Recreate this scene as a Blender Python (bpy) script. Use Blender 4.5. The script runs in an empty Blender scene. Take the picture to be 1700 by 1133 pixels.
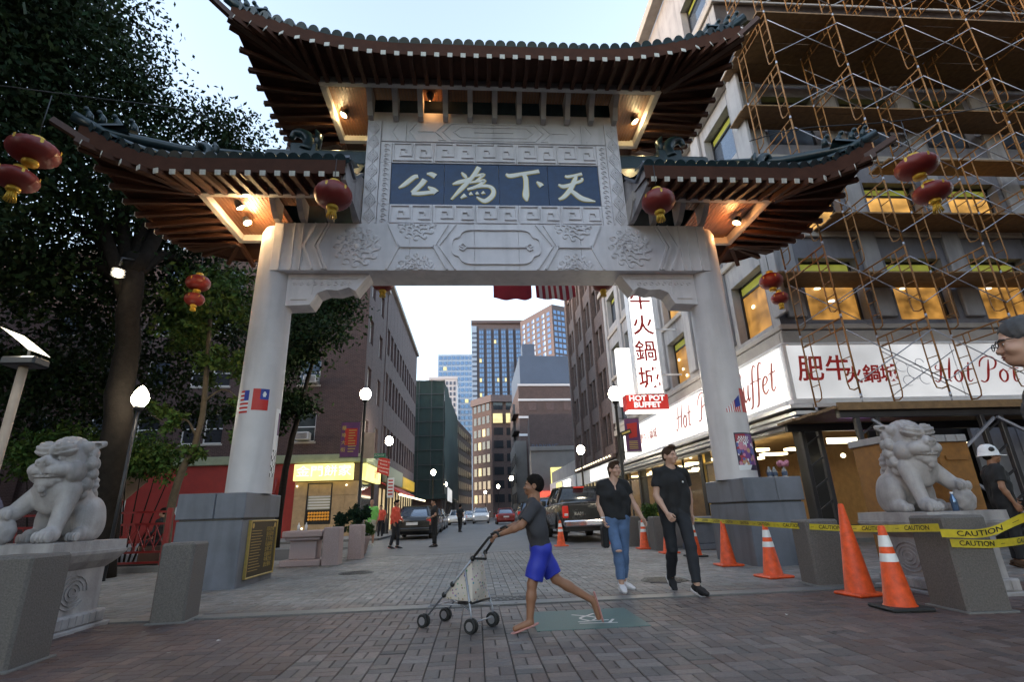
import bpy, math, random
import numpy as np
from mathutils import Vector, Matrix
random.seed(7)
S = bpy.context.scene
COL = S.collection
R = math.radians

# ---------------------------------------------------------------- camera, sky, sun, exposure
cd = bpy.data.cameras.new('camera'); cam = bpy.data.objects.new('camera', cd); COL.objects.link(cam)
cd.sensor_width = 36; cd.lens = 36 * 850 / 1700; cd.clip_end = 3000; cd.clip_start = .05
PI_, YA_, RO_ = .324007, .077585, -.033476
fw = Vector((math.sin(YA_) * math.cos(PI_), math.cos(YA_) * math.cos(PI_), math.sin(PI_)))
rt = Vector((math.cos(YA_), -math.sin(YA_), 0)); up = rt.cross(fw)
r2 = rt * math.cos(RO_) + up * math.sin(RO_); u2 = up * math.cos(RO_) - rt * math.sin(RO_)
cam.matrix_world = Matrix(((r2.x, u2.x, -fw.x, 0), (r2.y, u2.y, -fw.y, 0), (r2.z, u2.z, -fw.z, 1.0), (0, 0, 0, 1)))
S.camera = cam

W = bpy.data.worlds.new('World'); S.world = W; W.use_nodes = True
nt = W.node_tree; nt.nodes.clear()
SUN_EL, SUN_ROT = R(3.0), R(255)
sky = nt.nodes.new('ShaderNodeTexSky'); sky.sky_type = 'NISHITA'; sky.sun_disc = False
sky.sun_elevation = SUN_EL; sky.sun_rotation = SUN_ROT; sky.altitude = 0; sky.air_density = 1.0; sky.dust_density = 1.2; sky.ozone_density = 2.2
bg = nt.nodes.new('ShaderNodeBackground'); wo = nt.nodes.new('ShaderNodeOutputWorld')
hs = nt.nodes.new('ShaderNodeHueSaturation'); hs.inputs['Saturation'].default_value = .6
nt.links.new(sky.outputs[0], hs.inputs['Color']); nt.links.new(hs.outputs[0], bg.inputs[0]); nt.links.new(bg.outputs[0], wo.inputs[0])
bg.inputs[1].default_value = .15
sl = bpy.data.lights.new('sun', 'SUN'); sun = bpy.data.objects.new('sun', sl); COL.objects.link(sun)
sl.energy = .03; sl.angle = R(40); sl.color = (1, .9, .85)
sun.rotation_euler = (R(87), 0, R(75))
S.view_settings.view_transform = 'Standard'; S.view_settings.look = 'None'; S.view_settings.gamma = 1
EXPO = 3.62; EX = 2 ** EXPO
S.view_settings.exposure = EXPO; S.view_settings.use_curve_mapping = False
S.cycles.use_denoising = True
S.cycles.max_bounces = 6; S.cycles.diffuse_bounces = 3; S.cycles.glossy_bounces = 3; S.cycles.transmission_bounces = 4; S.cycles.transparent_max_bounces = 8
S.cycles.sample_clamp_indirect = 4; S.cycles.caustics_reflective = False; S.cycles.caustics_refractive = False

# ---------------------------------------------------------------- materials
MATS = {}
def M(name, col, rough=.6, metal=0, var=.18, scale=3., bump=0., bscale=40., emit=None, es=0, spec=.5, kind=None, alpha=None, trans=0, attr=None, stain=0):
    m = bpy.data.materials.new(name); m.use_nodes = True; MATS[name] = m
    n, l = m.node_tree.nodes, m.node_tree.links
    b = n['Principled BSDF']; b.inputs['Roughness'].default_value = rough; b.inputs['Metallic'].default_value = metal
    b.inputs['Specular IOR Level'].default_value = spec
    tc = n.new('ShaderNodeTexCoord')
    c1 = None
    if kind == 'brick':
        sx = n.new('ShaderNodeSeparateXYZ'); l.new(tc.outputs['Object'], sx.inputs[0])
        ad = n.new('ShaderNodeMath'); ad.operation = 'ADD'; l.new(sx.outputs[0], ad.inputs[0]); l.new(sx.outputs[1], ad.inputs[1])
        cx = n.new('ShaderNodeCombineXYZ'); l.new(ad.outputs[0], cx.inputs[0]); l.new(sx.outputs[2], cx.inputs[1])
        br = n.new('ShaderNodeTexBrick'); l.new(cx.outputs[0], br.inputs['Vector'])
        br.inputs['Scale'].default_value = 1; br.inputs['Brick Width'].default_value = .22; br.inputs['Row Height'].default_value = .075
        br.inputs['Mortar Size'].default_value = .008
        br.inputs['Color1'].default_value = (*[c * 1.15 for c in col], 1); br.inputs['Color2'].default_value = (*[c * .75 for c in col], 1)
        br.inputs['Mortar'].default_value = (*[min(1, c * .9 + .05) for c in col], 1)
        c1 = br.outputs[0]
    no = n.new('ShaderNodeTexNoise'); no.inputs['Scale'].default_value = scale; no.inputs['Detail'].default_value = 8; no.inputs['Roughness'].default_value = .65
    l.new(tc.outputs['Object'], no.inputs['Vector'])
    rp = n.new('ShaderNodeMapRange'); l.new(no.outputs[0], rp.inputs[0])
    rp.inputs[1].default_value = .3; rp.inputs[2].default_value = .7; rp.inputs[3].default_value = 1 - var; rp.inputs[4].default_value = 1 + var
    mx = n.new('ShaderNodeVectorMath'); mx.operation = 'SCALE'
    if attr:
        at = n.new('ShaderNodeAttribute'); at.attribute_name = attr; c1 = at.outputs['Color']
    if c1 is not None: l.new(c1, mx.inputs[0])
    else: mx.inputs[0].default_value = col
    l.new(rp.outputs[0], mx.inputs['Scale'])
    out = mx.outputs[0]
    if stain:
        n2 = n.new('ShaderNodeTexNoise'); n2.inputs['Scale'].default_value = 1.0; n2.inputs['Detail'].default_value = 6
        mp = n.new('ShaderNodeMapping'); mp.inputs['Scale'].default_value = (4.0, 4.0, .55); l.new(tc.outputs['Object'], mp.inputs[0]); l.new(mp.outputs[0], n2.inputs['Vector'])
        r2_ = n.new('ShaderNodeMapRange'); l.new(n2.outputs[0], r2_.inputs[0]); r2_.inputs[1].default_value = .48; r2_.inputs[2].default_value = .75
        r2_.inputs[3].default_value = 1; r2_.inputs[4].default_value = 1 - stain
        m2 = n.new('ShaderNodeVectorMath'); m2.operation = 'SCALE'; l.new(out, m2.inputs[0]); l.new(r2_.outputs[0], m2.inputs['Scale']); out = m2.outputs[0]
    l.new(out, b.inputs['Base Color'])
    rr = n.new('ShaderNodeMapRange'); l.new(no.outputs[0], rr.inputs[0]); rr.inputs[3].default_value = max(0, rough - .12); rr.inputs[4].default_value = min(1, rough + .12)
    l.new(rr.outputs[0], b.inputs['Roughness'])
    if bump:
        nb = n.new('ShaderNodeTexNoise'); nb.inputs['Scale'].default_value = bscale; nb.inputs['Detail'].default_value = 6; l.new(tc.outputs['Object'], nb.inputs['Vector'])
        bp = n.new('ShaderNodeBump'); bp.inputs['Strength'].default_value = bump; bp.inputs['Distance'].default_value = .01
        l.new(nb.outputs[0], bp.inputs['Height']); l.new(bp.outputs[0], b.inputs['Normal'])
    if emit:
        b.inputs['Emission Color'].default_value = (*emit, 1); b.inputs['Emission Strength'].default_value = es / EX
    if trans:
        b.inputs['Transmission Weight'].default_value = trans
    if alpha is not None: b.inputs['Alpha'].default_value = alpha
    return m
def E(name, col, es, var=0, scale=3):
    """lit surface: lamp, sign face, screen"""
    m = bpy.data.materials.new(name); m.use_nodes = True; MATS[name] = m
    n, l = m.node_tree.nodes, m.node_tree.links
    b = n['Principled BSDF']; b.inputs['Base Color'].default_value = (*[min(.8, c * .25) for c in col], 1); b.inputs['Roughness'].default_value = .4
    b.inputs['Emission Color'].default_value = (*col, 1); es = es / EX; b.inputs['Emission Strength'].default_value = es
    if var:
        tc = n.new('ShaderNodeTexCoord'); no = n.new('ShaderNodeTexNoise'); no.inputs['Scale'].default_value = scale; l.new(tc.outputs['Object'], no.inputs['Vector'])
        rp = n.new('ShaderNodeMapRange'); l.new(no.outputs[0], rp.inputs[0]); rp.inputs[1].default_value = .3; rp.inputs[2].default_value = .7
        rp.inputs[3].default_value = es * (1 - var); rp.inputs[4].default_value = es * (1 + var); l.new(rp.outputs[0], b.inputs['Emission Strength'])
    return m

# ---------------------------------------------------------------- object helpers
def tag(o, label=None, cat=None, group=None, kind=None):
    if label: o['label'] = label
    if cat: o['category'] = cat
    if group: o['group'] = group
    if kind: o['kind'] = kind
    return o
def thing(name, label, cat, loc=(0, 0, 0), rz=0, group=None):
    o = bpy.data.objects.new(name, None); COL.objects.link(o); o.location = loc; o.rotation_euler = (0, 0, rz); o.empty_display_size = .1
    return tag(o, label, cat, group)
def woff(o):
    v = Vector((0, 0, 0))
    while o is not None: v += o.location; o = o.parent
    return v
def link(name, me, parent=None, loc=(0, 0, 0), rot=(0, 0, 0), scale=(1, 1, 1)):
    o = bpy.data.objects.new(name, me); COL.objects.link(o)
    if parent is not None: o.parent = parent
    o.location = loc; o.rotation_euler = rot; o.scale = scale
    return o
def copy_tree(o, parent=None):
    c = o.copy(); COL.objects.link(c)
    if parent is not None: c.parent = parent
    for ch in list(o.children): copy_tree(ch, c)
    return c
def catmull(pts, n=6):
    P = [np.array(p, float) for p in pts]
    if len(P) < 3: return P
    out = []
    for i in range(len(P) - 1):
        p0 = P[i - 1] if i else 2 * P[0] - P[1]; p1, p2 = P[i], P[i + 1]; p3 = P[i + 2] if i + 2 < len(P) else 2 * P[-1] - P[-2]
        for k in range(n):
            t = k / n
            out.append(.5 * (2 * p1 + (p2 - p0) * t + (2 * p0 - 5 * p1 + 4 * p2 - p3) * t * t + (3 * p1 - p0 - 3 * p2 + p3) * t ** 3))
    out.append(P[-1]); return out
class MB:
    def __init__(s): s.v = []; s.f = []; s.m = []; s.sm = []; s.c = None
    def add(s, v, f, mi=0, sm=False):
        o = len(s.v); s.v += [tuple(map(float, p)) for p in v]; s.f += [tuple(i + o for i in q) for q in f]; s.m += [mi] * len(f); s.sm += [sm] * len(f); return s
    def box(s, x0, x1, y0, y1, z0, z1, mi=0, taper=0):
        t = taper
        v = [(x0, y0, z0), (x1, y0, z0), (x1, y1, z0), (x0, y1, z0), (x0 + t, y0 + t, z1), (x1 - t, y0 + t, z1), (x1 - t, y1 - t, z1), (x0 + t, y1 - t, z1)]
        return s.add(v, [(0, 3, 2, 1), (4, 5, 6, 7), (0, 1, 5, 4), (1, 2, 6, 5), (2, 3, 7, 6), (3, 0, 4, 7)], mi)
    def bbox(s, x0, x1, y0, y1, z0, z1, b=.01, mi=0):
        """box with chamfered edges"""
        v = []; idx = {}
        def V(p):
            if p not in idx: idx[p] = len(v); v.append(p)
            return idx[p]
        X, Y, Z = (x0, x1), (y0, y1), (z0, z1)
        sg = (1, -1); f = []
        def c(i, j, k, ax):
            p = [X[i] + b * sg[i], Y[j] + b * sg[j], Z[k] + b * sg[k]]; q = (X[i], Y[j], Z[k]); p[ax] = q[ax]; return V(tuple(p))
        for ax in range(3):
            for d in (0, 1):
                a1, a2 = [(1, 2), (2, 0), (0, 1)][ax]
                q = []
                for (u, w) in ((0, 0), (1, 0), (1, 1), (0, 1)):
                    ijk = [0, 0, 0]; ijk[ax] = d; ijk[a1] = u; ijk[a2] = w; q.append(c(*ijk, ax))
                f.append(tuple(q) if d else tuple(q[::-1]))
        for ax in range(3):
            a1, a2 = [(1, 2), (2, 0), (0, 1)][ax]
            for u in (0, 1):
                for w in (0, 1):
                    e = []
                    for t in (0, 1):
                        ijk = [0, 0, 0]; ijk[ax] = t; ijk[a1] = u; ijk[a2] = w; e.append((c(*ijk, a1), c(*ijk, a2)))
                    q = (e[0][0], e[1][0], e[1][1], e[0][1]); f.append(q if u == w else q[::-1])
        for i in (0, 1):
            for j in (0, 1):
                for k in (0, 1):
                    t = (c(i, j, k, 0), c(i, j, k, 1), c(i, j, k, 2)); f.append(t if (i + j + k) % 2 else t[::-1])
        return s.add(v, f, mi)
    def bar(s, a, b, w, h, mi=0, up=(0, 0, 1), ext=0):
        a, b = Vector(a), Vector(b); d = (b - a).normalized(); a = a - d * ext; b = b + d * ext
        x = d.cross(Vector(up)); x = x.normalized() if x.length > 1e-4 else Vector((1, 0, 0)); z = x.cross(d)
        v = [p + x * i * w / 2 + z * k * h / 2 for p in (a, b) for (i, k) in ((-1, -1), (1, -1), (1, 1), (-1, 1))]
        return s.add(v, [(0, 1, 2, 3), (7, 6, 5, 4), (0, 4, 5, 1), (1, 5, 6, 2), (2, 6, 7, 3), (3, 7, 4, 0)], mi)
    def tube(s, pts, r, n=8, mi=0, caps=True, sm=True):
        P = [Vector(p) for p in pts]; rs = r if isinstance(r, (list, tuple)) else [r] * len(P)
        v = []; f = []; x = None
        for i, p in enumerate(P):
            d = (P[min(i + 1, len(P) - 1)] - P[max(i - 1, 0)]).normalized()
            if x is None:
                x = d.cross(Vector((0, 0, 1)))
                if x.length < 1e-3: x = d.cross(Vector((0, 1, 0)))
            x = (x - d * x.dot(d)).normalized(); y = d.cross(x)
            v += [p + (x * math.cos(2 * math.pi * k / n) + y * math.sin(2 * math.pi * k / n)) * rs[i] for k in range(n)]
        for i in range(len(P) - 1):
            for k in range(n): f.append((i * n + k, i * n + (k + 1) % n, (i + 1) * n + (k + 1) % n, (i + 1) * n + k))
        s.add(v, f, mi, sm)
        if caps:
            o = len(s.v) - len(v); e = o + (len(P) - 1) * n
            s.f += [tuple(o + k for k in range(n))[::-1], tuple(e + k for k in range(n))]; s.m += [mi] * 2; s.sm += [False] * 2
        return s
    def lathe(s, prof, n=16, c=(0, 0, 0), mi=0, sm=True, caps=True):
        v = []; f = []
        for (r, z) in prof: v += [(c[0] + r * math.cos(2 * math.pi * k / n), c[1] + r * math.sin(2 * math.pi * k / n), c[2] + z) for k in range(n)]
        for i in range(len(prof) - 1):
            for k in range(n): f.append((i * n + k, i * n + (k + 1) % n, (i + 1) * n + (k + 1) % n, (i + 1) * n + k))
        s.add(v, f, mi, sm)
        if caps:
            o = len(s.v) - len(v); e = o + (len(prof) - 1) * n
            s.f += [tuple(o + k for k in range(n))[::-1], tuple(e + k for k in range(n))]; s.m += [mi] * 2; s.sm += [False] * 2
        return s
    def prism(s, poly, a0, a1, ax='y', mi=0):
        """extrude a convex-ish polygon; ax y: poly in xz; ax x: poly in yz; ax z: poly in xy"""
        n = len(poly)
        def q(p, a): return {'y': (p[0], a, p[1]), 'x': (a, p[0], p[1]), 'z': (p[0], p[1], a)}[ax]
        v = [q(p, a0) for p in poly] + [q(p, a1) for p in poly]
        f = [tuple(range(n)), tuple(range(2 * n - 1, n - 1, -1))] + [(i, i + n, (i + 1) % n + n, (i + 1) % n) for i in range(n)]
        return s.add(v, f, mi)
    def ribbon(s, pts, w, y0, y1, mi=0, smooth=0, closed=False):
        """raised stripe in the xz plane between depths y0 (back) and y1 (front); pts (x, z[, width])"""
        P = [np.array([p[0], p[1], p[2] if len(p) > 2 else w], float) for p in pts]
        if smooth: P = catmull(P, smooth)
        if closed: P = P + [P[0]]
        L = []; Rr = []
        for i, p in enumerate(P):
            a = P[i - 1] if i else (P[-2] if closed else P[0]); b = P[i + 1] if i + 1 < len(P) else (P[1] if closed else P[-1])
            d1 = p[:2] - a[:2]; d2 = b[:2] - p[:2]
            n1 = np.linalg.norm(d1); n2 = np.linalg.norm(d2)
            d1 = d1 / n1 if n1 > 1e-9 else d2 / max(n2, 1e-9); d2 = d2 / n2 if n2 > 1e-9 else d1
            t = d1 + d2; t = t / max(np.linalg.norm(t), 1e-6); nn = np.array([-t[1], t[0]]); k = 1 / max(.5, abs(nn @ np.array([-d1[1], d1[0]])))
            L.append(p[:2] + nn * p[2] / 2 * k); Rr.append(p[:2] - nn * p[2] / 2 * k)
        n = len(P); v = [(q[0], y1, q[1]) for q in L] + [(q[0], y1, q[1]) for q in Rr] + [(q[0], y0, q[1]) for q in L] + [(q[0], y0, q[1]) for q in Rr]
        f = []
        for i in range(n - 1):
            f += [(i, n + i, n + i + 1, i + 1), (i, i + 1, 2 * n + i + 1, 2 * n + i), (n + i, 3 * n + i, 3 * n + i + 1, n + i + 1)]
        f += [(0, 2 * n, 3 * n, n), (n - 1, 2 * n - 1, 4 * n - 1, 3 * n - 1)]
        return s.add(v, f, mi)
    def grid(s, rows, mi=0, sm=True, flip=False):
        nr, nc = len(rows), len(rows[0]); v = [p for r in rows for p in r]
        f = [(i * nc + j, i * nc + j + 1, (i + 1) * nc + j + 1, (i + 1) * nc + j) for i in range(nr - 1) for j in range(nc - 1)]
        if flip: f = [q[::-1] for q in f]
        return s.add(v, f, mi, sm)
    def ball(s, c, r, n=12, m=8, mi=0, sm=True):
        r = r if isinstance(r, (tuple, list)) else (r, r, r)
        rows = [[(c[0] + r[0] * math.sin(math.pi * i / m) * math.cos(2 * math.pi * j / n), c[1] + r[1] * math.sin(math.pi * i / m) * math.sin(2 * math.pi * j / n), c[2] - r[2] * math.cos(math.pi * i / m)) for j in range(n + 1)] for i in range(m + 1)]
        return s.grid(rows, mi, sm)
    def xf(s, mat):
        s.v = [tuple(mat @ Vector(p)) for p in s.v]; return s
    def mesh(s, name, mats):
        me = bpy.data.meshes.new(name); me.from_pydata(s.v, [], s.f)
        for m in (mats if isinstance(mats, (list, tuple)) else [mats]): me.materials.append(MATS[m] if isinstance(m, str) else m)
        me.polygons.foreach_set('material_index', s.m); me.polygons.foreach_set('use_smooth', s.sm); me.update(); return me
    def build(s, name, mats, parent=None, world=True, loc=None, rot=(0, 0, 0)):
        o = link(name, s.mesh(name, mats), parent, rot=rot)
        if loc is not None: o.location = loc
        elif world and parent is not None: o.location = -woff(parent)
        if name in ('lettering', 'lettering_lines', 'gold_collar', 'base_carving', 'stems', 'relief'): o['kind'] = 'stuff'
        return o
def structure(name, mb, mats, label=None):
    return tag(mb.build(name, mats), label, kind='structure')
def text_mesh(body, size=1, extr=0, shear=0, align='CENTER', bold=0):
    cu = bpy.data.curves.new('t', 'FONT'); cu.body = body; cu.size = size; cu.extrude = extr; cu.shear = shear; cu.align_x = align; cu.align_y = 'CENTER'; cu.offset = bold; cu.resolution_u = 3
    o = bpy.data.objects.new('t', cu); COL.objects.link(o)
    dg = bpy.context.evaluated_depsgraph_get(); me = bpy.data.meshes.new_from_object(o.evaluated_get(dg)); bpy.data.objects.remove(o); bpy.data.curves.remove(cu)
    return [tuple(v.co) for v in me.vertices], [tuple(p.vertices) for p in me.polygons]
def add_text(mb, body, fn, size=1, mi=0, **k):
    v, f = text_mesh(body, size, **k); mb.add([fn(p[0], p[1], p[2]) for p in v], f, mi); return mb
def lamp(name, loc, power, col=(1, .75, .45), r=.06, spot=None, parent=None, target=None):
    l = bpy.data.lights.new(name, 'SPOT' if spot else 'POINT'); l.energy = power / EX; l.color = col; l.shadow_soft_size = r
    o = bpy.data.objects.new(name, l); COL.objects.link(o)
    if parent is not None: o.parent = parent; o.location = Vector(loc) - woff(parent)
    else: o.location = loc
    if spot: l.spot_size = spot; l.spot_blend = .5; o.rotation_euler = (Vector(target) - Vector(loc)).to_track_quat('-Z', 'Y').to_euler()
    return o
# ---------------------------------------------------------------- palette (base colours)
M('marble', (.74, .70, .71), .55, var=.09, scale=2.2, bump=.12, bscale=30, stain=.18)
M('marble_white', (.38, .355, .355), .6, spec=.3, var=.18, scale=5, bump=.35, bscale=45, stain=.45)
M('column_white', (.60, .57, .58), .5, var=.07, scale=2, bump=.08, bscale=50, stain=.2)
M('granite_grey', (.145, .155, .185), .5, var=.2, scale=1.6, bump=.2, bscale=120, stain=.35)
M('granite_speck', (.125, .112, .105), .75, var=.35, scale=70, bump=.5, bscale=90)
M('granite_pink', (.36, .28, .28), .65, var=.25, scale=60, bump=.3, bscale=90)
M('blue_panel', (.022, .052, .125), .45, var=.25, scale=5, bump=.1)
M('char_white', (.85, .84, .77), .5, var=.05)
M('gilt', (.55, .42, .12), .4, metal=.6, var=.1)
M('bronze', (.07, .05, .025), .42, metal=.6, var=.3, scale=8, bump=.3, bscale=60)
M('brass', (.62, .45, .15), .35, metal=.8, var=.15, scale=10)
M('wood_red', (.065, .026, .015), .75, spec=.2, var=.25, scale=5, bump=.2, bscale=30)
M('wood_fascia', (.075, .032, .02), .8, spec=.15, var=.2, scale=4, bump=.15)
M('wood_soffit', (.15, .06, .024), .5, var=.25, scale=6, bump=.2)
M('wood_dark', (.07, .03, .018), .6, var=.2)
M('rib_white', (.42, .38, .35), .6, var=.12, scale=5)
M('tile_green', (.012, .030, .036), .32, var=.35, scale=7, bump=.2, bscale=25)
M('rafter_end', (.62, .60, .52), .6, var=.2, scale=20)
M('asphalt', (.125, .123, .125), .62, var=.3, scale=1.1, bump=.5, bscale=160)
M('plaza_base', (.045, .042, .042), .8, var=.2, scale=12)
M('paver', (.2, .15, .14), .62, spec=.3, var=.25, scale=30, bump=.35, bscale=70, attr='col')
M('granite_strip', (.15, .145, .14), .5, var=.2, scale=20, bump=.3, bscale=90)
M('concrete', (.2, .195, .19), .75, var=.2, scale=3, bump=.3, bscale=70)
M('iron', (.035, .033, .032), .5, metal=.4, var=.3, scale=12)
M('black_paint', (.012, .012, .013), .35, var=.2)
M('dark_metal', (.05, .05, .055), .4, metal=.5, var=.2)
M('alu', (.62, .63, .66), .32, metal=.85, var=.1)
M('galv', (.38, .40, .46), .4, metal=.6, var=.15)
M('chrome', (.75, .75, .77), .12, metal=1, var=.05)
M('brick_dark', (.05, .024, .022), .8, var=.25, scale=2, kind='brick', bump=.2)
M('brick_mauve', (.075, .046, .047), .8, var=.2, scale=1.5, kind='brick', bump=.2)
M('brick_far', (.06, .036, .035), .8, var=.2, scale=.8, kind='brick')
M('brick_brown', (.085, .055, .05), .75, var=.22, scale=1.3, kind='brick')
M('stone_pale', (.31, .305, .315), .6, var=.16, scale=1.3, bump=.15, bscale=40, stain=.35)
M('stone_shadow', (.16, .16, .185), .6, var=.16, scale=1.3, bump=.15, bscale=40, stain=.3)  # darker copy of the pale stone; plaza front's shade put into its colour
M('stone_trim', (.36, .33, .30), .7, var=.15, scale=3)
M('red_wall', (.27, .02, .014), .6, var=.18, scale=2, bump=.15)
M('red_paint', (.22, .013, .012), .45, var=.2)
M('sage', (.23, .26, .17), .6, var=.15)
M('tan_tile', (.42, .29, .16), .45, var=.18, scale=4)
M('glass_dark', (.02, .024, .03), .08, var=.1, spec=.8)
M('glass_sky', (.10, .13, .18), .05, var=.2, scale=1, spec=1.0, metal=.5)
M('glass_blue', (.12, .19, .31), .12, var=.3, scale=.5, metal=.6)
M('glass_clear', (.10, .11, .11), .05, var=.05, spec=.6, alpha=.22)
M('frame_black', (.015, .015, .017), .4)
M('frame_white', (.70, .70, .72), .5, var=.08)
M('blind_white', (.55, .55, .56), .6, var=.05)
M('netting', (.013, .029, .028), .9, var=.3, scale=1.5)
M('tower_brick', (.095, .075, .082), .7, var=.1, scale=.05)
M('tower_pale', (.26, .35, .48), .5, var=.1, scale=.05)
M('tower_cream', (.50, .50, .54), .6, var=.1, scale=.05)
M('slate_blue', (.06, .085, .14), .6, var=.12, scale=.3)
M('cone_orange', (.74, .085, .012), .5, var=.3, scale=11, stain=.3)
M('cone_white', (.78, .78, .78), .35, var=.08, scale=10)
M('rubber', (.02, .02, .02), .7, var=.2)
M('tape_yellow', (.62, .50, .03), .45, var=.2, scale=9)
M('scaf_tube', (.27, .13, .04), .55, metal=.25, var=.35, scale=9)
M('scaf_plank', (.2, .12, .055), .7, var=.3, scale=6, bump=.2)
M('lumber', (.25, .11, .025), .65, var=.25, scale=8)
M('lantern_red', (.19, .018, .013), .45, var=.15)
M('lantern_gold', (.66, .42, .05), .4, metal=.3, var=.2, scale=20)
M('bark', (.018, .015, .013), .9, spec=.1, var=.35, scale=9, bump=.6, bscale=25)
M('bark_pale', (.10, .08, .055), .85, var=.3, scale=9, bump=.4, bscale=30)
M('pale_stucco', (.17, .16, .155), .7, var=.15, scale=1); E('globe_dim', (1.0, .9, .68), 3)
M('leaf_dark', (.018, .035, .012), .75, attr='col', var=.2, spec=.12)
M('leaf_lit', (.07, .12, .03), .7, attr='col', var=.2, spec=.2)  # brighter leaf copy, lamplight on the bushes put into its colour
M('sign_white', (.74, .74, .76), .4, var=.05)
M('sign_red', (.50, .02, .015), .45, var=.1)
M('purple_banner', (.13, .04, .14), .6, var=.2)
M('teal_plate', (.065, .13, .125), .6, var=.2, scale=12, bump=.3, bscale=90)
M('road_paint', (.62, .62, .60), .65, var=.15, scale=20)
M('flag_blue', (.03, .05, .30), .6)
M('yellow_banner', (.75, .45, .03), .55)
M('car_black', (.012, .012, .014), .18, var=.1, spec=.7)
M('car_grey', (.045, .042, .042), .25, metal=.4, var=.1)
M('car_silver', (.45, .44, .42), .25, metal=.6, var=.08)
M('car_white', (.65, .65, .66), .25, var=.06)
M('tail_red', (.45, .015, .01), .2, emit=(1, .04, .02), es=.22)
E('globe', (1.0, .88, .66), 140)
E('globe_far', (1.0, .88, .66), 60)
E('flood', (1.0, .72, .38), 55)
E('area_head', (1.0, .90, .66), 5)
E('sign_lit', (.97, .98, 1.0), .6, var=.3, scale=.55)
E('sign_lit_hot', (1.0, .98, .92), 1.7, var=.2, scale=.9)
E('vsign_lit', (1.0, .99, .95), 2.4)
E('yellow_lit', (1.0, .86, .28), 1.5, var=.25, scale=1.5)
E('amber_room', (1.0, .48, .10), .32, var=.8, scale=2.2)
E('amber_bright', (1.0, .52, .13), .6, var=.7, scale=2)
E('yg_lit', (.72, .74, .12), .26, var=.2)
E('room_light', (1.0, .85, .55), 4)
E('shop_glow', (1.0, .78, .42), .55, var=.4, scale=1.5)
E('win_lit', (1.0, .85, .42), .9, var=.3, scale=1)
E('shop_lamp', (1.0, .80, .42), 6)
E('violet_lit', (.75, .35, 1.0), 1.6)
E('red_neon', (1.0, .10, .06), 1.6)
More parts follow.
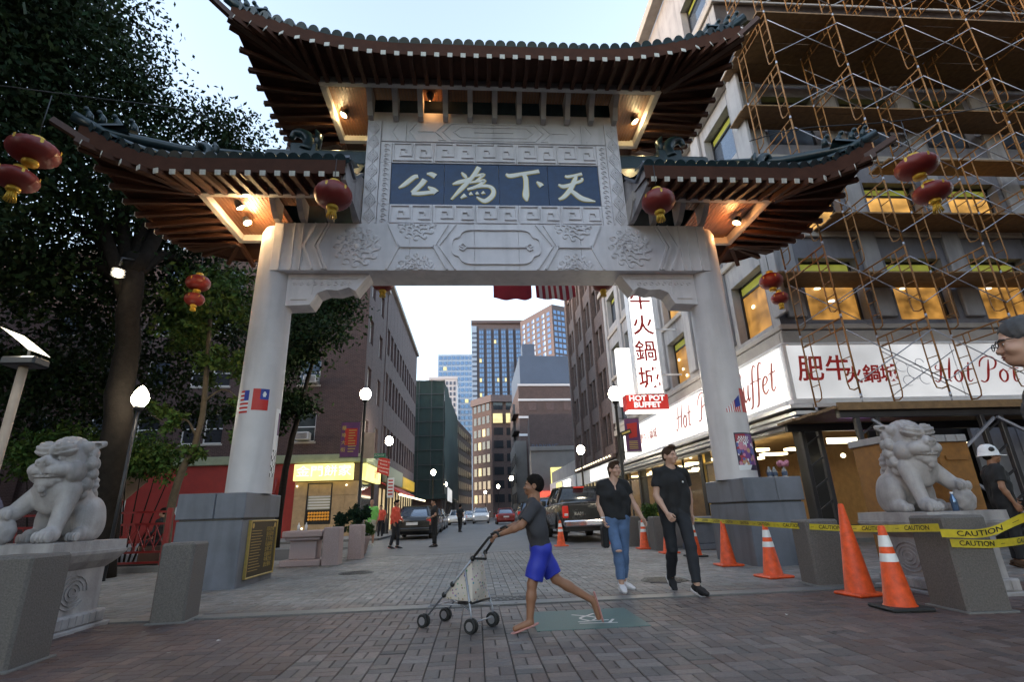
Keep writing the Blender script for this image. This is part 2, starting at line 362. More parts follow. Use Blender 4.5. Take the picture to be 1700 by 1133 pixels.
# ---------------------------------------------------------------- smooth solid modelling on a grid (bodies, sculpture)
class Vol:
    def __init__(s, lo, hi, h):
        s.lo = np.array(lo, float); s.h = h
        s.n = np.ceil((np.array(hi) - s.lo) / h).astype(int) + 1
        s.d = np.full(s.n, 10 * h, dtype=np.float32)
        s.ax = [s.lo[i] + np.arange(s.n[i]) * h for i in range(3)]
    def region(s, lo, hi):
        sl = []
        for i in range(3):
            a = max(0, int((lo[i] - s.lo[i]) / s.h) - 1); b = min(s.n[i], int((hi[i] - s.lo[i]) / s.h) + 3)
            if b <= a: return None
            sl.append(slice(a, b))
        P = np.stack(np.meshgrid(*[s.ax[i][sl[i]] for i in range(3)], indexing='ij'), -1)
        return tuple(sl), P
    def comb(s, sl, q, k, sub=False):
        d = s.d[sl]
        if sub:
            if k > 0: hh = np.clip(.5 - .5 * (d + q) / k, 0, 1); r = d * (1 - hh) - q * hh + k * hh * (1 - hh)
            else: r = np.maximum(d, -q)
        else:
            if k > 0: hh = np.clip(.5 + .5 * (d - q) / k, 0, 1); r = d * (1 - hh) + q * hh - k * hh * (1 - hh)
            else: r = np.minimum(d, q)
        s.d[sl] = r
    def cone(s, a, b, r1, r2, k=.02, sub=False, cut=None, fx=None):
        a, b = np.array(a, float), np.array(b, float); m = max(r1, r2) + 4 * s.h + k
        g = s.region(np.minimum(a, b) - m, np.maximum(a, b) + m)
        if g is None: return s
        sl, P = g; ba = b - a; L = max(ba @ ba, 1e-9); t = np.clip((P - a) @ ba / L, 0, 1)
        q = np.linalg.norm(P - a - t[..., None] * ba, axis=-1) - (r1 + (r2 - r1) * t)
        if cut: 
            for (c, n) in cut: q = np.maximum(q, (P - np.array(c)) @ np.array(n, float))
        if fx: q = q + fx(P)
        s.comb(sl, q, k, sub); return s
    def ell(s, c, r, k=.02, sub=False, rot=None, fx=None, cut=None):
        c = np.array(c, float); r = np.array(r if hasattr(r, '__len__') else (r, r, r), float); m = r.max() + 4 * s.h + k
        g = s.region(c - m, c + m)
        if g is None: return s
        sl, P = g; p = P - c
        if rot is not None: p = p @ np.array(rot)
        k0 = np.linalg.norm(p / r, axis=-1); k1 = np.linalg.norm(p / (r * r), axis=-1) + 1e-9
        q = k0 * (k0 - 1) / k1
        if fx: q = q + fx(P)
        if cut:
            for (cc, n) in cut: q = np.maximum(q, (P - np.array(cc)) @ np.array(n, float))
        s.comb(sl, q, k, sub); return s
    def cutplane(s, c, n):
        sl, P = s.region(s.lo, s.lo + s.n * s.h); s.d[sl] = np.maximum(s.d[sl], (P - np.array(c)) @ np.array(n, float)); return s
    def warp(s, fn):
        sl, P = s.region(s.lo, s.lo + s.n * s.h); s.d[sl] += fn(P); return s
    def net(s):
        d = s.d.copy(); d[0] = d[-1] = 1; d[:, 0] = d[:, -1] = 1; d[:, :, 0] = d[:, :, -1] = 1
        ins = d < 0; n = d.shape
        c = np.zeros((n[0] - 1, n[1] - 1, n[2] - 1), int)
        for i in (0, 1):
            for j in (0, 1):
                for k in (0, 1): c += ins[i:n[0] - 1 + i, j:n[1] - 1 + j, k:n[2] - 1 + k]
        act = (c > 0) & (c < 8); I = np.argwhere(act); idx = -np.ones(act.shape, int); idx[act] = np.arange(len(I))
        acc = np.zeros((len(I), 3)); cnt = np.zeros(len(I))
        cr = [(0, 0, 0), (1, 0, 0), (0, 1, 0), (1, 1, 0), (0, 0, 1), (1, 0, 1), (0, 1, 1), (1, 1, 1)]
        for a in range(8):
            for b in range(a + 1, 8):
                A, B = np.array(cr[a]), np.array(cr[b])
                if np.abs(A - B).sum() != 1: continue
                da = d[tuple((I + A).T)]; db = d[tuple((I + B).T)]; mk = (da < 0) != (db < 0)
                t = np.where(mk, da / np.where(mk, da - db, 1), 0)
                acc += np.where(mk[:, None], A + t[:, None] * (B - A), 0); cnt += mk
        V = s.lo + (I + acc / cnt[:, None]) * s.h
        F = []
        for ax in range(3):
            A = [slice(None)] * 3; B = [slice(None)] * 3; A[ax] = slice(0, -1); B[ax] = slice(1, None)
            e = np.argwhere(ins[tuple(A)] != ins[tuple(B)]); u, w = [(1, 2), (2, 0), (0, 1)][ax]
            e = e[(e[:, u] > 0) & (e[:, w] > 0) & (e[:, u] < n[u] - 1) & (e[:, w] < n[w] - 1)]
            o = np.zeros(3, int)
            def q(du, dw):
                t = e.copy(); t[:, u] -= du; t[:, w] -= dw; return idx[tuple(t.T)]
            Q = np.stack([q(1, 1), q(0, 1), q(0, 0), q(1, 0)], 1); fl = ~ins[tuple(e.T)]; Q[fl] = Q[fl][:, ::-1]; F.append(Q)
        return V, np.concatenate(F)
def np_mesh(name, V, F, mats, smooth=True, mi=None):
    me = bpy.data.meshes.new(name); me.from_pydata([tuple(p) for p in V.tolist()], [], [tuple(q) for q in F.tolist()])
    for m in (mats if isinstance(mats, (list, tuple)) else [mats]): me.materials.append(MATS[m] if isinstance(m, str) else m)
    if smooth: me.polygons.foreach_set('use_smooth', [True] * len(me.polygons))
    if mi is not None: me.polygons.foreach_set('material_index', mi)
    me.update(); return me
def join_nets(nets):
    Vs, Fs, o = [], [], 0
    for V, F in nets: Vs.append(V); Fs.append(F + o); o += len(V)
    return np.concatenate(Vs), np.concatenate(Fs)
# ---------------------------------------------------------------- ground, road, pavements, paving
# gate centre x=.48, street axis = y; plaza y<15, asphalt street beyond between kerbs x=-4.4 and 4.9
structure('ground', MB().box(-400, 400, -60, 900, -.5, -.06), 'plaza_base')
road = structure('road', MB().box(-4.4, 4.9, 15.2, 600, -.3, .006), 'asphalt')
structure('side_road', MB().box(-60, -4.4, 20.4, 25.2, -.3, .002), 'asphalt')
mbp = MB().box(-40, 40, -20, 15.2, -.3, -.012); mbp.box(-60, -4.4, 15.2, 20.4, -.3, -.012)
plaza = structure('plaza_paving', mbp, 'plaza_base')
pv = structure('pavement', MB().box(-6.5, -4.55, 25.2, 300, -.3, .1).box(5.05, 40, 15.2, 300, -.3, .09).box(-60, -6.5, 25.2, 30, -.3, .1), 'concrete')
structure('kerb', MB().bbox(-4.55, -4.4, 25.2, 300, -.3, .11, .015).bbox(4.9, 5.05, 15.2, 300, -.3, .1, .015).bbox(-60, -6.2, 25.05, 25.2, -.3, .11, .015), 'granite_strip')
structure('border_strip', MB().bbox(-40, 40, 6.55, 6.8, -.1, .004, .004).bbox(-4.4, 4.9, 15.0, 15.2, -.1, .008, .004), 'granite_strip')
rng = random.Random(3)
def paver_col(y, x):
    grey = min(1, max(0, (y - 6.2) / 1.2)); c0 = np.array((.105, .07, .064)); c1 = np.array((.215, .205, .195))  # red side bricks, made darker still to put corner shade into the colour
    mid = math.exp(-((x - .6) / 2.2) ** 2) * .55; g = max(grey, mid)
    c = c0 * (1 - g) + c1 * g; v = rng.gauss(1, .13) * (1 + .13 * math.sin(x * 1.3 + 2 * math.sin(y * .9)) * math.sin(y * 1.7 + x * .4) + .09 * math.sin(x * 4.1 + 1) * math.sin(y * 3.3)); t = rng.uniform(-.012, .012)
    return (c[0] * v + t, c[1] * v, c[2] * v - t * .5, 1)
protos = {}
def paver_mesh(wx, wy, k):
    key = (wx, wy, k)
    if key not in protos:
        g = .0035; h = .001 * k; b = .004
        mb = MB().add([(g, g, -.03), (wx - g, g, -.03), (wx - g, wy - g, -.03), (g, wy - g, -.03), (g, g, h - b), (wx - g, g, h - b), (wx - g, wy - g, h - b), (g, wy - g, h - b),
                       (g + b, g + b, h), (wx - g - b, g + b, h), (wx - g - b, wy - g - b, h), (g + b, wy - g - b, h)],
                      [(0, 1, 5, 4), (1, 2, 6, 5), (2, 3, 7, 6), (3, 0, 4, 7), (4, 5, 9, 8), (5, 6, 10, 9), (6, 7, 11, 10), (7, 4, 8, 11), (8, 9, 10, 11)])
        protos[key] = mb
    return protos[key]
cells = []
T = .2
for iy in range(13, 75):
    y = iy * T + .05
    if 6.5 < y + T / 2 < 6.85: continue
    for ix in range(-60, 62):
        x = ix * T + .05
        if abs(x) > 3.2 + y * 1.15: continue
        if (ix + iy) % 2: cells += [(x, y, T / 2, T), (x + T / 2, y, T / 2, T)]
        else: cells += [(x, y, T, T / 2), (x, y + T / 2, T, T / 2)]
def in_view(c):
    P_ = Vector((c[0] + .1, c[1] + .1, -1.0)); z = P_.dot(fw)
    return z > 0 and abs(P_.dot(r2) / z) < 1.02 and abs(P_.dot(u2) / z) < .672
def hit(c):
    x, y = c[0] + c[2] / 2, c[1] + c[3] / 2
    return (.62 < x < 1.47 and 5.15 < y < 5.88) or (.24 < x < .6 and 6.9 < y < 7.02) or math.hypot(x - 2.72, y - 8.0) < .34
cells = [c for c in cells if not hit(c)]
vis = sorted([c for c in cells if in_view(c)], key=lambda c: c[0] ** 2 * .3 + c[1] ** 2)
near = set(vis[:298])
pmesh = {}
big = MB(); cols = []
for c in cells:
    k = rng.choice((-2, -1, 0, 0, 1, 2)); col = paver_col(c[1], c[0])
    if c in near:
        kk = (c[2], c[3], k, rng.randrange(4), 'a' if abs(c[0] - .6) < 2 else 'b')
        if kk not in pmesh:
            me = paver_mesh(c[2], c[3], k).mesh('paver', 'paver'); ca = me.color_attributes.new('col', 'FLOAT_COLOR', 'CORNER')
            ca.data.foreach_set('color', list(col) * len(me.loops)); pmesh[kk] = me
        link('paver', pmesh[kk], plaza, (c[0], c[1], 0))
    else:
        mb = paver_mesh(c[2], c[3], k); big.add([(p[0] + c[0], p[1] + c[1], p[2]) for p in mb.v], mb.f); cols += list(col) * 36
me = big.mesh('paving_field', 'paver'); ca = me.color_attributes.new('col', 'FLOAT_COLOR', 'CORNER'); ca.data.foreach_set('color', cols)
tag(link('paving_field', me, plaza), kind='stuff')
# teal concrete patch with painted strokes, drain grate, manhole covers
t = thing('utility_patch', 'teal green painted paving patch with white spray strokes under the running boy', 'ground marking', (1.05, 5.5, 0))
MB().bbox(.53, 1.56, 5.06, 5.97, -.05, .0055, .002).build('patch_slab', 'teal_plate', t)
mk = MB()
for st in ([(.95, 5.35), (1.25, 5.38)], [(.95, 5.28), (1.3, 5.24)], [(1.06, 5.38), (1.0, 5.5), (1.07, 5.6), (1.16, 5.5), (1.1, 5.4)], [(.95, 5.7), (1.14, 5.56)], [(1.0, 5.52), (1.18, 5.72)], [(1.3, 5.4), (1.22, 5.24)]):
    pts = catmull(st, 5) if len(st) > 2 else st
    v = []
    for i, p in enumerate(pts):
        a = Vector((*pts[max(0, i - 1)], 0)); b = Vector((*pts[min(len(pts) - 1, i + 1)], 0)); nrm = (b - a).normalized().cross(Vector((0, 0, 1))) * .014
        v += [(p[0] + nrm.x, p[1] + nrm.y, .0085 + .0004 * len(mk.f) / 10), (p[0] - nrm.x, p[1] - nrm.y, .0085 + .0004 * len(mk.f) / 10)]
    mk.add(v, [(2 * i, 2 * i + 1, 2 * i + 3, 2 * i + 2) for i in range(len(pts) - 1)])
mk.build('painted_strokes', 'road_paint', t)
g = thing('drain_grate', 'black slotted iron drain grate set in the paving behind the stroller', 'drain grate', (.42, 6.96, 0))
MB().bbox(.15, .69, 6.82, 6.85, -.05, .006, .003).bbox(.15, .69, 7.07, 7.1, -.05, .006, .003).bbox(.15, .18, 6.85, 7.07, -.05, .006, .003).bbox(.66, .69, 6.85, 7.07, -.05, .006, .003).build('frame', 'iron', g)
for i in range(12): MB().box(-.012, .012, -.11, .11, -.04, .0055).build('slat', 'iron', g, world=False, loc=(-.23 + i * .042, 0, 0), rot=(0, 0, .35 * (1 if i % 2 else -1)))
MB().box(.18, .66, 6.85, 7.07, -.06, .003).build('sump', 'black_paint', g)
def manhole(x, y, r, lab):
    g = thing('manhole_cover', lab, 'manhole cover', (x, y, 0)); mb = MB().lathe([(0.001, .006), (r * .9, .006), (r * .92, .001), (r * .94, .001), (r * .95, .008), (r, .008), (r, -.05)], 32, (x, y, 0), caps=False)
    for i in range(-7, 8):
        for j in range(-7, 8):
            if math.hypot(i, j) < 7.2: mb.box(x + i * r * .11 - .012, x + i * r * .11 + .012, y + j * r * .11 - .012, y + j * r * .11 + .012, .004, .01)
    mb.build('cover', 'iron', g)
manhole(2.72, 8.0, .33, 'round iron manhole cover beside the man in black')
manhole(-2.3, 10.9, .33, 'round iron manhole cover near the left plinth with plaque')

# dropped scraps and trodden gum
gum = MB()
for i in range(150):
    x, y, r_ = rng.uniform(-4.5, 4.5), rng.uniform(2.9, 13), rng.uniform(.008, .022); gum.add([(x + r_ * math.cos(a) * rng.uniform(.8, 1.1), y + r_ * math.sin(a), .0045) for a in np.linspace(0, 6.28, 9)[:-1]], [tuple(range(8))], rng.choice((0, 0, 1)))
tag(gum.build('chewing_gum', [M('gum_dark', (.03, .028, .028), .8), M('gum_pale', (.25, .24, .23), .8)]), kind='stuff')
for i, (x, y, lab) in enumerate(((2.9, 5.2, 'tiny white paper scrap lying on the bricks before the man in black'), (4.6, 4.2, 'tiny white paper scrap lying on the bricks at lower right'), (-2.3, 5.3, 'tiny crumpled white paper scrap on the bricks left of the stroller'))):
    mb = MB(); mb.add([(x, y, .006), (x + .03, y + .006, .012), (x + .034, y + .03, .007), (x + .004, y + .026, .016)], [(0, 1, 2), (0, 2, 3)]); tag(mb.build('paper_scrap', 'road_paint'), lab, 'litter')
# ---------------------------------------------------------------- the paifang gate
GX, GY = .48, 9.92
gate = thing('chinatown_gate', 'white marble paifang gate with green tiled roofs and four gold-white characters', 'gate', (GX, GY, 0))
FY = 9.54    # front plane of the beam
def mir(x): return 2 * GX - x
# plinths
for s in (-1, 1):
    xi, xo = GX + s * 4.26, GX + s * 5.35; x0, x1 = min(xi, xo), max(xi, xo)
    p = MB().bbox(x0 + .02, x1 - .02, 9.15, 10.68, -.05, 1.03, .012).build('plinth', 'granite_grey', gate)
    MB().box(x0 + .05, x1 - .05, 9.18, 10.65, 1.03, 1.055).build('joint', 'black_paint', p, loc=(0, 0, 0))
    xm = (x0 * .45 + x1 * .55)
    for (a, b) in ((x0, xm - .003), (xm + .003, x1)): MB().bbox(a, b, 9.13, 10.70, 1.055, 1.465, .012).build('cap_slab', 'granite_grey', p, loc=(0, 0, 0))
    # column, tapered, rounded top
    cx = GX + s * 4.56; pr = [(.385, 1.465), (.384, 2.2), (.378, 3.5), (.37, 5.0), (.36, 6.4), (.35, 6.72), (.31, 6.82), (.2, 6.87), (.001, 6.88)]
    MB().lathe(pr, 40, (cx, 9.92, 0), caps=False).build('column', 'column_white', gate)
# bronze plaque on the left plinth, facing the passage
px = GX - 4.26
pl = MB().bbox(px - .03, px + .012, 9.42, 10.6, .12, 1.0, .004).build('plaque', 'bronze', gate)
mb = MB()
for (a, b, c, d) in ((9.4, 10.62, .1, .125), (9.4, 10.62, .995, 1.02), (9.4, 9.43, .125, .995), (10.59, 10.62, .125, .995)): mb.bbox(px - .03, px + .028, a, b, c, d, .004)
mb.build('border', 'brass', pl, loc=(0, 0, 0))
mb = MB()
for r_, row in enumerate(['四海之内', '皆兄弟也', '天下为公', '礼義廉耻', '忠孝仁愛', '信義和平', '中華之光', '波士頓市']):
    add_text(mb, row, lambda x, y, z, r_=r_: (px + .0145 + z, 10.3 + x, .86 - r_ * .085 + y), .085, extr=.002)
mb.build('characters', 'brass', pl, loc=(0, 0, 0))
mb = MB()
for r_ in range(15): mb.box(px + .012, px + .0145, 9.5, 9.5 + random.uniform(.38, .52), .84 - r_ * .045, .85 - r_ * .045)
for yy in (9.52, 10.5): mb.add([(px + .016, yy + .045 * math.cos(a * .524), .93 + .045 * math.sin(a * .524)) for a in range(12)], [tuple(range(12))[::-1]])
mb.build('lettering_lines', 'brass', pl, loc=(0, 0, 0))
# lintel beam in slabs with carved reliefs
BX0, BX1, BZ0, BZ1 = -4.08, 5.04, 5.755, 6.84
beam = MB().box(BX0 + .01, BX1 - .01, FY + .03, 10.30, BZ0 + .005, BZ1 - .005).build('lintel', 'marble', gate)
joints = [BX0, -1.32, .02, .95, 2.28, BX1]
for a, b in zip(joints, joints[1:]): MB().bbox(a + .003, b - .003, FY, FY + .03, BZ0, BZ1, .004).build('slab', 'marble', beam, loc=(0, 0, 0))
rel = MB(); fr = FY - .036
def both(pts, w, sm=0, closed=False, d=fr):
    rel.ribbon([(GX + p[0], p[1]) + tuple(p[2:]) for p in pts], w, FY + .004, d, smooth=sm, closed=closed)
    rel.ribbon([(GX - p[0], p[1]) + tuple(p[2:]) for p in pts], w, FY + .004, d + .0007, smooth=sm, closed=closed)
zb, zt = BZ0 + .015, BZ1 - .015; zm = (zb + zt) / 2; hh = (zt - zb) / 2
for x in (4.38, 4.15, 3.98): both([(x, zb), (x, zt)], .03)
both([(3.72, zb), (3.94, zm), (3.72, zt)], .05); both([(3.52, zb), (3.74, zm), (3.52, zt)], .05)
both([(3.45, zb), (3.66, zm), (3.45, zt)], .045)
both([(2.25, zb), (2.02, zm), (2.25, zt)], .04); both([(1.02, zb), (1.3, zm), (1.02, zt)], .045)
both([(.85, zb), (1.2, zm + .02), (.85, zt)], .03); both([(2.02, zm), (1.3, zm)], .05, 0)
for (x, z) in ((2.02, zm), (1.3, zm), (3.66, zm)): rel.ball((GX + x, FY, z), (.05, .035, .05), 10, 6); rel.ball((GX - x, FY, z), (.05, .035, .05), 10, 6)
def rosette(cx, cz, r0, half=0):
    n = 12
    for ring, (rr, sc, m_) in enumerate(((r0 * .84, r0 * .26, 12), (r0 * .52, r0 * .21, 9), (r0 * .27, r0 * .14, 8))):
        for i in range(m_):
            a = 2 * math.pi * (i + .5 * (ring % 2)) / m_
            x, z = cx + rr * math.cos(a), cz + rr * math.sin(a)
            if half > 0 and z < cz - .01: continue
            if half < 0 and z > cz + .01: continue
            sp = [(x + sc * (1 - t * .75) * math.cos(a + 4.5 * t + 2), z + sc * (1 - t * .75) * math.sin(a + 4.5 * t + 2)) for t in np.linspace(0, 1, 9)]
            sp = [(q[0], min(max(q[1], zb), zt)) for q in sp]
            rel.ribbon(sp, sc * .3, FY + .004, FY - .022 - .004 * ring - .0003 * i)
            rel.ball((x, FY, min(max(z, zb + .05), zt - .05)), (sc * .5, .012, sc * .5), 8, 5)
    if not half: rel.ball((cx, FY, cz), (.085, .04, .085), 12, 8)
for s in (-1, 1):
    rosette(GX + s * 2.86, zm, .5); rosette(GX + s * 1.66, zt + .02, .42, -1); rosette(GX + s * 1.66, zb - .02, .42, 1)
both([(0, zb + .13), (.55, zb + .13), (.72, zb + .2), (.78, zb + .3), (.9, zb + .36), (.93, zm), (.9, zt - .36), (.78, zt - .3), (.72, zt - .2), (.55, zt - .13), (0, zt - .13)], .025, 3)
both([(0, zm), (.62, zm)], .05); both([(.62, zm), (.7, zm + .07), (.76, zm + .02), (.7, zm - .02)], .03, 3); both([(.62, zm), (.69, zm - .08), (.77, zm - .04)], .03, 3)
rel.build('carving', 'marble', beam, loc=(0, 0, 0))
# stepped brackets under the lintel
for s in (-1, 1):
    P = [(0, BZ0), (1.62, BZ0), (1.36, 5.38), (1.22, 5.46), (1.0, 5.39), (.78, 5.41), (.6, 5.33), (.55, 5.2), (.48, 5.08), (0, 5.06)]
    xa = GX - s * 4.24
    poly = [(xa + s * p[0], p[1]) for p in P]
    if s < 0: poly = poly[::-1]
    br = MB().prism(poly, 9.72, 10.14).build('bracket', 'marble', gate)
    c = MB()
    c.ribbon([(xa + s * .06, 5.66), (xa + s * 1.4, 5.66)], .02, 9.722, 9.70); c.ribbon([(xa + s * .5, 5.64), (xa + s * .5, 5.3)], .02, 9.722, 9.70); c.ribbon([(xa + s * .1, 5.2), (xa + s * .42, 5.2)], .025, 9.722, 9.70)
    for i in range(9):
        x = xa + s * (.14 + i * .135); c.ribbon([(x + .05 * math.cos(t) * (1 - t / 9), 5.53 + .05 * math.sin(t) * (1 - t / 9)) for t in np.linspace(0, 6, 9)], .014, 9.722, 9.705 - .0004 * i)
    c.build('carving', 'marble', br, loc=(0, 0, 0))
# name board between the roofs
UX0, UX1, UZ0, UZ1 = -2.34, 3.36, 6.84, 9.55
body = MB().box(UX0, UX1, 9.66, 10.2, UZ0, UZ1 + .3).build('name_board', 'marble', gate)
PX0, PX1, PZ0, PZ1 = -1.79, 2.83, 7.36, 8.42
def slab_row(z0, z1, xs, y=9.6, par=body, nm='slab'):
    for a, b in zip(xs, xs[1:]): MB().bbox(a + .003, b - .003, y, 9.662, z0 + .003, z1 - .003, .004).build(nm, 'marble', par, loc=(0, 0, 0))
inner0, inner1 = UX0 + .3, UX1 - .3
xs6 = list(np.linspace(PX0, PX1, 6))
slab_row(PZ1, 8.97, xs6); slab_row(UZ0, PZ0, xs6)
slab_row(9.0, 9.55, [inner0, inner0 + .55, GX, inner1 - .55, inner1])
for (a, b) in ((inner0, PX0), (PX1, inner1)): 
    for z0, z1 in ((UZ0, 7.36), (7.36, 8.42), (8.42, 8.97)): MB().bbox(a + .003, b - .003, 9.59, 9.662, z0 + .003, z1 - .003, .004).build('slab', 'marble', body, loc=(0, 0, 0))
for (a, b) in ((UX0, inner0), (inner1, UX1)):
    for z0, z1 in ((UZ0, 7.75), (7.75, 8.65), (8.65, 9.55)): MB().bbox(a, b - .004, 9.57, 9.662, z0 + .002, z1 - .002, .004).build('slab', 'marble', body, loc=(0, 0, 0))
c = MB()
for (z0, z1) in ((PZ1 + .03, 8.94), (UZ0 + .04, PZ0 - .03)):
    for a, b in zip(xs6, xs6[1:]):
        w = (b - a); h = z1 - z0
        def q(u, v): return (a + w * u, z0 + h * v)
        c.ribbon([q(.04, .02), q(.04, .96), q(.47, .96), q(.47, .3), q(.2, .3), q(.2, .66), q(.34, .66), q(.34, .5)], .022, 9.603, 9.566)
        c.ribbon([q(.53, .02), q(.53, .96), q(.94, .96), q(.94, .24), q(.68, .24), q(.68, .62), q(.82, .62), q(.82, .46)], .022, 9.603, 9.5655)
        c.ribbon([q(.04, .05), q(.96, .05)], .022, 9.603, 9.565)
for (a, b) in ((UX0, inner0), (inner1, UX1)):
    n = 7; z0, z1 = UZ0 + .03, UZ1 - .03; xm = (a + b) / 2; hw = (b - a) / 2 - .02; st = (z1 - z0) / n
    c.ribbon([(a + .012, z0), (a + .012, z1)], .022, 9.573, 9.54); c.ribbon([(b - .016, z0), (b - .016, z1)], .022, 9.573, 9.5395)
    for i in range(n):
        zc = z0 + (i + .5) * st
        for k, sc in enumerate((1.0, .62, .3)): c.ribbon([(xm - hw * sc, zc), (xm, zc + st / 2 * sc), (xm + hw * sc, zc), (xm, zc - st / 2 * sc)], .024, 9.573, 9.541 - .001 * k, closed=True)
for (a, b) in ((inner0, PX0), (PX1, inner1)):
    xm = (a + b) / 2
    for i in range(16):
        zc = UZ0 + .1 + i * .128; c.ribbon([(xm + .07 * math.cos(t) * (1 - t / 8), zc + .055 * math.sin(t) * (1 - t / 8)) for t in np.linspace(0, 6.3, 9)], .016, 9.593, 9.566)
zt2 = 9.28
for s in (-1, 1):
    for P in ([(0, 9.05), (.95, 9.05), (1.15, zt2), (.95, 9.51), (0, 9.51)], [(0, 9.14), (.75, 9.14), (.9, zt2), (.75, 9.42), (0, 9.42)], [(0, zt2), (.45, zt2)], [(1.25, 9.05), (1.1, 9.05), (1.32, zt2), (1.1, 9.51)], [(1.35, zt2), (1.72, zt2)], [(1.75, 9.05), (1.9, zt2), (1.75, 9.51)], [(2.15, 9.05), (2.28, zt2), (2.15, 9.51)]):
        c.ribbon([(GX + s * p[0], p[1]) for p in P], .025, 9.603, 9.582 + (.0006 if s > 0 else 0))
c.build('carving', 'marble', body, loc=(0, 0, 0))
# blue panels with the four characters
chars = {
 0: [[(225, 462, 5), (262, 440, 24), (318, 396, 26), (345, 388, 20)], [(398, 372, 8), (425, 375, 26), (450, 388, 30)], [(385, 408, 30), (360, 440, 28), (305, 490, 22)], [(302, 494, 20), (350, 494, 24), (410, 487, 22), (432, 484, 24)], [(402, 452, 6), (430, 470, 30), (450, 488, 34)]],
 1: [[(715, 325, 26), (690, 365, 24), (655, 410, 22), (610, 455, 24), (540, 527, 7)], [(608, 360, 6), (625, 380, 20), (636, 396, 10)], [(550, 436, 6), (585, 424, 24), (640, 408, 22), (680, 390, 16)], [(672, 385, 12), (738, 372, 16), (722, 392, 14), (690, 418, 12)], [(655, 425, 12), (742, 410, 18), (715, 436, 16), (668, 458, 14)], [(640, 466, 14), (715, 446, 18), (775, 446, 20), (800, 470, 22), (790, 505, 26), (745, 535, 26), (695, 512, 6)], [(598, 520, 8), (628, 500, 26)], [(650, 498, 6), (668, 488, 22)], [(690, 495, 6), (706, 486, 22)], [(726, 492, 6), (744, 482, 22)]],
 2: [[(878, 366, 10), (905, 378, 26), (980, 364, 22), (1050, 352, 22), (1083, 345, 24)], [(975, 360, 18), (998, 385, 24), (1002, 440, 26), (1000, 500, 34), (1006, 533, 6)], [(1068, 412, 6), (1088, 428, 26), (1100, 440, 26)]],
 3: [[(1244, 372, 10), (1262, 378, 18), (1310, 368, 16), (1350, 358, 18)], [(1203, 428, 8), (1235, 440, 24), (1290, 424, 18), (1345, 402, 16), (1352, 384, 10)], [(1316, 368, 14), (1300, 410, 26), (1272, 465, 26), (1235, 505, 22), (1205, 520, 12)], [(1268, 452, 12), (1300, 478, 26), (1345, 510, 32), (1390, 522, 24), (1436, 530, 5)]]}
def cmap(x, y):
    v = (560 - y) / (560 - 308); xl = 165 + (190 - 165) * v; xr = 1475 + (1447 - 1475) * v
    return (PX0 + (PX1 - PX0) * (x - xl) / (xr - xl), PZ0 + (PZ1 - PZ0) * v)
sc = (PX1 - PX0) / 1280
cuts = [PX0, cmap(500, 430)[0], cmap(835, 430)[0], cmap(1140, 430)[0], PX1]
for i in range(4):
    b = MB().bbox(cuts[i] + .004, cuts[i + 1] - .004, 9.625, 9.664, PZ0, PZ1, .004).build('blue_panel', 'blue_panel', body, loc=(0, 0, 0))
    cm = MB(); ed = MB()
    for k, st in enumerate(chars[i]):
        pts = [(*cmap(p[0], p[1]), max(.012, p[2] * sc * 1.02)) for p in st]
        a0, a1 = np.array(pts[0]), np.array(pts[-1])
        cm.ribbon(pts, .05, 9.627, 9.606 - .0006 * k, smooth=6)
        ed.ribbon([(p[0], p[1], p[2] + .03) for p in pts], .05, 9.628, 9.617 - .0003 * k, smooth=6)
    for j, (mbx, mt, nm) in enumerate(((cm, 'char_white', 'character'), (ed, 'gilt', 'gilt_edge'))):
        o = mbx.build(nm, mt, body, loc=(0, 0, 0))
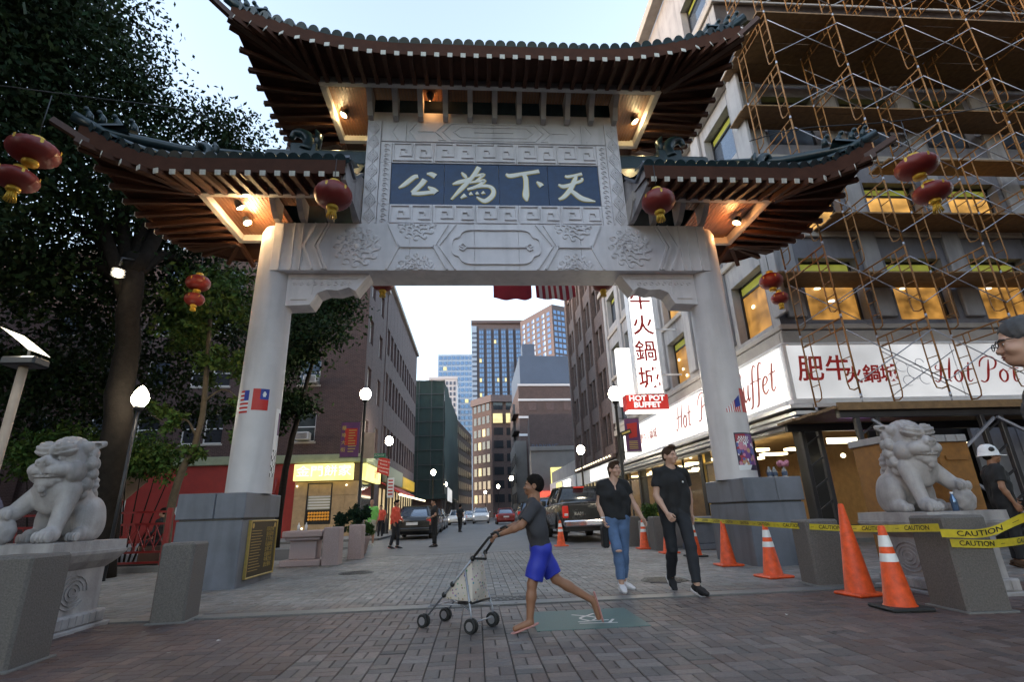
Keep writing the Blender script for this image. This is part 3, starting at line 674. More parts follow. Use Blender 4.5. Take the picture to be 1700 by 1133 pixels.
# ---------------------------------------------------------------- roofs
def roof(name, xl, xr, rim, zr, eY0, eY1, z_eave, rise, tipx, ridge_z, left=True, right=True, ridge_x=None, wall=None, tile_n=38, raf_n=38):
    """hipped roof with upturned corners. eave line front y=eY0, back y=eY1; corners where left/right are open.
    rim=(x0,x1,y0,y1): board frame of the soffit at height zr"""
    rt_ = thing(name, None, None, (GX, GY, 0)); rt_.parent = gate; rt_.location = (0, 0, 0)
    cxm = (xl + xr) / 2; half = (xr - xl) / 2; yc = (eY0 + eY1) / 2; hy = (eY1 - eY0) / 2
    def lift(x, y):
        tx = 0
        if left and x < cxm: tx = max(tx, (cxm - x) / half)
        if right and x > cxm: tx = max(tx, (x - cxm) / half)
        ty = abs(y - yc) / hy
        a = max(0, (tx - .35) / .65) ** 2.2 if tx else 0
        b = ty ** 1.5
        # on front/back eave ty=1; on side eaves tx=1
        return rise * a * b
    flare = .22
    def eave(x, y):
        """point on eave rectangle -> 3d, corners pushed outwards"""
        l_ = lift(x, y) / max(rise, 1e-6)
        sx = (1 if x > cxm else -1) * flare * l_ if (left and x < cxm) or (right and x > cxm) else 0
        sy = (1 if y > yc else -1) * flare * l_
        return Vector((x + sx, y + sy, z_eave + lift(x, y)))
    front = [(x, eY0) for x in np.linspace(xl, xr, 41)]; back = [(x, eY1) for x in np.linspace(xr, xl, 41)]
    rs = [(xr, y) for y in np.linspace(eY0, eY1, 17)] if right else []; ls = [(xl, y) for y in np.linspace(eY1, eY0, 17)] if left else []
    rx0, rx1 = rim[0], rim[1]
    def inner(x, y, zz=zr + .12):
        return Vector((min(max(x, rx0), rx1), min(max(y, rim[2]), rim[3]), zz))
    # underside boarding, fascia and roof surface
    und = MB(); fas = MB(); top = MB()
    rdx = ridge_x or (rim[0] + .6, rim[1] - .6)
    def ridgep(x, y): return Vector((min(max(x, rdx[0]), rdx[1]), yc, ridge_z))
    FH = .30
    for side in (front, rs, back, ls):
        if not side: continue
        E_ = [eave(*p) for p in side]; I_ = [inner(*p) for p in side]
        # rows from eave inwards, slightly sagging
        rows = []
        for t in (0, .35, .7, 1): rows.append([e.lerp(i, t) + Vector((0, 0, .035)) for e, i in zip(E_, I_)])
        und.grid(rows)
        fas.grid([[e + Vector((0, 0, .0)) for e in E_], [e + Vector((0, 0, FH)) for e in E_]], flip=True, sm=False)
        ctr = Vector((cxm, yc, 0))
        def inn(p, e): 
            d = Vector((ctr.x - e.x, ctr.y - e.y, 0)); d.normalize(); return p + d * .05
        fas.grid([[inn(e, e) for e in E_], [inn(e + Vector((0, 0, FH)), e) for e in E_]], sm=False)
        fas.grid([[e for e in E_], [inn(e, e) for e in E_]], sm=False)
        rows = []
        for t in np.linspace(0, 1, 7):
            row = []
            for p, e in zip(side, E_):
                r_ = ridgep(*p); q = (e + Vector((0, 0, FH))).lerp(r_, t); q.z -= .55 * math.sin(math.pi * t) * .8 * (r_.z - e.z) / 2.2; row.append(q)
            rows.append(row)
        top.grid(rows, flip=False)
    und.build('boarding', 'wood_red', rt_); fas.build('fascia', 'wood_fascia', rt_); top.build('roof_deck', 'tile_green', rt_)
    # barrel tiles: run up the slope, round cap at the eave
    tm = MB(); L = .6; r_ = .095
    prof = [(r_ * math.cos(a), r_ * math.sin(a)) for a in np.linspace(0, math.pi, 9)]
    tm.grid([[(p[0], 0, p[1]) for p in prof], [(p[0], L, p[1]) for p in prof]]); tm.add([(p[0] * 1.12, -.012, p[1] * 1.12 - .01) for p in [(r_ * math.cos(a), r_ * math.sin(a)) for a in np.linspace(0, 2 * math.pi, 14, endpoint=False)]], [tuple(range(14))])
    tm.tube([(0, -.012, -.01), (0, .03, -.01)], r_ * 1.12, 14, caps=False)
    tmesh = tm.mesh('roof_tile', 'tile_green')
    pan = MB().grid([[(.11 * u, 0, -.035 + .03 * abs(u) ** 2) for u in (-1, -.5, 0, .5, 1)], [(.11 * u, .6, -.03 + .03 * abs(u) ** 2) for u in (-1, -.5, 0, .5, 1)]]).add([(-.1, -.004, -.01), (-.05, -.004, -.07), (0, -.004, -.095), (.05, -.004, -.07), (.1, -.004, -.01)], [(0, 1, 2, 3, 4)]).mesh('pan_tile', 'tile_green')
    def tile_run(fixed, a, b, n, ax):
        for i in range(n):
            t = a + (b - a) * (i + .5) / n
            for (me, off, nm) in ((tmesh, 0, 'roof_tile'), (pan, .5, 'pan_tile')):
                tt = t + off * (b - a) / n
                if not (min(a, b) <= tt <= max(a, b)): continue
                p = (tt, fixed) if ax == 'x' else (fixed, tt)
                e = eave(*p) + Vector((0, 0, FH + .03)); rp = ridgep(*p); d = (rp - e); d.z *= .55; d.normalize()
                if ax == 'x': d = Vector((d.x * .25, d.y, d.z)).normalized()
                else: d = Vector((d.x, d.y * .25, d.z)).normalized()
                z = Vector((0, 0, 1)); x = d.cross(z).normalized(); z = x.cross(d)
                o = link(nm, me, rt_); o.matrix_local = Matrix(((x.x, d.x, z.x, e.x - GX), (x.y, d.y, z.y, e.y - GY), (x.z, d.z, z.z, e.z), (0, 0, 0, 1)))
    tile_run(eY0, xl, xr, tile_n, 'x'); tile_run(eY1, xl, xr, tile_n, 'x')
    ns = max(6, int(tile_n * (eY1 - eY0) / (xr - xl)))
    if right: tile_run(xr, eY0, eY1, ns, 'y')
    if left: tile_run(xl, eY0, eY1, ns, 'y')
    # rafters
    def rafter(p):
        e = eave(*p); i = inner(*p, zz=zr + .02); e2 = Vector((e.x, e.y, e.z - .055)); d = (e2 - i).normalized(); e3 = e2 + d * .07
        L_ = (e3 - i).length
        mb = MB().bar((0, 0, 0), d * L_, .085, .10); o = mb.build('rafter', 'wood_red', rt_, world=False, loc=(i.x - GX, i.y - GY, i.z))
        q = MB().bar(d * (L_ + .001), d * (L_ + .014), .10, .095); q.build('rafter_end', 'rafter_end', rt_, world=False, loc=(i.x - GX, i.y - GY, i.z))
    for i in range(raf_n): rafter((xl + (xr - xl) * (i + .5) / raf_n, eY0))
    for i in range(raf_n // 2): rafter((xl + (xr - xl) * (i + .5) / (raf_n // 2), eY1))
    for (f, X) in ((left, xl), (right, xr)):
        if f:
            for i in range(11): rafter((X, eY0 + (eY1 - eY0) * (i + .5) / 11))
    # hip spars sticking out at the corners
    for (f, X, ix) in ((left, xl, rx0), (right, xr, rx1)):
        if not f: continue
        for (Y, iy) in ((eY0, rim[2]), (eY1, rim[3])):
            sp = MB(); orn = MB(); e = eave(X, Y); i = Vector((ix, iy, zr + .02)); d = (e - i).normalized(); sp.bar(i, e - Vector((0, 0, .05)), .13, .16)
            sp.bar(e - d * .3 - Vector((0, 0, .05)), e + d * .38 + Vector((0, 0, .10)), .10, .11)
            # upturned tip tiles and small beasts along the hip
            r_ = ridgep(X, Y)
            for k, t in enumerate((.03, .09, .16, .24)):
                q = (e + Vector((0, 0, FH))).lerp(r_, t); q.z += .08 - .3 * t
                orn.tube([q, q + Vector((0, 0, .13)), q + Vector((.03 * (1 if X > cxm else -1), -.03, .2))], [.075, .06, .035], 7); orn.ball(q + Vector((.05 * (1 if X > cxm else -1), -.05, .22)), .05, 7, 5)
            q0 = e + Vector((0, 0, FH + .02)); orn.tube([q0 + d * .12 + Vector((0, 0, .05)), q0 - d * .35, (q0).lerp(r_, .5) + Vector((0, 0, -.2)), r_], [.1, .1, .11, .12], 8)
            sp.build('hip_spar', 'wood_dark', rt_); tag(orn.build('hip_ornament', 'tile_green', rt_), kind='stuff')
    rg = MB().box(rdx[0], rdx[1], yc - .14, yc + .14, ridge_z - .25, ridge_z + .12).tube([(rdx[0], yc, ridge_z + .13), (rdx[1], yc, ridge_z + .13)], .11, 10)
    rg.build('ridge', 'tile_green', rt_)
    # soffit frame boards, slatted side panels
    fb = MB(); x0, x1, y0, y1 = rim; w = .13
    fb.bbox(x0, x1, y0, y0 + w, zr, zr + .2, .01).bbox(x0, x1, y1 - w, y1, zr, zr + .2, .01)
    if left: fb.bbox(x0, x0 + w, y0 + w, y1 - w, zr, zr + .2, .01)
    if right: fb.bbox(x1 - w, x1, y0 + w, y1 - w, zr, zr + .2, .01)
    fb.build('soffit_frame', 'rib_white', rt_)
    return rt_, eave
u_roof, u_eave = roof('upper_roof', -4.58, 5.56, (-3.32, 4.30, 8.94, 10.9), 9.97, 8.15, 11.69, 9.95, .62, 0, 11.75, tile_n=46, raf_n=38)
l_roof, l_eave = roof('lower_roof', -6.78, -2.36, (-5.40, -2.40, 8.94, 10.9), 7.12, 8.15, 11.69, 7.04, .53, 0, 8.72, left=True, right=False, ridge_x=(-4.6, -2.38), tile_n=21, raf_n=17)
r_roof, r_eave = roof('lower_roof', mir(-2.36), mir(-6.78), (mir(-2.40), mir(-5.40), 8.94, 10.9), 7.12, 8.15, 11.69, 7.04, .53, 0, 8.72, left=False, right=True, ridge_x=(mir(-2.38), mir(-4.6)), tile_n=21, raf_n=17)
# slatted soffit strips
def soffit(par, x0, x1, y0, y1, z, step=.075, mt='wood_soffit'):
    mb = MB()
    for i in range(int((x1 - x0) / step)): mb.box(x0 + i * step, x0 + (i + .82) * step, y0, y1, z, z + .03)
    mb.box(x0, x1, y0, y1, z + .032, z + .05, 1); tag(mb.build('soffit_slats', [mt, 'wood_dark'], par), kind='stuff')
soffit(u_roof, -3.19, UX0, 9.07, 10.77, 10.12); soffit(u_roof, UX1, 4.17, 9.07, 10.77, 10.12); soffit(u_roof, UX0, UX1, 9.07, 9.57, 10.12); 
soffit(l_roof, -5.27, -4.0, 9.07, 10.77, 7.27); soffit(l_roof, -4.0, -2.4, 9.07, 9.57, 7.27)
soffit(r_roof, mir(-4.0), mir(-5.27), 9.07, 10.77, 7.27); soffit(r_roof, mir(-2.4), mir(-4.0), 9.07, 9.57, 7.27)
# curved ribs carrying the eaves
def rib(par, x, z0, z1, yf=9.02, yw=9.575, w=.115):
    # x, foot at the wall (yw,z0), head at the frame (yf,z1)
    P = [(yw, z0), (yw, z1 + .12), (yf, z1 + .12), (yf, z1 - .02), (yf + .12, z1 - .16), (yf + .27, z1 - .30)]
    P += [(yw - .16, z0 + .02)]
    MB().prism(P, x - w / 2, x + w / 2, 'x').build('rib', 'rib_white', par)
for i in range(11): rib(u_roof, UX0 + .06 + (UX1 - UX0 - .12) * i / 10, 9.52, 10.1)
for x in (-2.45, -2.95, -3.5, -4.02): rib(l_roof, x, 6.845, 7.25); rib(r_roof, mir(x), 6.845, 7.25)
# white gable boards with grey coping where the lower roofs meet the name board
for s, par in ((-1, l_roof), (1, r_roof)):
    xa = UX0 - .02 if s < 0 else UX1 + .02
    mb = MB().prism([(8.25, 6.98), (8.25, 7.42), (8.75, 7.35), (9.3, 7.85), (9.64, 8.0), (9.64, 6.86), (9.3, 6.86)], min(xa, xa + s * .1), max(xa, xa + s * .1), 'x', 0)
    mb.build('gable_board', 'marble_white', par)
    MB().bar((xa + s * .05, 8.2, 7.46), (xa + s * .05, 8.75, 7.39), .2, .06).bar((xa + s * .05, 8.75, 7.39), (xa + s * .05, 9.35, 7.92), .2, .06).build('coping', 'granite_grey', par)
# dragon-fish finials on the lower ridges and fish on the hips
def finial(par, x, y, z, s, sc=1):
    mb = MB(); pts = [(x, y, z), (x + s * .05 * sc, y, z + .22 * sc), (x - s * .08 * sc, y, z + .42 * sc), (x - s * .26 * sc, y, z + .46 * sc), (x - s * .33 * sc, y, z + .32 * sc)]
    P = catmull(pts, 4); mb.tube([tuple(p) for p in P], list(np.linspace(.17, .05, len(P)) * sc), 9)
    mb.bbox(x - .3 * sc, x + .22 * sc, y - .13, y + .13, z - .2, z + .16 * sc, .03); mb.tube([(x + s * .16 * sc, y, z + .1), (x + s * .2 * sc, y, z + .4 * sc), (x + s * .12 * sc, y, z + .55 * sc)], [.1 * sc, .08 * sc, .03], 7)
    mb.build('ridge_finial', 'tile_green', par)
finial(l_roof, -3.75, GY, 8.9, 1, 1.15); finial(r_roof, mir(-3.75), GY, 8.9, -1, 1.15)
finial(l_roof, -5.35, 9.0, 7.95, 1, .75); finial(r_roof, mir(-5.35), 9.0, 7.95, -1, .75)
for x in (-1.45, 2.35): MB().lathe([(.001, 0), (.16, 0), (.17, .2), (.14, .22), (.001, .22)], 16, (x, 8.45, 10.32), caps=False).build('tile_cap', 'tile_green', u_roof)
for x in (-1.95, 2.85): MB().lathe([(.001, 0), (.11, 0), (.12, .2), (.001, .22)], 14, (x, 8.45, 10.30), caps=False).build('tile_cap', 'tile_green', u_roof)
# flood lamps fixed under the roofs
def flood(par, x, y, z, tx, ty, tz, power, col=(1, .68, .34), lit=True):
    f = MB(); d = Vector((tx - x, ty - y, tz - z)).normalized(); u = d.cross(Vector((0, 0, 1))); u = u.normalized() if u.length > .01 else Vector((1, 0, 0)); w = u.cross(d)
    rows = [[tuple(d * a + (u * math.cos(t) + w * math.sin(t)) * r_) for t in np.linspace(0, 2 * math.pi, 13)] for (a, r_) in ((-.12, .03), (-.1, .055), (.02, .085), (.05, .09))]
    f.grid(rows); f.tube([(0, 0, 0), (0, 0, .12)], .015, 6)
    o = f.build('flood_lamp', 'dark_metal', par, world=False, loc=Vector((x, y, z)) - Vector((GX, GY, 0)))
    if lit:
        g = MB(); c = d * .045; g.add([tuple(c + (u * math.cos(t) + w * math.sin(t)) * .082) for t in np.linspace(0, 2 * math.pi, 14, endpoint=False)], [tuple(range(14))]).ball(tuple(d * .04), .05, 10, 6)
        g.build('lamp_glass', 'flood', par, world=False, loc=Vector((x, y, z)) - Vector((GX, GY, 0)))
        lamp('flood_light', (x + d.x * .12, y + d.y * .12, z + d.z * .12), power, col, .05)
    return o
flood(l_roof, -4.75, 9.35, 7.12, -4.3, 9.7, 6.4, 105); flood(l_roof, -4.85, 9.95, 7.12, -4.4, 9.95, 6.3, 95)
flood(r_roof, mir(-5.0), 9.75, 7.1, mir(-4.6), 9.8, 6.2, 60, (1, .45, .16))
flood(u_roof, -3.0, 9.95, 10.05, -3.6, 9.95, 9.0, 34, (1, .8, .4)); flood(u_roof, mir(-3.0), 9.95, 10.05, mir(-3.6), 9.95, 9.0, 34, (1, .8, .4))
flood(u_roof, -.95, 9.3, 10.0, -.95, 9.5, 11, 6, (1, .55, .2), lit=False); lamp('bay_light', (-.95, 9.42, 9.95), 4, (1, .5, .18), .04)
# ---------------------------------------------------------------- buildings
WC = {}
def win_mesh(w, h, style, frame, glass):
    k = (round(w, 2), round(h, 2), style, frame, glass)
    if k in WC: return WC[k]
    f = MB(); t = .06 if w > .8 else .045; g = MB(); extra = None
    f.box(0, w, -.04, .06, 0, t).box(0, w, -.04, .06, h - t, h).box(0, t, -.04, .06, t, h - t).box(w - t, w, -.04, .06, t, h - t)
    if style == 'sash':
        f.box(t, w - t, -.02, .05, h * .5 - .025, h * .5 + .025); g.box(t, w - t, .012, .02, t, h * .5 - .025).box(t, w - t, -.002, .006, h * .5 + .025, h - t)
    elif style == 'double':
        f.box(w / 2 - .035, w / 2 + .035, -.03, .05, t, h - t); f.box(t, w / 2 - .035, -.015, .045, h * .52, h * .52 + .04); f.box(w / 2 + .035, w - t, -.015, .045, h * .52, h * .52 + .04)
        g.box(t, w / 2 - .035, .012, .02, t, h - t).box(w / 2 + .035, w - t, .012, .02, t, h - t)
    elif style == 'transom':
        f.box(t, w - t, -.03, .05, h * .8, h * .8 + .07); g.box(t, w - t, .012, .02, t, h * .8); extra = MB().box(t, w - t, .008, .016, h * .8 + .07, h - t)
    elif style == 'grid':
        for i in (1, 2): f.box(w * i / 3 - .02, w * i / 3 + .02, -.02, .05, t, h - t)
        f.box(t, w - t, -.015, .045, h * .5 - .02, h * .5 + .02); g.box(t, w - t, .012, .02, t, h - t)
    else: g.box(t, w - t, .012, .02, t, h - t)
    WC[k] = (f.mesh('frame', frame), g.mesh('pane', glass), extra)
    return WC[k]
def facade(par, org, ang, L, z0, z1, cols, rows, wall, style='sash', frame='frame_white', glass=lambda i, j: 'glass_dark', depth=.22, sill=None, lintel=None, skip=lambda i, j: False, core=None, trans='yg_lit', max_depth=6):
    """wall with real openings: local x along the wall, -y outwards"""
    rot = (0, 0, ang); base = Vector((org[0], org[1], 0)) - woff(par)
    w = MB(); us = [0] + [c for a in cols for c in a] + [L]
    for i in range(0, len(us), 2):
        if us[i + 1] - us[i] > .01: w.box(us[i], us[i + 1], 0, depth, z0, z1)
    zs = [z0] + [c for a in rows for c in a] + [z1]
    for i, (a, b) in enumerate(cols):
        for j in range(0, len(zs), 2):
            if zs[j + 1] - zs[j] > .01: w.box(a, b, .004, depth, zs[j], zs[j + 1])
        for j, (c, d) in enumerate(rows):
            if skip(i, j): w.box(a, b, .008, depth, c, d)
    if core: w.box(0, L, depth, depth + core, z0, z1)
    o = w.build('wall', wall, par, world=False, loc=base, rot=rot)
    for i, (a, b) in enumerate(cols):
        for j, (c, d) in enumerate(rows):
            if skip(i, j): continue
            fm, gm, ex = win_mesh(b - a, d - c, style, frame, glass(i, j))
            m = Matrix.Rotation(ang, 4, 'Z') @ Vector((a, depth - .08, c))
            fo = link('window', fm, par, base + m, rot); link('pane', gm, fo)
            if ex: ex.build('transom_pane', trans, fo, world=False)
            if sill:
                k = ('sill', round(b - a, 2), sill)
                if k not in WC: WC[k] = MB().bbox(-.08, b - a + .08, -.2, .02, -.12, -.005, .008).mesh('sill', sill)
                link('sill', WC[k], fo)
            if lintel:
                k = ('lintel', round(b - a, 2), round(d - c, 2), lintel)
                if k not in WC: WC[k] = MB().bbox(-.1, b - a + .1, -.165, .02, d - c + .004, d - c + .2, .008).mesh('lintel', lintel)
                link('lintel', WC[k], fo)
    return o
rb = random.Random(11)
# ---- corner stone building with the hot pot restaurant
RB = thing('restaurant_building', 'grey stone corner building over the hot pot restaurant, behind the scaffold', 'building', (8.6, 12.95, 0))
TOP = 22.6; rows = [(5.92, 7.88), (8.82, 10.55), (11.95, 13.9), (15.4, 17.3), (18.6, 20.4)]
MB().box(9.0, 40, 13.45, 31.4, 3.46, TOP - .1).box(16.1, 40, 13.45, 31.4, 0, 3.46).build('core', 'frame_black', RB); MB().box(8.95, 15.79, 13.45, 31.05, 3.38, 3.44).build('shop_ceiling', 'tan_tile', RB)
pc = [(.95 + 2.7 * i, 2.75 + 2.7 * i) for i in range(11)]
def rg(i, j): return 'amber_room' if j == 0 else ('amber_bright' if j == 1 and i < 6 else 'glass_sky')
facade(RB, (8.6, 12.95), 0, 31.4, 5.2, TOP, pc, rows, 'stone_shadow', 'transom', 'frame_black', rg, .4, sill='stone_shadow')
sc_ = [(1.1 + 3.02 * i, 3.0 + 3.02 * i) for i in range(6)]
def sg(i, j): return 'amber_room' if j == 0 and i > 1 else ('amber_bright' if (j == 1 and i in (3, 5)) else 'glass_sky')
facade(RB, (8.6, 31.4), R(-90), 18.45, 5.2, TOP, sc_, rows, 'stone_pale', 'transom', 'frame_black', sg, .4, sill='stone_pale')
tr = MB()
for (z, d, h) in ((5.2, .12, .35), (5.62, .06, .16), (8.55, .1, .2), (11.3, .08, .22), (14.45, .3, .3), (14.78, .16, .14), (18.0, .1, .25), (TOP, .5, .5)):
    tr.bbox(8.6 - d, 40, 12.95 - d, 12.95, z, z + h, .02); tr.bbox(8.6 - d, 8.6, 12.953, 31.4, z, z + h, .02)
tr.build('cornice', 'stone_trim', RB)
pil = MB()
for i in range(11):
    x = 8.6 + .95 + 2.7 * i - .45; pil.bbox(x - .28, x + .28, 12.83, 12.95, 5.98, 14.44, .02)
for i in range(7):
    y = 31.4 - 3.02 * i - .55; pil.bbox(8.48, 8.6, y - .3, y + .3, 5.98, 14.44, .02)
tag(pil.build('pilasters', 'stone_pale', RB), kind='stuff')
# ceiling spots seen through the lit windows
for (x, z) in ((10.15, 7.0), (10.6, 7.25), (11.05, 7.1), (10.5, 6.6), (12.85, 7.0), (13.5, 7.1), (15.6, 7.0), (16.2, 7.1)):
    MB().lathe([(.001, 0), (.085, 0), (.085, .03), (.001, .03)], 12, (x, 13.24, z), caps=False).xf(Matrix.Identity(4)).build('ceiling_spot', 'room_light', RB)
for (y, z) in ((20.6, 6.6), (20.9, 7.1), (20.3, 6.25), (14.6, 7.0)): MB().ball((8.9, y, z), (.03, .09, .06), 8, 6).build('ceiling_spot', 'room_light', RB)
# ground floor: dark columns, glazing, interior lit from the ceiling
gf = MB()
for x in (8.75, 12.2, 16.6, 21): gf.box(x - .18, x + .3, 13.0, 13.4, 0, 3.5)
for y in (16.3, 19.6, 23.4, 27.4, 31.2): gf.box(8.62, 9.0, y - .15, y + .15, 0, 3.5)
gf.box(8.62, 8.94, 13.0, 31.4, 3.3, 5.2).box(9.0, 40, 13.0, 13.4, 3.3, 5.2)
gf.build('ground_floor_frame', 'black_paint', RB)
MB().box(8.7, 8.8, 16.45, 31.0, .0, .5).build('base_panel', 'dark_metal', RB)
fl = MB().box(8.84, 16, 13.45, 31.2, -.05, .1); fl.build('shop_floor', 'concrete', RB)
MB().box(15.8, 16, 13.45, 31.2, .1, 3.4).box(9.1, 15.8, 31.1, 31.2, .1, 3.4).build('shop_wall', 'tan_tile', RB)
for i in range(9):
    for k in range(2): MB().box(9.0 + 1.6 * k, 9.9 + 1.6 * k, 16.9 + i * 1.6, 17.25 + i * 1.6, 2.72, 2.8).build('ceiling_light', 'shop_lamp', RB)
for i, y in enumerate((16.45, 19.75, 23.55, 27.55)):
    y1 = (19.45, 23.25, 27.25, 31.05)[i]
    f = MB(); n = 2
    for k in range(n + 1): yy = y + (y1 - y) * k / n; f.box(8.66, 8.74, yy - .03, yy + .03, .5, 3.3)
    f.box(8.66, 8.74, y, y1, 2.5, 2.56); f = f.build('shop_window', 'brass' if i < 1 else 'frame_black', RB)
    for k in range(n): MB().box(8.695, 8.705, y + (y1 - y) * k / n + .03, y + (y1 - y) * (k + 1) / n - .03, .5, 2.5).build('pane', 'glass_clear', f, loc=(0, 0, 0))
MB().box(8.78, 8.82, 18.2, 19.5, 0, 2.6).build('door', 'tan_tile', RB)
for y in (16.0, 17.8, 20.4, 22.8): MB().ball((8.6, y, 2.9), .07, 10, 8).build('lamp_glass', 'room_light', RB)
mb = MB()
for z, d in ((3.36, .55), (3.2, .42), (3.04, .5), (2.92, .3)): mb.bbox(8.62 - d, 8.66, 12.6 - d * .3, 31.0, z - .05, z + .06, .015)
for z, d in ((3.36, .6), (3.2, .47), (3.04, .55), (2.92, .35)): mb.bbox(8.67, 9.7, 13.0 - d, 13.0, z - .05, z + .06, .015)
mb.build('shutter_housing', 'alu', RB)
MB().box(9.9, 10.35, 12.99, 13.02, 1.2, 2.3).build('lit_notice', 'violet_lit', RB); MB().box(9.2, 10.1, 12.96, 13.0, 2.45, 2.6).build('strip_light', 'room_light', RB)
MB().ball((10.9, 12.95, 2.0), (.09, .04, .18), 10, 8).build('yellow_lamp', 'amber_bright', RB)
MB().box(10.4, 12.0, 12.98, 13.05, 0, 3.3).box(12.6, 30, 13.1, 13.16, 0, 3.3).build('dark_shopfront', 'black_paint', RB)
cor = MB()
for i in range(14): cor.bar((13.3 + i * .22, 12.92, .9), (13.3 + i * .22, 12.92, 2.9), .2, .05 if i % 2 else .09)
tag(cor.build('corrugated_panel', 'galv', RB), kind='stuff')
# ---- sign band: two lightboxes wrapping the corner
SB = thing('sign_band', 'white lightbox fascia with red lettering wrapping the restaurant corner', 'sign', (8.35, 12.7, 3.5))
Z0, Z1 = 3.6, 5.08
MB().box(8.352, 30, 12.702, 12.9, Z0, Z1).build('lit_face', 'sign_lit', SB)
MB().box(8.40, 8.598, 12.98, 28.8, Z0, Z1).build('lit_face', 'sign_lit_hot', SB)
fr_ = MB()
for z in (3.46, 5.08): fr_.bbox(8.30, 30, 12.65, 12.94, z, z + .14 if z < 4 else z + .07, .01); fr_.bbox(8.30, 8.6, 12.945, 28.85, z, z + .14 if z < 4 else z + .07, .01)
fr_.bbox(8.31, 8.42, 12.66, 12.76, 3.6, 5.08, .01)
for x in (13.2, 18, 23, 28): fr_.box(x - .01, x + .01, 12.69, 12.71, Z0, Z1)
fr_.build('sign_frame', 'frame_white', SB)
def on_plaza(x0, z0): return lambda x, y, z: (x0 + x, 12.695 - z, z0 + y)
def on_street(y0, z0): return lambda x, y, z: (8.395 - z, y0 - x, z0 + y)
def sign_text(nm, body, fn, size, mt='sign_red', **k):
    mb = MB(); add_text(mb, body, fn, size, **k); return mb.build(nm, mt, SB)
E_red = E('red_letter', (.75, .03, .02), .14)
for ch, x_, z_, sz in (('肥', 8.97, 4.38, .76), ('牛', 9.74, 4.38, .74), ('火', 10.15, 4.2, .5), ('鍋', 10.67, 4.22, .52), ('城', 11.16, 4.24, .5)): sign_text('lettering', ch, on_plaza(x_, z_), sz, 'red_letter', extr=.006, align='CENTER', shear=.12, bold=.01)
# script strokes for "Hot Pot" and "Buffet"
GL = {
 'H': [[(.1, .72, .03), (.02, .62, .05), (.08, .5, .03), (.2, .52, .02)], [(.3, 1.0, .04), (.26, .6, .09), (.18, .15, .08), (.05, .0, .05), (-.08, .06, .05)], [(.1, .5, .03), (.35, .52, .05), (.6, .54, .03)], [(.72, 1.02, .04), (.64, .6, .1), (.56, .12, .08), (.64, 0, .03)]],
 'P': [[(.38, .9, .04), (.3, .5, .1), (.2, .12, .08), (.04, .0, .05), (-.1, .05, .06)], [(-.05, .62, .05), (.02, .85, .06), (.25, 1.02, .05), (.55, 1.0, .05), (.68, .82, .08), (.58, .58, .06), (.34, .48, .03)]],
 'B': [[(.38, .9, .04), (.3, .5, .1), (.2, .12, .08), (.04, .0, .05), (-.1, .05, .06)], [(.0, .7, .05), (.1, .92, .06), (.35, 1.02, .05), (.56, .92, .08), (.5, .68, .05), (.32, .54, .03)], [(.34, .54, .03), (.56, .44, .08), (.56, .14, .08), (.34, .0, .05), (.2, .05, .03)]],
 'o': [[(.22, .5, .05), (.06, .38, .08), (.02, .16, .08), (.14, .0, .05), (.3, .1, .08), (.34, .34, .08), (.22, .5, .04), (.3, .42, .02), (.44, .44, .02)]],
 't': [[(.26, .82, .05), (.18, .4, .09), (.14, .1, .07), (.22, .0, .04), (.34, .1, .02)], [(.0, .52, .03), (.4, .54, .04)]],
 'u': [[(.06, .5, .05), (.02, .2, .08), (.1, .0, .06), (.24, .1, .03)], [(.34, .5, .06), (.28, .2, .08), (.32, .0, .05), (.42, .1, .02)]],
 'f': [[(.42, .95, .04), (.3, 1.0, .05), (.2, .8, .08), (.12, .2, .09), (.04, -.2, .07), (-.08, -.28, .04)], [(.0, .5, .03), (.34, .52, .04)]],
 'e': [[(.04, .26, .03), (.2, .3, .04), (.3, .42, .06), (.2, .52, .05), (.06, .4, .08), (.02, .16, .08), (.14, .0, .06), (.32, .1, .02)]]}
ADV = {'H': .8, 'P': .72, 'B': .66, 'o': .46, 't': .38, 'u': .46, 'f': .36, 'e': .36, ' ': .4}
def script(word, fn, size, mt='red_letter'):
    mb = MB(); x = 0; k = 0
    for ch in word:
        for st in GL.get(ch, []):
            k += 1; t = MB(); t.ribbon([(x + p[0] + p[1] * .12, p[1], p[2]) for p in st], .05, 0, -.01 - .001 * k, smooth=5)
            mb.add([fn(p[0] * size, p[2] * size, -p[1] * size) for p in t.v], t.f)
        x += ADV[ch]
    return mb.build('lettering', mt, SB)
script('Hot', on_plaza(12.5, 4.0), .66); script('Pot', on_plaza(13.85, 3.98), .7); script('Buffet', on_plaza(15.4, 4.0), .7)
script('Buffet', on_street(15.85, 4.02), .95); script('Pot', on_street(18.6, 4.02), .95); script('Hot', on_street(20.9, 4.02), .95)
sign_text('lettering', '肥牛火鍋城', on_street(24.6, 4.3), .5, 'red_letter', extr=.006)
# pale ox outline beside the lettering
ox = MB()
for i, (cx_, cz_, r_) in enumerate(((11.6, 4.45, .15), (11.7, 4.05, .14), (11.95, 4.3, .2), (12.15, 4.55, .11), (12.2, 4.1, .15))):
    P_ = [(cx_ + r_ * math.cos(a) * 1.1, cz_ + r_ * math.sin(a)) for a in np.linspace(0, 5.2, 14)]
    t = MB(); t.ribbon(P_, .012, 12.70, 12.692 - .0008 * i); ox.add(t.v, t.f)
ox.build('outline_drawing', 'galv', SB)
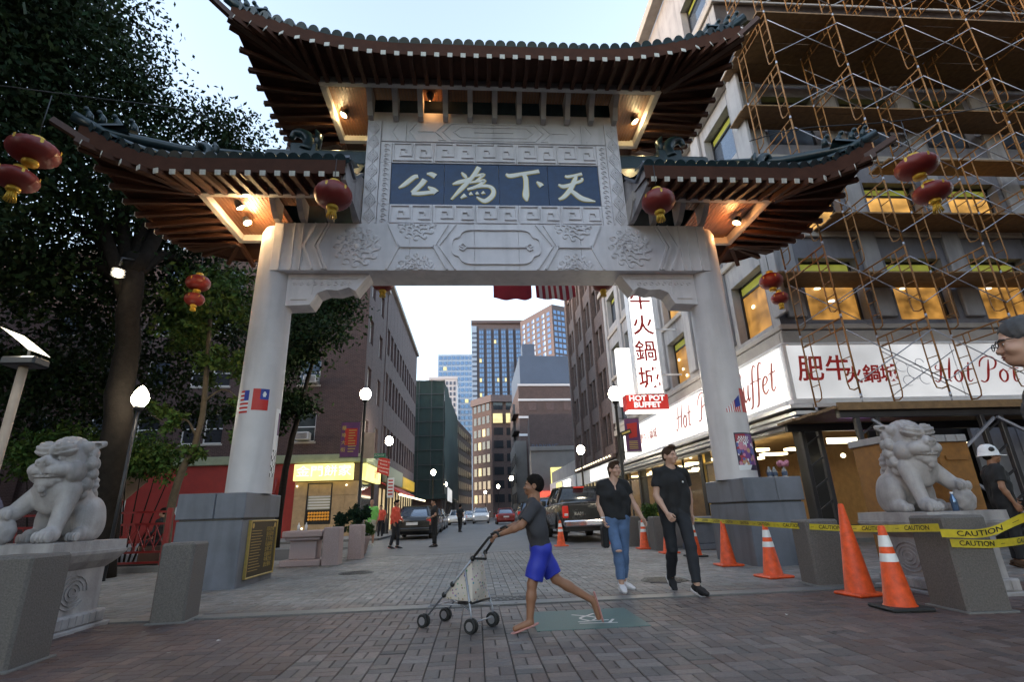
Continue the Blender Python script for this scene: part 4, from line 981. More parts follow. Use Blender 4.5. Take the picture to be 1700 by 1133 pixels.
# ---- vertical projecting sign, red box sign, small white box
VS = thing('vertical_sign', 'tall glowing white projecting sign with red characters above a red box', 'sign', (8.6, 20, 5.4))
MB().box(6.62, 7.62, 19.9, 20.3, 5.42, 11.6).build('lit_face', 'vsign_lit', VS)
fr_ = MB()
for x in (6.58, 7.62): fr_.box(x, x + .04, 19.86, 20.34, 5.38, 11.64)
fr_.box(6.62, 7.62, 19.88, 20.32, 5.38, 5.42); fr_.box(7.66, 8.6, 20.08, 20.14, 6.2, 6.27); fr_.box(7.66, 8.6, 20.08, 20.14, 8.2, 8.27); fr_.box(7.66, 8.6, 20.08, 20.14, 10.2, 10.27); fr_.build('sign_frame', 'frame_white', VS)
for i, ch in enumerate('城鍋火牛肥'):
    mb = MB(); add_text(mb, ch, lambda x, y, z, i=i: (7.12 + x, 19.893 - z, 6.0 + i * 1.15 + y), .95, extr=.004, bold=.012); mb.build('lettering', 'red_letter', VS)
rbx = MB().bbox(6.05, 7.78, 19.85, 20.35, 4.75, 5.36, .01).build('red_box', 'sign_red', VS)
for r_, wd in enumerate(('HOT POT', 'BUFFET')):
    mb = MB(); add_text(mb, wd, lambda x, y, z, r_=r_: (6.9 + x * 1.12, 19.846 - z, 5.2 - .27 * r_ + y), .30, extr=.003, bold=.012); mb.build('lettering', E('white_letter', (1, 1, 1), .9) if r_ == 0 else 'white_letter', rbx, loc=(0, 0, 0))
MB().box(6.1, 7.75, 19.86, 20.34, 4.66, 4.745).build('lit_edge', 'sign_lit_hot', rbx, loc=(0, 0, 0))
t = thing('box_sign', 'small blank white box sign beside the tall vertical sign', 'sign', (7.4, 24, 5.6))
MB().bbox(7.0, 8.3, 23.8, 24.1, 5.7, 8.6, .02).build('lit_face', 'sign_lit_hot', t); MB().box(8.3, 8.6, 23.9, 23.98, 7.0, 7.1).build('arm', 'dark_metal', t)
# ---- brown brick building further up the right side
BB = thing('brown_building', 'tall brown brick building with narrow window bays beside the stone corner building', 'building', (8.6, 31.4, 0))
cols = []
for b in range(4):
    for k in range(2): cols.append((.55 + b * 3.15 + k * 1.15, .55 + b * 3.15 + k * 1.15 + .95))
rws = [(z, z + 2.0) for z in np.arange(4.9, 19, 3.05)]
gl = {}
facade(BB, (8.62, 44.1), R(-90), 12.7, 4.2, 20.6, cols, rws, 'brick_brown', 'sash', 'frame_black', lambda i, j: gl.setdefault((i, j), rb.choice(['glass_dark', 'glass_sky', 'glass_sky', 'blind_white'])), .3, sill='stone_trim')
MB().box(8.95, 25, 31.45, 44.0, 0, 20.5).build('core', 'brick_brown', BB)
mb = MB()
for i in range(5): y = 44.1 - .28 - i * 3.15; mb.bbox(8.45, 8.62, y - .25, y + .25, 4.2, 20.6, .02)
mb.bbox(8.2, 8.62, 31.45, 44.1, 20.6, 21.1, .03); mb.bbox(8.35, 8.62, 31.45, 44.1, 4.0, 4.3, .03); tag(mb.build('piers', 'brick_brown', BB), kind='stuff')
MB().box(8.5, 9.0, 31.5, 44.0, 2.9, 3.9).build('fascia', 'sign_white', BB); MB().box(8.44, 8.499, 33, 38.5, 3.0, 3.8).build('lit_sign', 'sign_lit_hot', BB)
mb = MB()
for i in range(12): mb.box(8.5, 8.619, 31.6 + i * 1.1, 31.75 + i * 1.1, 0, 2.9)
tag(mb.build('shopfront_mullions', 'frame_black', BB), kind='stuff'); MB().box(8.5, 8.619, 31.5, 44, 0, .6).build('shopfront_base', 'dark_metal', BB)
for i in range(16): MB().ball((8.3, 31.9 + i * .75, 4.15), .06, 8, 6).build('bulb', 'room_light', BB)
MB().box(8.62, 9.0, 31.5, 44, 0, 2.9).build('shopfront', 'shop_glow', BB)
# ---- left corner building
LB = thing('corner_brick_building', 'dark brick corner building with a red painted base behind the trees', 'building', (-6.5, 30, 0))
MB().box(-44, -6.8, 30.35, 55.9, 0, 16.8).build('core', 'brick_dark', LB)
fx0 = -44
def U(x): return x - fx0
wc = [(U(x), U(x) + 1.2) for x in (-40.3, -37.5, -33.9, -31, -27.5, -24.6, -21.4, -18.9)] + [(U(-16.45), U(-15.45)), (U(-15.25), U(-14.2))] + [(U(-10.3), U(-9.1))]
wr = [(5.2, 6.9), (8.5, 10.1), (11.7, 13.1), (14.6, 16.0)]
facade(LB, (fx0, 30), 0, 37.5, 4.45, 16.9, wc, wr, 'brick_dark', 'sash', 'frame_white', lambda i, j: gl.setdefault(('L', i, j), rb.choice(['glass_sky', 'glass_dark', 'glass_sky', 'win_lit' if i < 6 else 'glass_dark'])), .25, sill='stone_trim', skip=lambda i, j: i == 10 and j > 1)
MB().box(-20.5, -9.9, 30.0, 30.35, 0, 3.98).build('painted_base', 'red_wall', LB)
MB().box(fx0, -20.503, 30.0, 30.35, 0, 3.98).build('brick_base', 'brick_dark', LB)
MB().bbox(fx0, -6.4, 29.85, 30.35, 3.984, 4.446, .03).bbox(-6.45, -6.2, 30.36, 36, 3.984, 4.446, .03).build('band', 'sage', LB)
for (x, z) in ((-9.7, 5.26), (-9.55, 8.56)):
    a = MB().bbox(x - .38, x + .38, 29.55, 30.1, z, z + .42, .02); a = a.build('air_conditioner', 'blind_white', LB); g_ = MB()
    for k in range(6): g_.box(x - .3, x + .3, 29.535, 29.55, z + .06 + k * .055, z + .085 + k * .055)
    g_.build('grille', 'dark_metal', a, loc=(0, 0, 0))
MB().tube([(-10.9, 29.9, 3.2), (-10.9, 29.9, 2.4), (-12.4, 29.9, 2.4)], .07, 8).build('pipe', 'red_paint', LB)
# graffiti on the red base
gr = MB()
for i, st in enumerate(([(-15.6, 1.6), (-16.0, 1.35), (-15.9, .95), (-15.4, 1.0)], [(-15.3, 1.0), (-15.25, 1.5), (-15.0, 1.45), (-15.0, 1.0)], [(-15.0, 1.45), (-14.7, 1.6), (-14.7, 1.0)], [(-14.5, 1.5), (-14.2, 1.7), (-14.1, 1.35), (-14.45, 1.2), (-14.1, .9)], [(-16.3, 1.1), (-15.2, 1.25), (-13.9, 1.2)], [(-14.3, 1.9), (-14.1, 2.0), (-13.9, 1.85)])):
    gr.ribbon([(p[0], p[1] + .45) for p in st], .07, 30.0, 29.994 - .0008 * i, smooth=5)
gr.build('graffiti', 'road_paint', LB)
# corner shop: tan tiles, lit yellow sign, shuttered window with oranges
for i in range(5):
    for j in range(4):
        x0 = -9.9 + i * .68; 
        if i in (1, 2) and j in (1, 2): continue
        MB().bbox(x0 + .004, x0 + .676, 29.93, 30.34, j * .74 + .004, j * .74 + .736, .006).build('tile', 'tan_tile', LB)
w = MB().box(-9.2, -7.87, 30.0, 30.06, .76, 2.9).box(-9.2, -9.14, 29.92, 30.0, .76, 2.9).box(-7.93, -7.87, 29.92, 30.0, .76, 2.9).box(-9.14, -7.93, 29.92, 30, 2.84, 2.9).box(-9.14, -7.93, 29.92, 30.0, .76, .82).build('shop_window', 'frame_black', LB)
MB().box(-9.14, -7.93, 29.99, 29.996, 1.5, 2.84).build('pane', E('blind_glow', (.75, .7, .5), .22), w, loc=(0, 0, 0))
for i in range(9): MB().box(-9.12, -7.95, 29.95, 29.975, 1.55 + i * .145, 1.62 + i * .145).build('slat', 'blind_white', w, loc=(0, 0, 0))
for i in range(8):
    for j in range(3): MB().ball((-9.02 + i * .145, 29.96, 1.0 + j * .16), .07, 8, 6).build('orange', E('orange_glow', (1.0, .42, .05), .35) if i + j == 0 else 'orange_glow', w, loc=(0, 0, 0))  # fruit glows by itself, window light put into its colour
s_ = MB().box(-9.9, -6.75, 29.55, 29.9, 3.02, 3.9).build('yellow_sign', 'yellow_lit', LB)
MB().box(-6.35, -6.1, 29.9, 34.6, 3.02, 3.9).build('yellow_sign', 'yellow_lit', LB)
mb = MB(); add_text(mb, '金門餅家', lambda x, y, z: (-8.3 + x * 1.2, 29.545 - z, 3.47 + y), .62, extr=.003); mb.build('lettering', E('pale_letter', (1, .95, .75), 1.9), s_, loc=(0, 0, 0))
mb = MB(); add_text(mb, '金門', lambda x, y, z: (-6.095 + z, 33 + x, 3.47 + y), .6, extr=.003); mb.build('lettering', 'red_letter', LB)
for (x, z) in ((-9.75, 2.75), (-7.1, 2.75), (-9.3, .55)): MB().ball((x, 29.85, z), .05, 8, 6).build('bulb', 'room_light', LB)
# street side of the left building in two phases
c1 = [(.45, 1.55), (3.7, 4.8)]
facade(LB, (-6.5, 30.25), R(90), 6.05, 4.45, 17.0, c1, [(4.9, 6.6), (8.1, 9.85), (11.4, 13.0), (14.5, 16.1)], 'brick_mauve', 'sash', 'frame_white', lambda i, j: 'glass_dark' if (i + j) % 3 else 'glass_sky', .3, sill='stone_trim', lintel='stone_trim')
c2 = [(.4 + 1.62 * i, 1.5 + 1.62 * i) for i in range(12)]
facade(LB, (-6.45, 36.3), R(90), 19.6, 4.2, 18.0, c2, [(5.2, 7.2), (9.0, 11.1), (12.5, 14.5)], 'brick_mauve', 'sash', 'frame_white', lambda i, j: gl.setdefault(('L2', i, j), rb.choice(['glass_dark', 'glass_sky', 'glass_dark', 'blind_white'])), .3, sill='stone_trim', lintel='stone_trim')
MB().bbox(-6.7, -6.2, 36.3, 55.9, 18.0, 18.35, .04).bbox(-6.7, -6.25, 30, 36.3, 17.0, 17.3, .04).bbox(fx0, -6.7, 29.8, 30.4, 17.0, 17.3, .04).build('cornice', 'stone_trim', LB)
MB().box(-6.8, -6.5, 34.7, 36.2, 0, 4.0).box(-6.8, -6.5, 30.25, 31.0, 0, 4.0).build('pier', 'brick_mauve', LB)
MB().box(-6.8, -6.6, 31.0, 34.7, 0, 3.0).build('shop_front', 'glass_sky', LB)
MB().box(-6.8, -6.6, 36.3, 55.9, 0, 2.9).build('shop_front', 'shop_glow', LB)
mb = MB()
for i in range(13): mb.box(-6.62, -6.5, 36.3 + i * 1.6, 36.5 + i * 1.6, 0, 2.95)
mb.build('mullions', 'frame_black', LB)
MB().bbox(-6.6, -6.3, 38.0, 46.5, 3.35, 4.55, .02).build('shop_sign', 'sage', LB); MB().bbox(-6.6, -6.3, 46.8, 55.5, 3.35, 4.3, .02).build('shop_sign', 'yellow_banner', LB)
aw = MB().add([(-6.5, 37, 3.3), (-6.5, 46, 3.3), (-5.2, 46, 2.65), (-5.2, 37, 2.65), (-6.5, 37, 3.22), (-6.5, 46, 3.22), (-5.2, 46, 2.5), (-5.2, 37, 2.5)], [(0, 3, 2, 1), (4, 5, 6, 7), (3, 7, 6, 2), (0, 4, 7, 3), (1, 2, 6, 5)])
aw.build('awning', 'sign_red', LB); MB().box(-5.25, -5.15, 37, 55.5, 2.38, 2.5).build('awning_light', 'room_light', LB)
# ---- netted scaffold building
NB = thing('netted_building', 'building wrapped in dark green construction netting up the left side', 'building', (-7, 66, 0))
mb = MB(); rn = random.Random(5)
for (p0, p1) in (((-12, 66), (-3.9, 66)), ((-3.9, 66), (-3.2, 97))):
    rows_ = []
    for k in range(9):
        z = 3.4 + k * 1.8; row = []
        for i in range(13):
            t = i / 12; n_ = rn.uniform(-.12, .12); row.append((p0[0] + (p1[0] - p0[0]) * t + n_, p0[1] + (p1[1] - p0[1]) * t + n_, z))
        rows_.append(row)
    mb.grid(rows_, sm=True)
mb.build('netting', 'netting', NB); MB().box(-14, -4.3, 66.5, 96, 0, 16.5).build('core', 'brick_far', NB)
mb = MB()
for i in range(6): mb.bar((-12 + i * 1.6, 65.85, 0), (-12 + i * 1.6, 65.85, 17.9), .07, .07)
for k in range(9): mb.bar((-12, 65.86, 3.4 + k * 1.8), (-3.9, 65.86, 3.4 + k * 1.8), .06, .06)
tag(mb.build('scaffold_tubes', 'dark_metal', NB), kind='stuff'); MB().box(-8.2, -3.6, 65.6, 97, 2.9, 3.4).build('shed_deck', 'netting', NB); MB().box(-3.55, -3.5, 68, 80, 2.7, 4.4).build('shop_panel', 'sign_lit', NB)
mb = MB()
for i in range(7): mb.box(-3.8, -3.65, 66 + i * 5, 66.15 + i * 5, 0, 2.9)
mb.build('shed_posts', 'dark_metal', NB)
# ---- far end of the street
def grid_windows(par, org, ang, u0, du, nu, z0, dz, nz, w, h, mat, lit=.0, frame=False):
    """far windows, each a shallow recessed pane of its own sharing one mesh"""
    key = ('far', w, h, mat)
    if key not in WC: WC[key] = MB().box(0, w, -.06, .02, 0, h).mesh('window', mat)
    base = Vector((org[0], org[1], 0)) - woff(par)
    for i in range(nu):
        for j in range(nz):
            m = mat
            if rb.random() < lit:
                k2 = ('far', w, h, 'win_lit')
                if k2 not in WC: WC[k2] = MB().box(0, w, -.06, .02, 0, h).mesh('window', 'win_lit')
                me = WC[k2]
            else: me = WC[key]
            link('window', me, par, base + Matrix.Rotation(ang, 4, 'Z') @ Vector((u0 + du * i, 0, z0 + dz * j)), (0, 0, ang))
def poly_building(name, lab, pts, z1, mt, z0=0):
    t = thing(name, lab, 'building', (pts[0][0], pts[0][1], 0)); n = len(pts)
    MB().prism(pts, z0, z1, 'z').build('wall', mt, t); return t
PG = poly_building('parking_garage', 'brick parking garage with rows of dark openings far up the left side', [(-4.6, 98), (-.9, 128), (-20, 128), (-20, 98)], 19.6, 'brick_far')
grid_windows(PG, (-4.55, 98.2), math.atan2(30, 3.7), .8, 2.9, 10, 3.2, 2.75, 6, 2.2, 1.5, 'black_paint')
BT = poly_building('brick_tower', 'brown brick loft building with a row of lit upper windows closing the street', [(4.2, 130), (11.2, 131), (11.2, 150), (-.7, 136.5)], 29.3, 'brick_far')
MB().prism([(4.1, 129.2), (11.6, 130.2), (11.6, 150), (-1.2, 136.2)], 28.2, 30.0, 'z').build('cornice', 'tower_brick', BT)
a_ = math.atan2(1, 7); grid_windows(BT, (4.2, 129.97), a_, .5, 3.3, 2, 3.5, 3.25, 8, 2.4, 1.9, 'glass_dark', .07); a2 = math.atan2(130 - 136.5, 4.2 + .7)
grid_windows(BT, (-.7, 136.45), a2, .8, 1.8, 4, 3.5, 3.25, 8, 1.1, 1.9, 'glass_dark', .1)
for k in range(2): MB().box(4.6 + 3.3 * k, 7.0 + 3.3 * k, 129.75, 129.98, 22.8, 25.2).build('lit_window', 'win_lit', BT)
SBd = poly_building('slate_building', 'slate blue metal clad block above brick floors with white bands', [(8.3, 95), (19.5, 95.6), (19.5, 120), (8.3, 120)], 24.1, 'brick_far')
MB().prism([(8.7, 95.2), (19.5, 95.8), (19.5, 118), (8.7, 118)], 24.1, 30.0, 'z').prism([(9.5, 97), (12, 97), (12, 100), (9.5, 100)], 30, 33, 'z').build('upper_storey', 'slate_blue', SBd)
for z in (24.1, 21.2, 17.9, 14.6): MB().prism([(8.15, 94.85), (19.5, 95.45), (19.5, 95.6), (8.15, 95.0)], z - .2, z + .2, 'z').build('band', 'tower_cream', SBd)
grid_windows(SBd, (8.3, 94.98), math.atan2(.6, 11.2), 1.8, 3.4, 3, 16, 3.2, 2, 1.5, 1.4, 'brick_mauve')
fe = MB()
for k in range(5):
    z = 6 + k * 3.2
    for y in np.arange(96, 104, .9): fe.bar((7.3, y, z), (7.3, y, z + 1), .04, .04)
    fe.bar((7.3, 96, z + 1), (7.3, 104, z + 1), .05, .05).box(7.3, 8.3, 96, 104, z - .06, z); fe.bar((7.5, 97, z), (7.9, 103, z + 3.2), .5, .06)
tag(fe.build('fire_escape', 'iron', SBd), kind='stuff')
DB = poly_building('dark_block', 'dark brick block with a faint blue sign above the low pale building', [(7.6, 72), (16, 72), (16, 90), (9.2, 90)], 14.2, 'brick_far')
mb = MB(); add_text(mb, 'PARKING', lambda x, y, z: (9.7 + x, 71.95 - z, 9.6 + y), .9, extr=.01); mb.build('lettering', 'slate_blue', DB)
LP_ = poly_building('low_pale_building', 'low pale stucco building with a lit yellow window up the right side', [(6.4, 60), (11.5, 60), (11.5, 72), (7.4, 72)], 8.0, 'pale_stucco')
MB().bbox(6.3, 11.6, 59.8, 60.0, 7.7, 8.2, .03).build('parapet', 'pale_stucco', LP_); MB().box(8.6, 10.0, 59.95, 59.99, 3.6, 5.8).build('lit_window', 'yellow_lit', LP_); MB().box(6.7, 9.5, 59.7, 59.95, 1.9, 3.2).build('red_sign', 'red_neon', LP_)
PB = poly_building('narrow_pale_building', 'narrow pale building with dark balconies between slate block and boy', [(7.0, 91), (9.0, 91), (9.2, 110), (7.4, 110)], 13.0, 'pale_stucco')
grid_windows(PB, (7.38, 110), R(-91.2), 2, 4.2, 5, 2.5, 3.2, 3, 1.4, 1.8, 'glass_dark')
SR = thing('low_shop_row', 'row of low shops with bright signs and red awnings beyond the brown building', 'building', (8.6, 44.2, 0))
MB().box(8.7, 20, 44.2, 60, 0, 5.2).build('wall', 'stone_pale', SR); MB().box(8.5, 8.7, 44.5, 59.5, 0, 2.5).build('shopfront', 'shop_glow', SR); MB().box(8.3, 8.5, 44.5, 59, 2.7, 3.9).build('fascia', 'sign_white', SR); MB().box(8.24, 8.299, 46, 49.5, 2.9, 3.7).build('lit_sign', 'sign_lit_hot', SR); MB().box(8.24, 8.299, 51, 54, 2.9, 3.7).build('lit_sign', 'yellow_lit', SR)
for i in range(14): MB().box(8.4, 8.499, 44.6 + i * 1.07, 44.8 + i * 1.07, 0, 2.5).build('mullion', 'frame_black', SR)
for i in range(4):
    y = 45 + i * 3.6; MB().add([(8.5, y, 2.9), (8.5, y + 3, 2.9), (6.9, y + 3, 2.15), (6.9, y, 2.15), (8.5, y, 2.8), (8.5, y + 3, 2.8), (6.9, y + 3, 1.9), (6.9, y, 1.9)], [(0, 3, 2, 1), (4, 5, 6, 7), (3, 7, 6, 2), (0, 4, 7, 3), (1, 2, 6, 5)]).build('awning', 'sign_red' if i != 1 else 'frame_white', SR)
# towers
T1 = poly_building('dark_tower', 'tall brown striped tower with six bluish window columns above the loft building', [(-1.7, 330), (33.5, 331), (33.5, 360), (-1.7, 360)], 125, 'tower_brick')
for i in range(6): MB().box(3.2 + i * 5.0, 6.6 + i * 5.0, 329.6, 330.2, 8, 121).build('window_strip', 'slate_blue', T1)
grid_windows(T1, (-1.7, 329.5), 0, 5.1, 5.0, 6, 30, 3.35, 27, 1.4, 2.4, 'glass_blue', .06); grid_windows(T1, (-1.7, 329.5), 0, 6.7, 5.0, 6, 30, 3.35, 27, 1.2, 2.4, 'glass_blue', .03)
MB().box(-1.9, 1.6, 329.4, 330.1, 20, 123).build('balcony_stack', 'tower_pale', T1)
grid_windows(T1, (-1.7, 329.3), 0, .3, 1, 1, 30, 3.35, 27, 3, 1.3, 'slate_blue')
MB().box(-2, 33.8, 329, 360, 125, 127).build('parapet', 'tower_brick', T1)
T2 = poly_building('balcony_tower', 'brown tower with pale balconies rising behind the slate building', [(27.4, 285), (42.5, 258), (51, 262), (40, 300)], 109, 'tower_brick')
a_ = math.atan2(258 - 285, 42.5 - 27.4); grid_windows(T2, (27.4, 284.9), a_, 2, 4.8, 6, 30, 3.2, 24, 2.6, 1.9, 'glass_blue', .02); grid_windows(T2, (27.4, 284.7), a_, 3.2, 9.6, 3, 30, 3.2, 24, 1.4, 2.2, 'tower_pale')
grid_windows(T2, (42.5, 257.9), math.atan2(4, 8.5), .8, 2.6, 3, 30, 3.2, 24, 1.9, 2.1, 'glass_blue')
T3 = poly_building('pale_tower', 'hazy pale blue glass tower far off to the left of the brown tower', [(-33, 450), (-1, 450), (-1, 480), (-33, 480)], 140, 'tower_pale')
grid_windows(T3, (-33, 449.8), 0, 1, 3.9, 8, 60, 5, 16, 2.9, 3.2, 'glass_blue', .02)
T4 = poly_building('cream_tower', 'cream tower with a grid of dark windows in front of the pale tower', [(-36, 400), (-14, 400), (-14, 430), (-36, 430)], 104, 'tower_cream')
grid_windows(T4, (-36, 399.8), 0, 1.2, 3.0, 7, 20, 4.4, 19, 1.5, 2.8, 'slate_blue', .03)
MB().box(-36.4, -13.6, 399.5, 430, 104, 106).build('parapet', 'tower_cream', T4)
# block to the far left beyond the trees
FL = poly_building('far_left_block', 'dark brick apartment block half hidden behind the big tree at far left', [(-44, 22), (-24, 26), (-24, 29.5), (-50, 29.5)], 13, 'brick_dark')
grid_windows(FL, (-44, 21.95), math.atan2(4, 20), 1.5, 3.0, 6, 2.2, 3.3, 3, 1.4, 1.7, 'glass_sky', .15)
# ---------------------------------------------------------------- frame scaffold against the restaurant building
SC = thing('scaffold', 'orange frame scaffold with plank decks climbing the restaurant building at right', 'scaffold', (8.3, 10.3, 0))
SX = [8.3 + 2.06 * i for i in range(8)]; YF, YR = 10.3, 11.82; Z = [3.15] + [5.0 + 1.86 * k for k in range(9)]
fm = MB(); H = 1.85; r_ = .021; D = YR - YF
for y in (0, D): fm.tube([(0, y, 0), (0, y, H)], r_, 7)
fm.tube([(0, 0, H - .04), (0, D, H - .04)], r_, 7); fm.tube([(0, .05, H - .28), (0, D - .05, H - .28)], .017, 6)
for y, s in ((0, 1), (D, -1)):
    fm.tube([(0, y + s * .3, H - .05), (0, y + s * .3, .35), (0, y + s * .27, .22), (0, y + s * .15, .17), (0, y, .19)], .016, 6)
    for k in range(4): fm.tube([(0, y, .55 + k * .35), (0, y + s * .3, .55 + k * .35)], .012, 5, caps=False)
for t in (.3, .7): fm.tube([(0, D * t, H - .28), (0, D * t, H - .04)], .014, 5, caps=False)
fmesh = fm.mesh('frame', 'scaf_tube')
cpl = MB().tube([(0, 0, -.04), (0, 0, .05)], .026, 7).mesh('coupler', 'galv')
bm = MB().tube([(0, -.03, .3), (2.06, -.03, 1.5)], .013, 5).tube([(0, -.055, 1.5), (2.06, -.055, .3)], .013, 5).mesh('cross_brace', 'galv')
pm = {w: MB().box(-.12, 2.2, 0, .24, -.045, 0).mesh('plank', 'scaf_plank') for w in (1,)}
rs_ = random.Random(8)
for k, z in enumerate(Z):
    zz = z if k else 3.15
    for i, x in enumerate(SX):
        o = link('frame', fmesh, SC, (x - 8.3, 0, zz)); link('coupler', cpl, o); link('coupler', cpl, o, (0, D, 0))
        if i < len(SX) - 1 and k < 8:
            link('cross_brace', bm, SC, (x - 8.3, 0, zz)); 
            if (i + k) % 5 == 1: link('cross_brace', bm, SC, (x - 8.3, D + .085, zz))
def deck(z, i0, i1, y0, n):
    for i in range(i0, i1):
        for j in range(n):
            link('plank', pm[1], SC, (SX[i] - 8.3 + rs_.uniform(-.08, .05), y0 - YF + j * .25, z + .05 + .002 * (j % 2)), (0, 0, rs_.uniform(-.008, .008)))
deck(6.86, 0, 6, 11.86, 4); deck(8.72, 1, 6, 11.86, 4); deck(10.58, 2, 5, 11.86, 3); deck(12.44, 0, 6, 11.86, 4)
deck(14.3, 0, 7, 10.3, 10); deck(18.02, 0, 7, 10.3, 10); deck(16.16, 2, 7, 11.86, 4)
for i in range(7):
    for y in (YF, YR):
        jk = MB(); x = SX[i]; jk.tube([(x, y, 2.95), (x, y, 3.2)], .017, 6).box(x - .08, x + .08, y - .08, y + .08, 2.94, 2.955)
        jk.build('base_jack', 'galv', SC)
for (x, y, z0, z1) in ((9.0, 11.9, 5.55, 5.95), (11.1, 11.9, 5.5, 5.95), (13.2, 11.9, 5.5, 5.95)): MB().tube([(x - .5, 11.75, z0), (x + .35, 12.9, z1)], .022, 6).build('wall_tie', 'dark_metal', SC)
MB().tube([(13.2, 10.25, 4.1), (24, 10.25, 4.05)], .022, 6).build('guard_rail', 'dark_metal', SC)
# sidewalk shed below
SH = thing('sidewalk_shed', 'dark steel sidewalk shed with plank roof under the orange scaffold', 'sidewalk shed', (8, 11, 0))
for j in range(9): MB().box(7.45 + .03 * (j % 3), 24, 10.05 + j * .25, 10.285 + j * .25, 2.84, 2.9).build('plank', 'scaf_plank', SH)
MB().bar((7.5, 10.02, 2.88), (24, 10.02, 2.88), .05, .16).build('edge_board', 'scaf_plank', SH)
for x in (8.2, 11.0, 14.5, 18):
    for y in (10.2, 12.1):
        m = MB()
        for dx in (-.22, .22): m.bbox(x + dx - .05, x + dx + .05, y - .05, y + .05, 0, 2.7, .008)
        for k in range(5): m.bar((x - .2, y, .3 + k * .5), (x + .2, y, .55 + k * .5), .035, .035)
        m.box(x - .3, x + .3, y - .1, y + .1, -.02, .03); m.build('post', 'dark_metal', SH)
for (a, b) in ((8.2, 11.0), (11.0, 14.5), (14.5, 18)):
    MB().bar((a, 10.12, .6), (b, 10.12, 2.6), .05, .05).bar((a, 10.05, 2.6), (b, 10.05, .6), .05, .05).build('cross_brace', 'galv', SH)
for y in (10.2, 12.1): MB().bbox(7.6, 24, y - .06, y + .06, 2.66, 2.84, .008).build('beam', 'dark_metal', SH)
for (x, z) in ((10.6, 2.35), (12.6, 2.3), (9.2, 2.1)): MB().ball((x, 12.5, z), .06, 8, 6).build('bulb', 'room_light', SH)
# ---------------------------------------------------------------- trees and plants
def leaf_cloud(name, blobs, n, size, mat, parent, seed, base=(.013, .027, .010), clump=.42, kind='stuff', flat=.75):
    g = np.random.default_rng(seed); vol = np.array([b[3] ** 2 for b in blobs]); vol = vol / vol.sum(); P = []
    for b, f in zip(blobs, vol):
        m = max(3, int(n * f)); nc = max(4, m // 45)
        u = g.normal(size=(nc, 3)); u /= np.linalg.norm(u, axis=1)[:, None]; c = np.array(b[:3]) + u * (g.random(nc) ** .45)[:, None] * b[3] * np.array([1, 1, flat])
        k = g.integers(0, nc, m); P.append(c[k] + g.normal(size=(m, 3)) * clump * min(1, b[3] / 1.5) * np.array([1, 1, .6]))
    P = np.concatenate(P); m = len(P)
    a = g.normal(size=(m, 3)); a[:, 2] -= .5; a /= np.linalg.norm(a, axis=1)[:, None]; b_ = g.normal(size=(m, 3)); b_ -= a * (a * b_).sum(1)[:, None]; b_ /= np.linalg.norm(b_, axis=1)[:, None]
    L = size * g.uniform(.7, 1.35, m)[:, None]; Wd = L * .26; nn = np.cross(a, b_)
    V = np.stack([P, P + a * L * .5 + b_ * Wd - nn * L * .06, P + a * L - nn * L * .16, P + a * L * .5 - b_ * Wd - nn * L * .06], 1).reshape(-1, 3)
    me = bpy.data.meshes.new(name); me.vertices.add(m * 4); me.vertices.foreach_set('co', V.ravel().astype(np.float32)); me.loops.add(m * 4); me.loops.foreach_set('vertex_index', np.arange(m * 4, dtype=np.int32))
    me.polygons.add(m); me.polygons.foreach_set('loop_start', np.arange(0, m * 4, 4, dtype=np.int32)); me.materials.append(MATS[mat]); me.update(calc_edges=True)
    ca = me.color_attributes.new('col', 'FLOAT_COLOR', 'CORNER'); v = g.uniform(.55, 1.5, m); h = g.uniform(-.2, .35, m)
    c = np.stack([base[0] * v * (1 + h), base[1] * v, base[2] * v * (1 - h * .6), np.ones(m)], 1); ca.data.foreach_set('color', np.repeat(c, 4, 0).ravel().astype(np.float32))
    o = link(name, me, parent); o.location = -woff(parent) if parent is not None else (0, 0, 0)
    if kind: o['kind'] = kind
    return o
def limb(mb, pts, r0, r1, n=8):
    P = catmull(pts, 5); rr = list(np.linspace(r0, r1, len(P))); g = random.Random(len(pts) * 7 + int(r0 * 1000))
    mb.tube([(p[0] + g.uniform(-1, 1) * r0 * .12, p[1] + g.uniform(-1, 1) * r0 * .12, p[2]) for p in P], rr, n)
TA = thing('big_tree', 'huge dark leafy tree with a thick trunk behind the left stone lion', 'tree', (-7.9, 12, 0))
mb = MB(); limb(mb, [(-7.75, 12, -.1), (-7.85, 12, 1.5), (-8.0, 12, 3.4), (-8.2, 12.05, 5.4), (-8.6, 12.2, 7.5)], .33, .22, 14); mb.build('trunk', 'bark', TA)
for i, b in enumerate(((-12.6, 12, 13.5), (-11, 13, 12.5), (-9.6, 13.8, 12.4), (-8, 14.4, 12.8), (-11, 12.6, 9), (-9, 13, 8.9), (-11.4, 12.8, 7), (-8.6, 14.8, 8.4))):
    mb = MB(); s_ = Vector((-8.45, 12.15, 6.2 + .25 * (i % 4))); e = Vector(b); limb(mb, [s_, s_.lerp(e, .4) + Vector((0, 0, .5)), s_.lerp(e, .75) + Vector((0, .1, .2)), e], .19, .03, 7); mb.build('limb', 'bark', TA)
